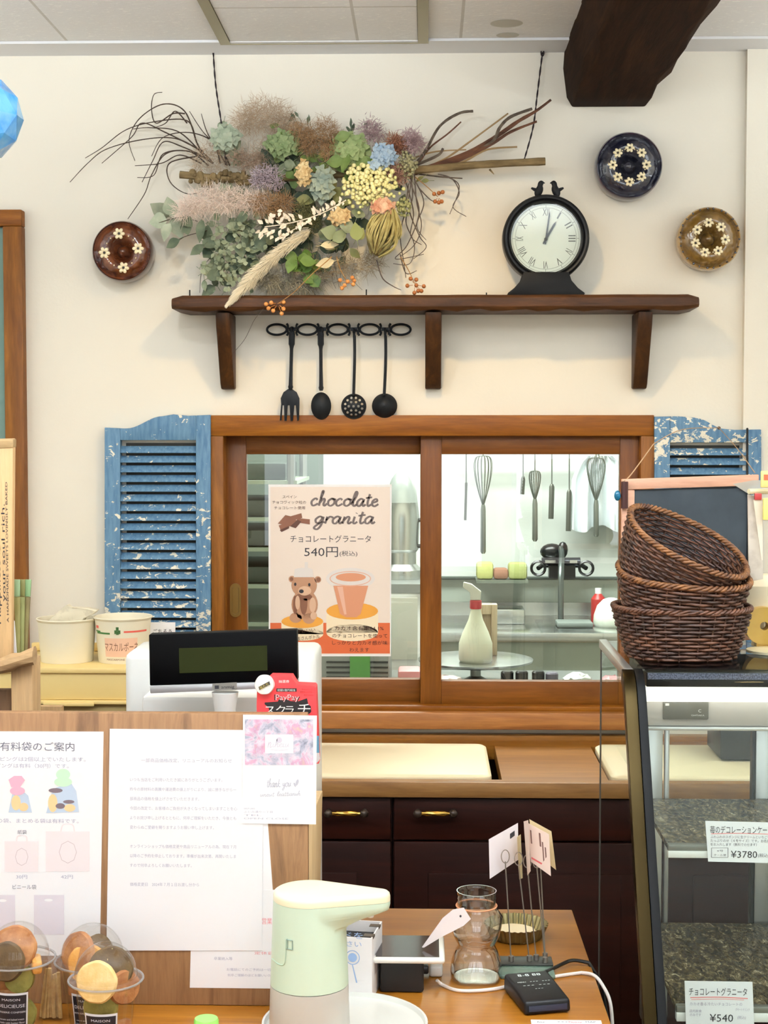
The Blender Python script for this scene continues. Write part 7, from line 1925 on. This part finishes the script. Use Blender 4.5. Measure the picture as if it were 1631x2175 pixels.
# price cards
def pcard(label, pts, Y, slope):
    c = P(sum(a for a, b in pts) / 4, pts[2][1], Y)
    m = MB(); m.prism([P(a, b, Y) for a, b in pts], (0, .0012, 0)); o = m.build('price_card', paper, loc=c, smooth=False); tag(o, label, 'price card', 'price cards in the cake case'); return o
YA = 2.29
o = pcard('handwritten price card for a strawberry decoration cake on the upper shelf', [(1498, 1744), (1668, 1748), (1670, 1834), (1504, 1830)], YA, 0)
m = MB(); m.ptext('苺のデコレーションケーキ', 1508, 1769, 18, YA - .0004, 'L', 132); m.ptext('¥3780', 1580, 1822, 21, YA - .0004, 'C', 56); m.build('black_lettering', ink, o, smooth=False)
m = MB(); m.pribbon([(1510, 1771), (1570, 1770), (1640, 1772)], 2.2, YA - .0003); m.build('red_underline', mat('underline_red', (236, 150, 150), .6), o, smooth=False)
m = MB(); m.ptext('ふわふわのスポンジに生クリームといちごを', 1509, 1780, 7, YA - .0004, 'L', 126); m.ptext('たっぷりのせ（４号サイズ）です。お名前', 1509, 1788, 7, YA - .0004, 'L', 126); m.ptext('をお入れします（無料でのせます）', 1509, 1796, 7, YA - .0004, 'L', 98)
m.ptext('(税込)', 1622, 1820, 9, YA - .0004, 'C', 24)
for a, b_ in (((1511, 1801), (1546, 1801)), ((1546, 1801), (1546, 1821)), ((1546, 1821), (1511, 1821)), ((1511, 1821), (1511, 1801))): m.pribbon([a, b_], 1, YA - .0004, 1)
m.ptext('4号', 1529, 1809, 5, YA - .0004, 'C', 14); m.ptext('クール便', 1529, 1818, 5, YA - .0004, 'C', 26); m.build('small_lettering', mat('grey_pen', (120, 116, 124), .7), o, smooth=False)
YB2 = 2.20
o = pcard('handwritten price card for chocolate granita on the lower shelf', [(1454, 2084), (1598, 2086), (1602, 2182), (1457, 2184)], YB2, 0)
m = MB(); m.ptext('チョコレートグラニータ', 1463, 2113, 19, YB2 - .0004, 'L', 124); m.ptext('¥540', 1532, 2170, 23, YB2 - .0004, 'C', 50); m.build('black_lettering', ink, o, smooth=False)
m = MB(); m.pribbon([(1466, 2119), (1530, 2118), (1588, 2121)], 2.6, YB2 - .0003); m.pribbon([(1468, 2123), (1530, 2122), (1580, 2124)], 1.4, YB2 - .0003); m.build('red_underline', mat('underline_red_b', (232, 130, 130), .6), o, smooth=False)
m = MB(); m.ptext('カカオ香る冷たいチョコレートの', 1465, 2135, 8, YB2 - .0004, 'L', 112); m.ptext('デザートドリンク', 1562, 2147, 7, YB2 - .0004, 'L', 30); m.ptext('店内飲食', 1477, 2150, 7, YB2 - .0004, 'C', 26); m.ptext('のみです', 1477, 2158, 7, YB2 - .0004, 'C', 24); m.ptext('(税込)', 1575, 2164, 8, YB2 - .0004, 'C', 18); m.build('small_lettering', mat('lilac_pen', (176, 168, 188), .7), o, smooth=False)
# dark box on the back worktop seen through the case
Yq = 3.40; a = P(1530, 1548, Yq); b_ = P(1598, 1604, Yq)
m = MB(); m.box(a.x, Yq, CZ + .0125, P(1690, 1604, Yq).x, Yq + .16, a.z + .02); o = m.build('scale', mat('scale_dark', (46, 48, 46), .4, .4), loc=(a.x, Yq, CZ + .0125), bevel=.004); tag(o, 'dark metal box on the worktop seen through the cake case', 'box')

# ------------------------------------------------------------------ three wicker baskets stacked on the case
wick = [mat('wicker_dark', (48, 27, 18), .5, c2=(80, 48, 34), vs=50, bump=.3, bs=200, coat=.15), mat('wicker_brown', (66, 36, 22), .5, c2=(100, 60, 38), vs=50, bump=.3, bs=200, coat=.15), mat('wicker_gold', (78, 44, 25), .5, c2=(136, 88, 46), vs=60, bump=.3, bs=200)]
def outline(a, hx, hy, p=2.6):
    c_, s_ = math.cos(a), math.sin(a)
    return math.copysign(abs(c_) ** (2 / p), c_) * hx, math.copysign(abs(s_) ** (2 / p), s_) * hy
def basket(label, M0, hx, hy, H, flare, rows, seed, dip=0.0, p=2.6):
    rnd = random.Random(seed)
    org = M0 @ Vector((0, 0, 0))
    t = thing('wicker_basket', label, 'basket', org, 'wicker baskets on the cake case')
    NS = 34; N = NS * 4
    def pt(a, v, off=0):
        k = 1 - flare * (1 - v) ** 1.3
        x, y = outline(a, hx * k + off, hy * k + off, p)
        z = H * v * (1 - dip * (1 - abs(math.cos(a))) * v)
        return Vector((x, y, z))
    m = MB(); m.M = M0
    for r in range(rows):
        v = .03 + .92 * r / (rows - 1); ph = r % 2
        pts = []
        for i in range(N):
            a = 2 * math.pi * i / N
            pts.append(pt(a, v + rnd.uniform(-.004, .004), .0022 * math.cos(NS / 2 * a + math.pi * ph) + rnd.uniform(-.0003, .0003)))
        m.cur = 1 if rnd.random() < .4 else 0
        m.tube(pts, H / rows * .47, 5, closed=True)
    m.build('woven_wall', [wick[0], wick[1]], t, sharp=80)
    for i in range(NS):
        a = 2 * math.pi * (i + .0) / NS; m = MB(); m.M = M0
        m.tube([pt(a, v / 6) for v in range(7)], .0019, 5); m.build('stake', wick[0], t)
    m = MB(); m.M = M0
    for s in range(3):
        m.tube([pt(2 * math.pi * i / (N * 2), 1.0, .0028 * math.cos(i * .55 + s * 2.094)) + Vector((0, 0, .0028 * math.sin(i * .55 + s * 2.094))) for i in range(N * 2)], .0026, 6, closed=True)
    m.build('braided_rim', [wick[2], wick[1]][seed % 2] if seed < 9 else wick[1], t, sharp=80)
    m = MB(); m.M = M0
    k = 1 - flare
    for s in range(8):
        q = (s + .5) / 8
        m.tube([Vector((*outline(2 * math.pi * i / 60, hx * k * q, hy * k * q, p), .004 + .0012 * math.cos(i * 3.1415))) for i in range(60)], .0046, 5, closed=True)
    m.prism([Vector((*outline(2 * math.pi * i / 40, hx * k * .99, hy * k * .99, p), .0015)) for i in range(40)], (0, 0, .0035))
    m.build('woven_base', wick[0], t, sharp=80)
    return t
kb = 2.45 / F
bx = P(1450, 1405, 2.45).x
Rot = Matrix.Rotation
def zb_of(py): return P(0, py, 2.40).z
basket('lowest wicker basket standing level on the cake case', Matrix.Translation((bx, 2.47, ZT + .001)), 143 * kb, .085, .080, .22, 14, 1)
basket('middle wicker basket of the stack, tipped slightly', Matrix.Translation((bx - .006, 2.468, ZT + .050)) @ Rot(math.radians(11), 4, 'X') @ Rot(math.radians(4), 4, 'Y'), 137 * kb, .083, .088, .24, 15, 2)
basket('topmost wicker basket lying steeply tilted on the other two', Matrix.Translation((bx - .026, 2.468, ZT + .122)) @ Rot(math.radians(22), 4, 'X') @ Rot(math.radians(24), 4, 'Y'), 136 * kb, .088, .078, .22, 16, 4, p=2.3)

# ------------------------------------------------------------------ chalkboard and the things hung beside it
YCb = 2.655
cf = wood('chalkboard_frame_wood', (206, 150, 122), (230, 182, 152), 'X', .5)
t = thing('chalkboard', 'blank chalkboard in a pinkish wooden frame behind the wicker baskets', 'chalkboard', P(1455, 1395, YCb))
zlow = ZT + .002
A = P(1321, 1018, YCb); B = P(1612, 1008, YCb)
xl, xr, ztp = A.x, B.x, A.z
fw = 27 * YCb / F
m = MB(); m.prism([Vector((xl, YCb, ztp)), Vector((xr, YCb, B.z)), Vector((xr, YCb, B.z - .019)), Vector((xl, YCb, ztp - .018))], (0, .014, 0)); m.build('frame_rail', cf, t, bevel=.0015)
m = MB(); m.box(xl, YCb, zlow, xr, YCb + .014, zlow + .018); m.build('frame_rail', cf, t, bevel=.0015)
m = MB(); m.box(xl, YCb + .0005, zlow + .0185, xl + fw, YCb + .0135, ztp - .0185); m.build('frame_stile', cf, t, bevel=.0015)
m = MB(); m.box(P(1588, 1100, YCb).x, YCb + .0005, zlow + .0185, P(1594, 1100, YCb).x, YCb + .0135, B.z - .0195); m.build('frame_stile', mat('stile_black', (14, 14, 16), .5), t, bevel=.001)
m = MB(); m.prism([Vector((xl + fw, YCb + .006, zlow + .0185)), Vector((P(1588, 1100, YCb).x, YCb + .006, zlow + .0185)), Vector((P(1588, 1100, YCb).x, YCb + .006, B.z - .0195)), Vector((xl + fw, YCb + .006, ztp - .0185))][::1], (0, .005, 0)); m.build('slate', mat('slate_dark', (44, 52, 58), .75, c2=(56, 64, 70), vs=12), t, smooth=False)
m = MB(); m.poly([(1556, 1028), (1600, 1020), (1631, 1020), (1631, 1046), (1588, 1048)], YCb - .001); m.build('clear_corner', mat('corner_film', (206, 200, 186), .3, alpha=.75), t, smooth=False)
m = MB(); m.tube(smooth_path([Vector((xl + .002, YCb - .001, ztp - .004)), P(1340, 1008, YCb + .01), P(1388, 943, YCb + .06)], 6), .0011, 5)
far = 3.655
m.tube(smooth_path([P(1388, 943, YCb + .06), P(1450, 912, YCb + .3), P(1527, 909, far)], 6), .0009, 5)
m.tube(smooth_path([P(1527, 909, far), P(1565, 952, YCb + .4), P(1603, 1004, YCb - .001)], 6), .0008, 5)
m.build('hanging_string', mat('string_tan', (170, 136, 100), .8), t)
m = MB(); m.ball(P(1527, 909, far), .004, 8, 6); m.build('string_knot', mat('knot_brown', (90, 70, 52), .8), t)
m = MB(); c = Vector((xl - .004, YCb - .004, ztp - .020)); m.ball(c + Vector((-.004, 0, -.008)), (.006, .005, .009), 10, 7); m.build('blue_bead', mat('bead_blue', (20, 96, 128), .2), t)
m = MB(); m.tube([c + Vector((.008, 0, .016)), c + Vector((.008, 0, -.03))], .006, 8); m.build('dark_toggle', mat('toggle_maroon', (60, 22, 20), .5), t)
m = MB(); m.tube([P(1587, 911, 3.64), P(1587, 1000, 3.64), P(1587, 1120, 3.64), P(1587, 1250, 3.64)], .0028, 6); m.tube([P(1587, 911, 3.64), P(1587, 911, 3.67)], .0028, 6)
tag(m.build('hanging_cable', black_plastic, loc=P(1587, 911, 3.64)), 'thin black cable hanging down over the partly hidden blue shutter', 'cable')

YSd = 2.50
t = thing('display_stand', 'cream wire display stand at the far end of the cake case', 'display stand', (P(1660, 1400, YSd).x, YSd + .02, ZT))
cr = mat('cream_metal', (240, 228, 190), .35)
xp = P(1668, 0, YSd).x
m = MB(); m.tube([(xp, YSd + .02, ZT + .001), (xp, YSd + .02, P(0, 1000, YSd).z)], .006, 8); m.build('post', cr, t)
m = MB(); m.lathe([(.001, 0), (.045, 0), (.045, .004), (.008, .008)], (xp, YSd + .02, ZT + .0008), 'Z', 24); m.build('foot', cr, t)
m = MB(); p0 = P(1590, 1044, YSd); m.tube([(p0.x, YSd, p0.z), (xp, YSd + .02, p0.z)], .0045, 8); m.build('arm', cr, t)
m = MB(); p0 = P(1609, 1044, YSd); m.pbox(1603, 1048, 1618, 1062, YSd - .003, YSd + .003); m.build('red_clip', mat('clip_red', (170, 50, 50), .4), t, bevel=.001)
m = MB(); m.prism([P(1588, 1050, YSd + .012), P(1620, 1058, YSd + .012), P(1621, 1230, YSd + .012), P(1590, 1236, YSd + .012)], (0, .004, 0)); tag(m.build('paper_sleeve', mat('sleeve_paper', (226, 214, 198), .6, c2=(206, 192, 176), vs=30, lo=.45, hi=.6), loc=P(1604, 1050, YSd + .012), bevel=.001), 'translucent paper sleeve hanging below the cream arm beside the chalkboard', 'paper sleeve')
m = MB(); m.prism([P(1600, 1062, YSd), P(1619, 1062, YSd), P(1620, 1190, YSd), P(1617, 1190, YSd)], (0, .002, 0)); tag(m.build('pointed_pennant', mat('pennant_cream', (240, 226, 204), .6), loc=P(1610, 1062, YSd), smooth=False), 'narrow cream pennant held by the red clip', 'pennant')
m = MB(); m.pbox(1616, 1000, 1660, 1036, YSd - .012, YSd - .008); o = m.build('price_tag', mat('tag_yellow', (244, 222, 140), .4), loc=P(1636, 1036, YSd), bevel=.002); tag(o, 'yellow tag with a red patch at the top of the cream stand', 'tag')
m = MB(); m.prect(1622, 1008, 1660, 1020, YSd - .0125); m.build('red_patch', mat('patch_red', (220, 96, 60), .5), o, smooth=False)
m = MB(); m.pbox(1621, 1058, 1662, 1105, YSd - .012, YSd - .006); tag(m.build('yellow_pouch', mat('pouch_yellow', (244, 226, 130), .35), loc=P(1640, 1058, YSd), bevel=.002), 'yellow pouch hanging from the cream arm at the edge of the picture', 'pouch')
# reel, spool and cable on the case top
Yv = 2.56
c = P(1620, 1328, Yv)
m = MB(); rr1, rr0 = 40 * Yv / F, 9 * Yv / F
m.lathe([(rr0, -.012), (rr1, -.012), (rr1, .012), (rr0, .012)], (c.x, Yv, c.z), 'Y', 48, close=True)
stz = c.z - rr1
m.box(c.x - .012, Yv - .01, ZT + .0005, c.x + .012, Yv + .01, c.z - rr1 * .9)
tag(m.build('tape_roll', mat('tape_tan', (206, 170, 84), .35, c2=(190, 150, 70), vs=12), loc=(c.x, Yv, ZT)), 'yellowish roll of packing tape standing behind the wicker baskets', 'tape roll')
m = MB(); c = P(1612, 1262, 2.60); m.lathe([(.034, -.028), (.034, .016), (.018, .034), (.001, .036)], c, 'Z', 32); m.tube([c + Vector((0, 0, -.028)), Vector((c.x, c.y, ZT + .0005))], .012, 10)
o = m.build('spool', mat('spool_cream', (240, 228, 198), .5), loc=(c.x, c.y, ZT)); tag(o, 'cream spool with a tapered top behind the tape roll', 'spool')
m = MB(); m.tube(smooth_path([P(1590, 1180, 2.58), P(1596, 1192, 2.58), P(1602, 1215, 2.585), P(1608, 1232, 2.59)], 5), .0018, 6); m.build('dark_lead', black_plastic, o)
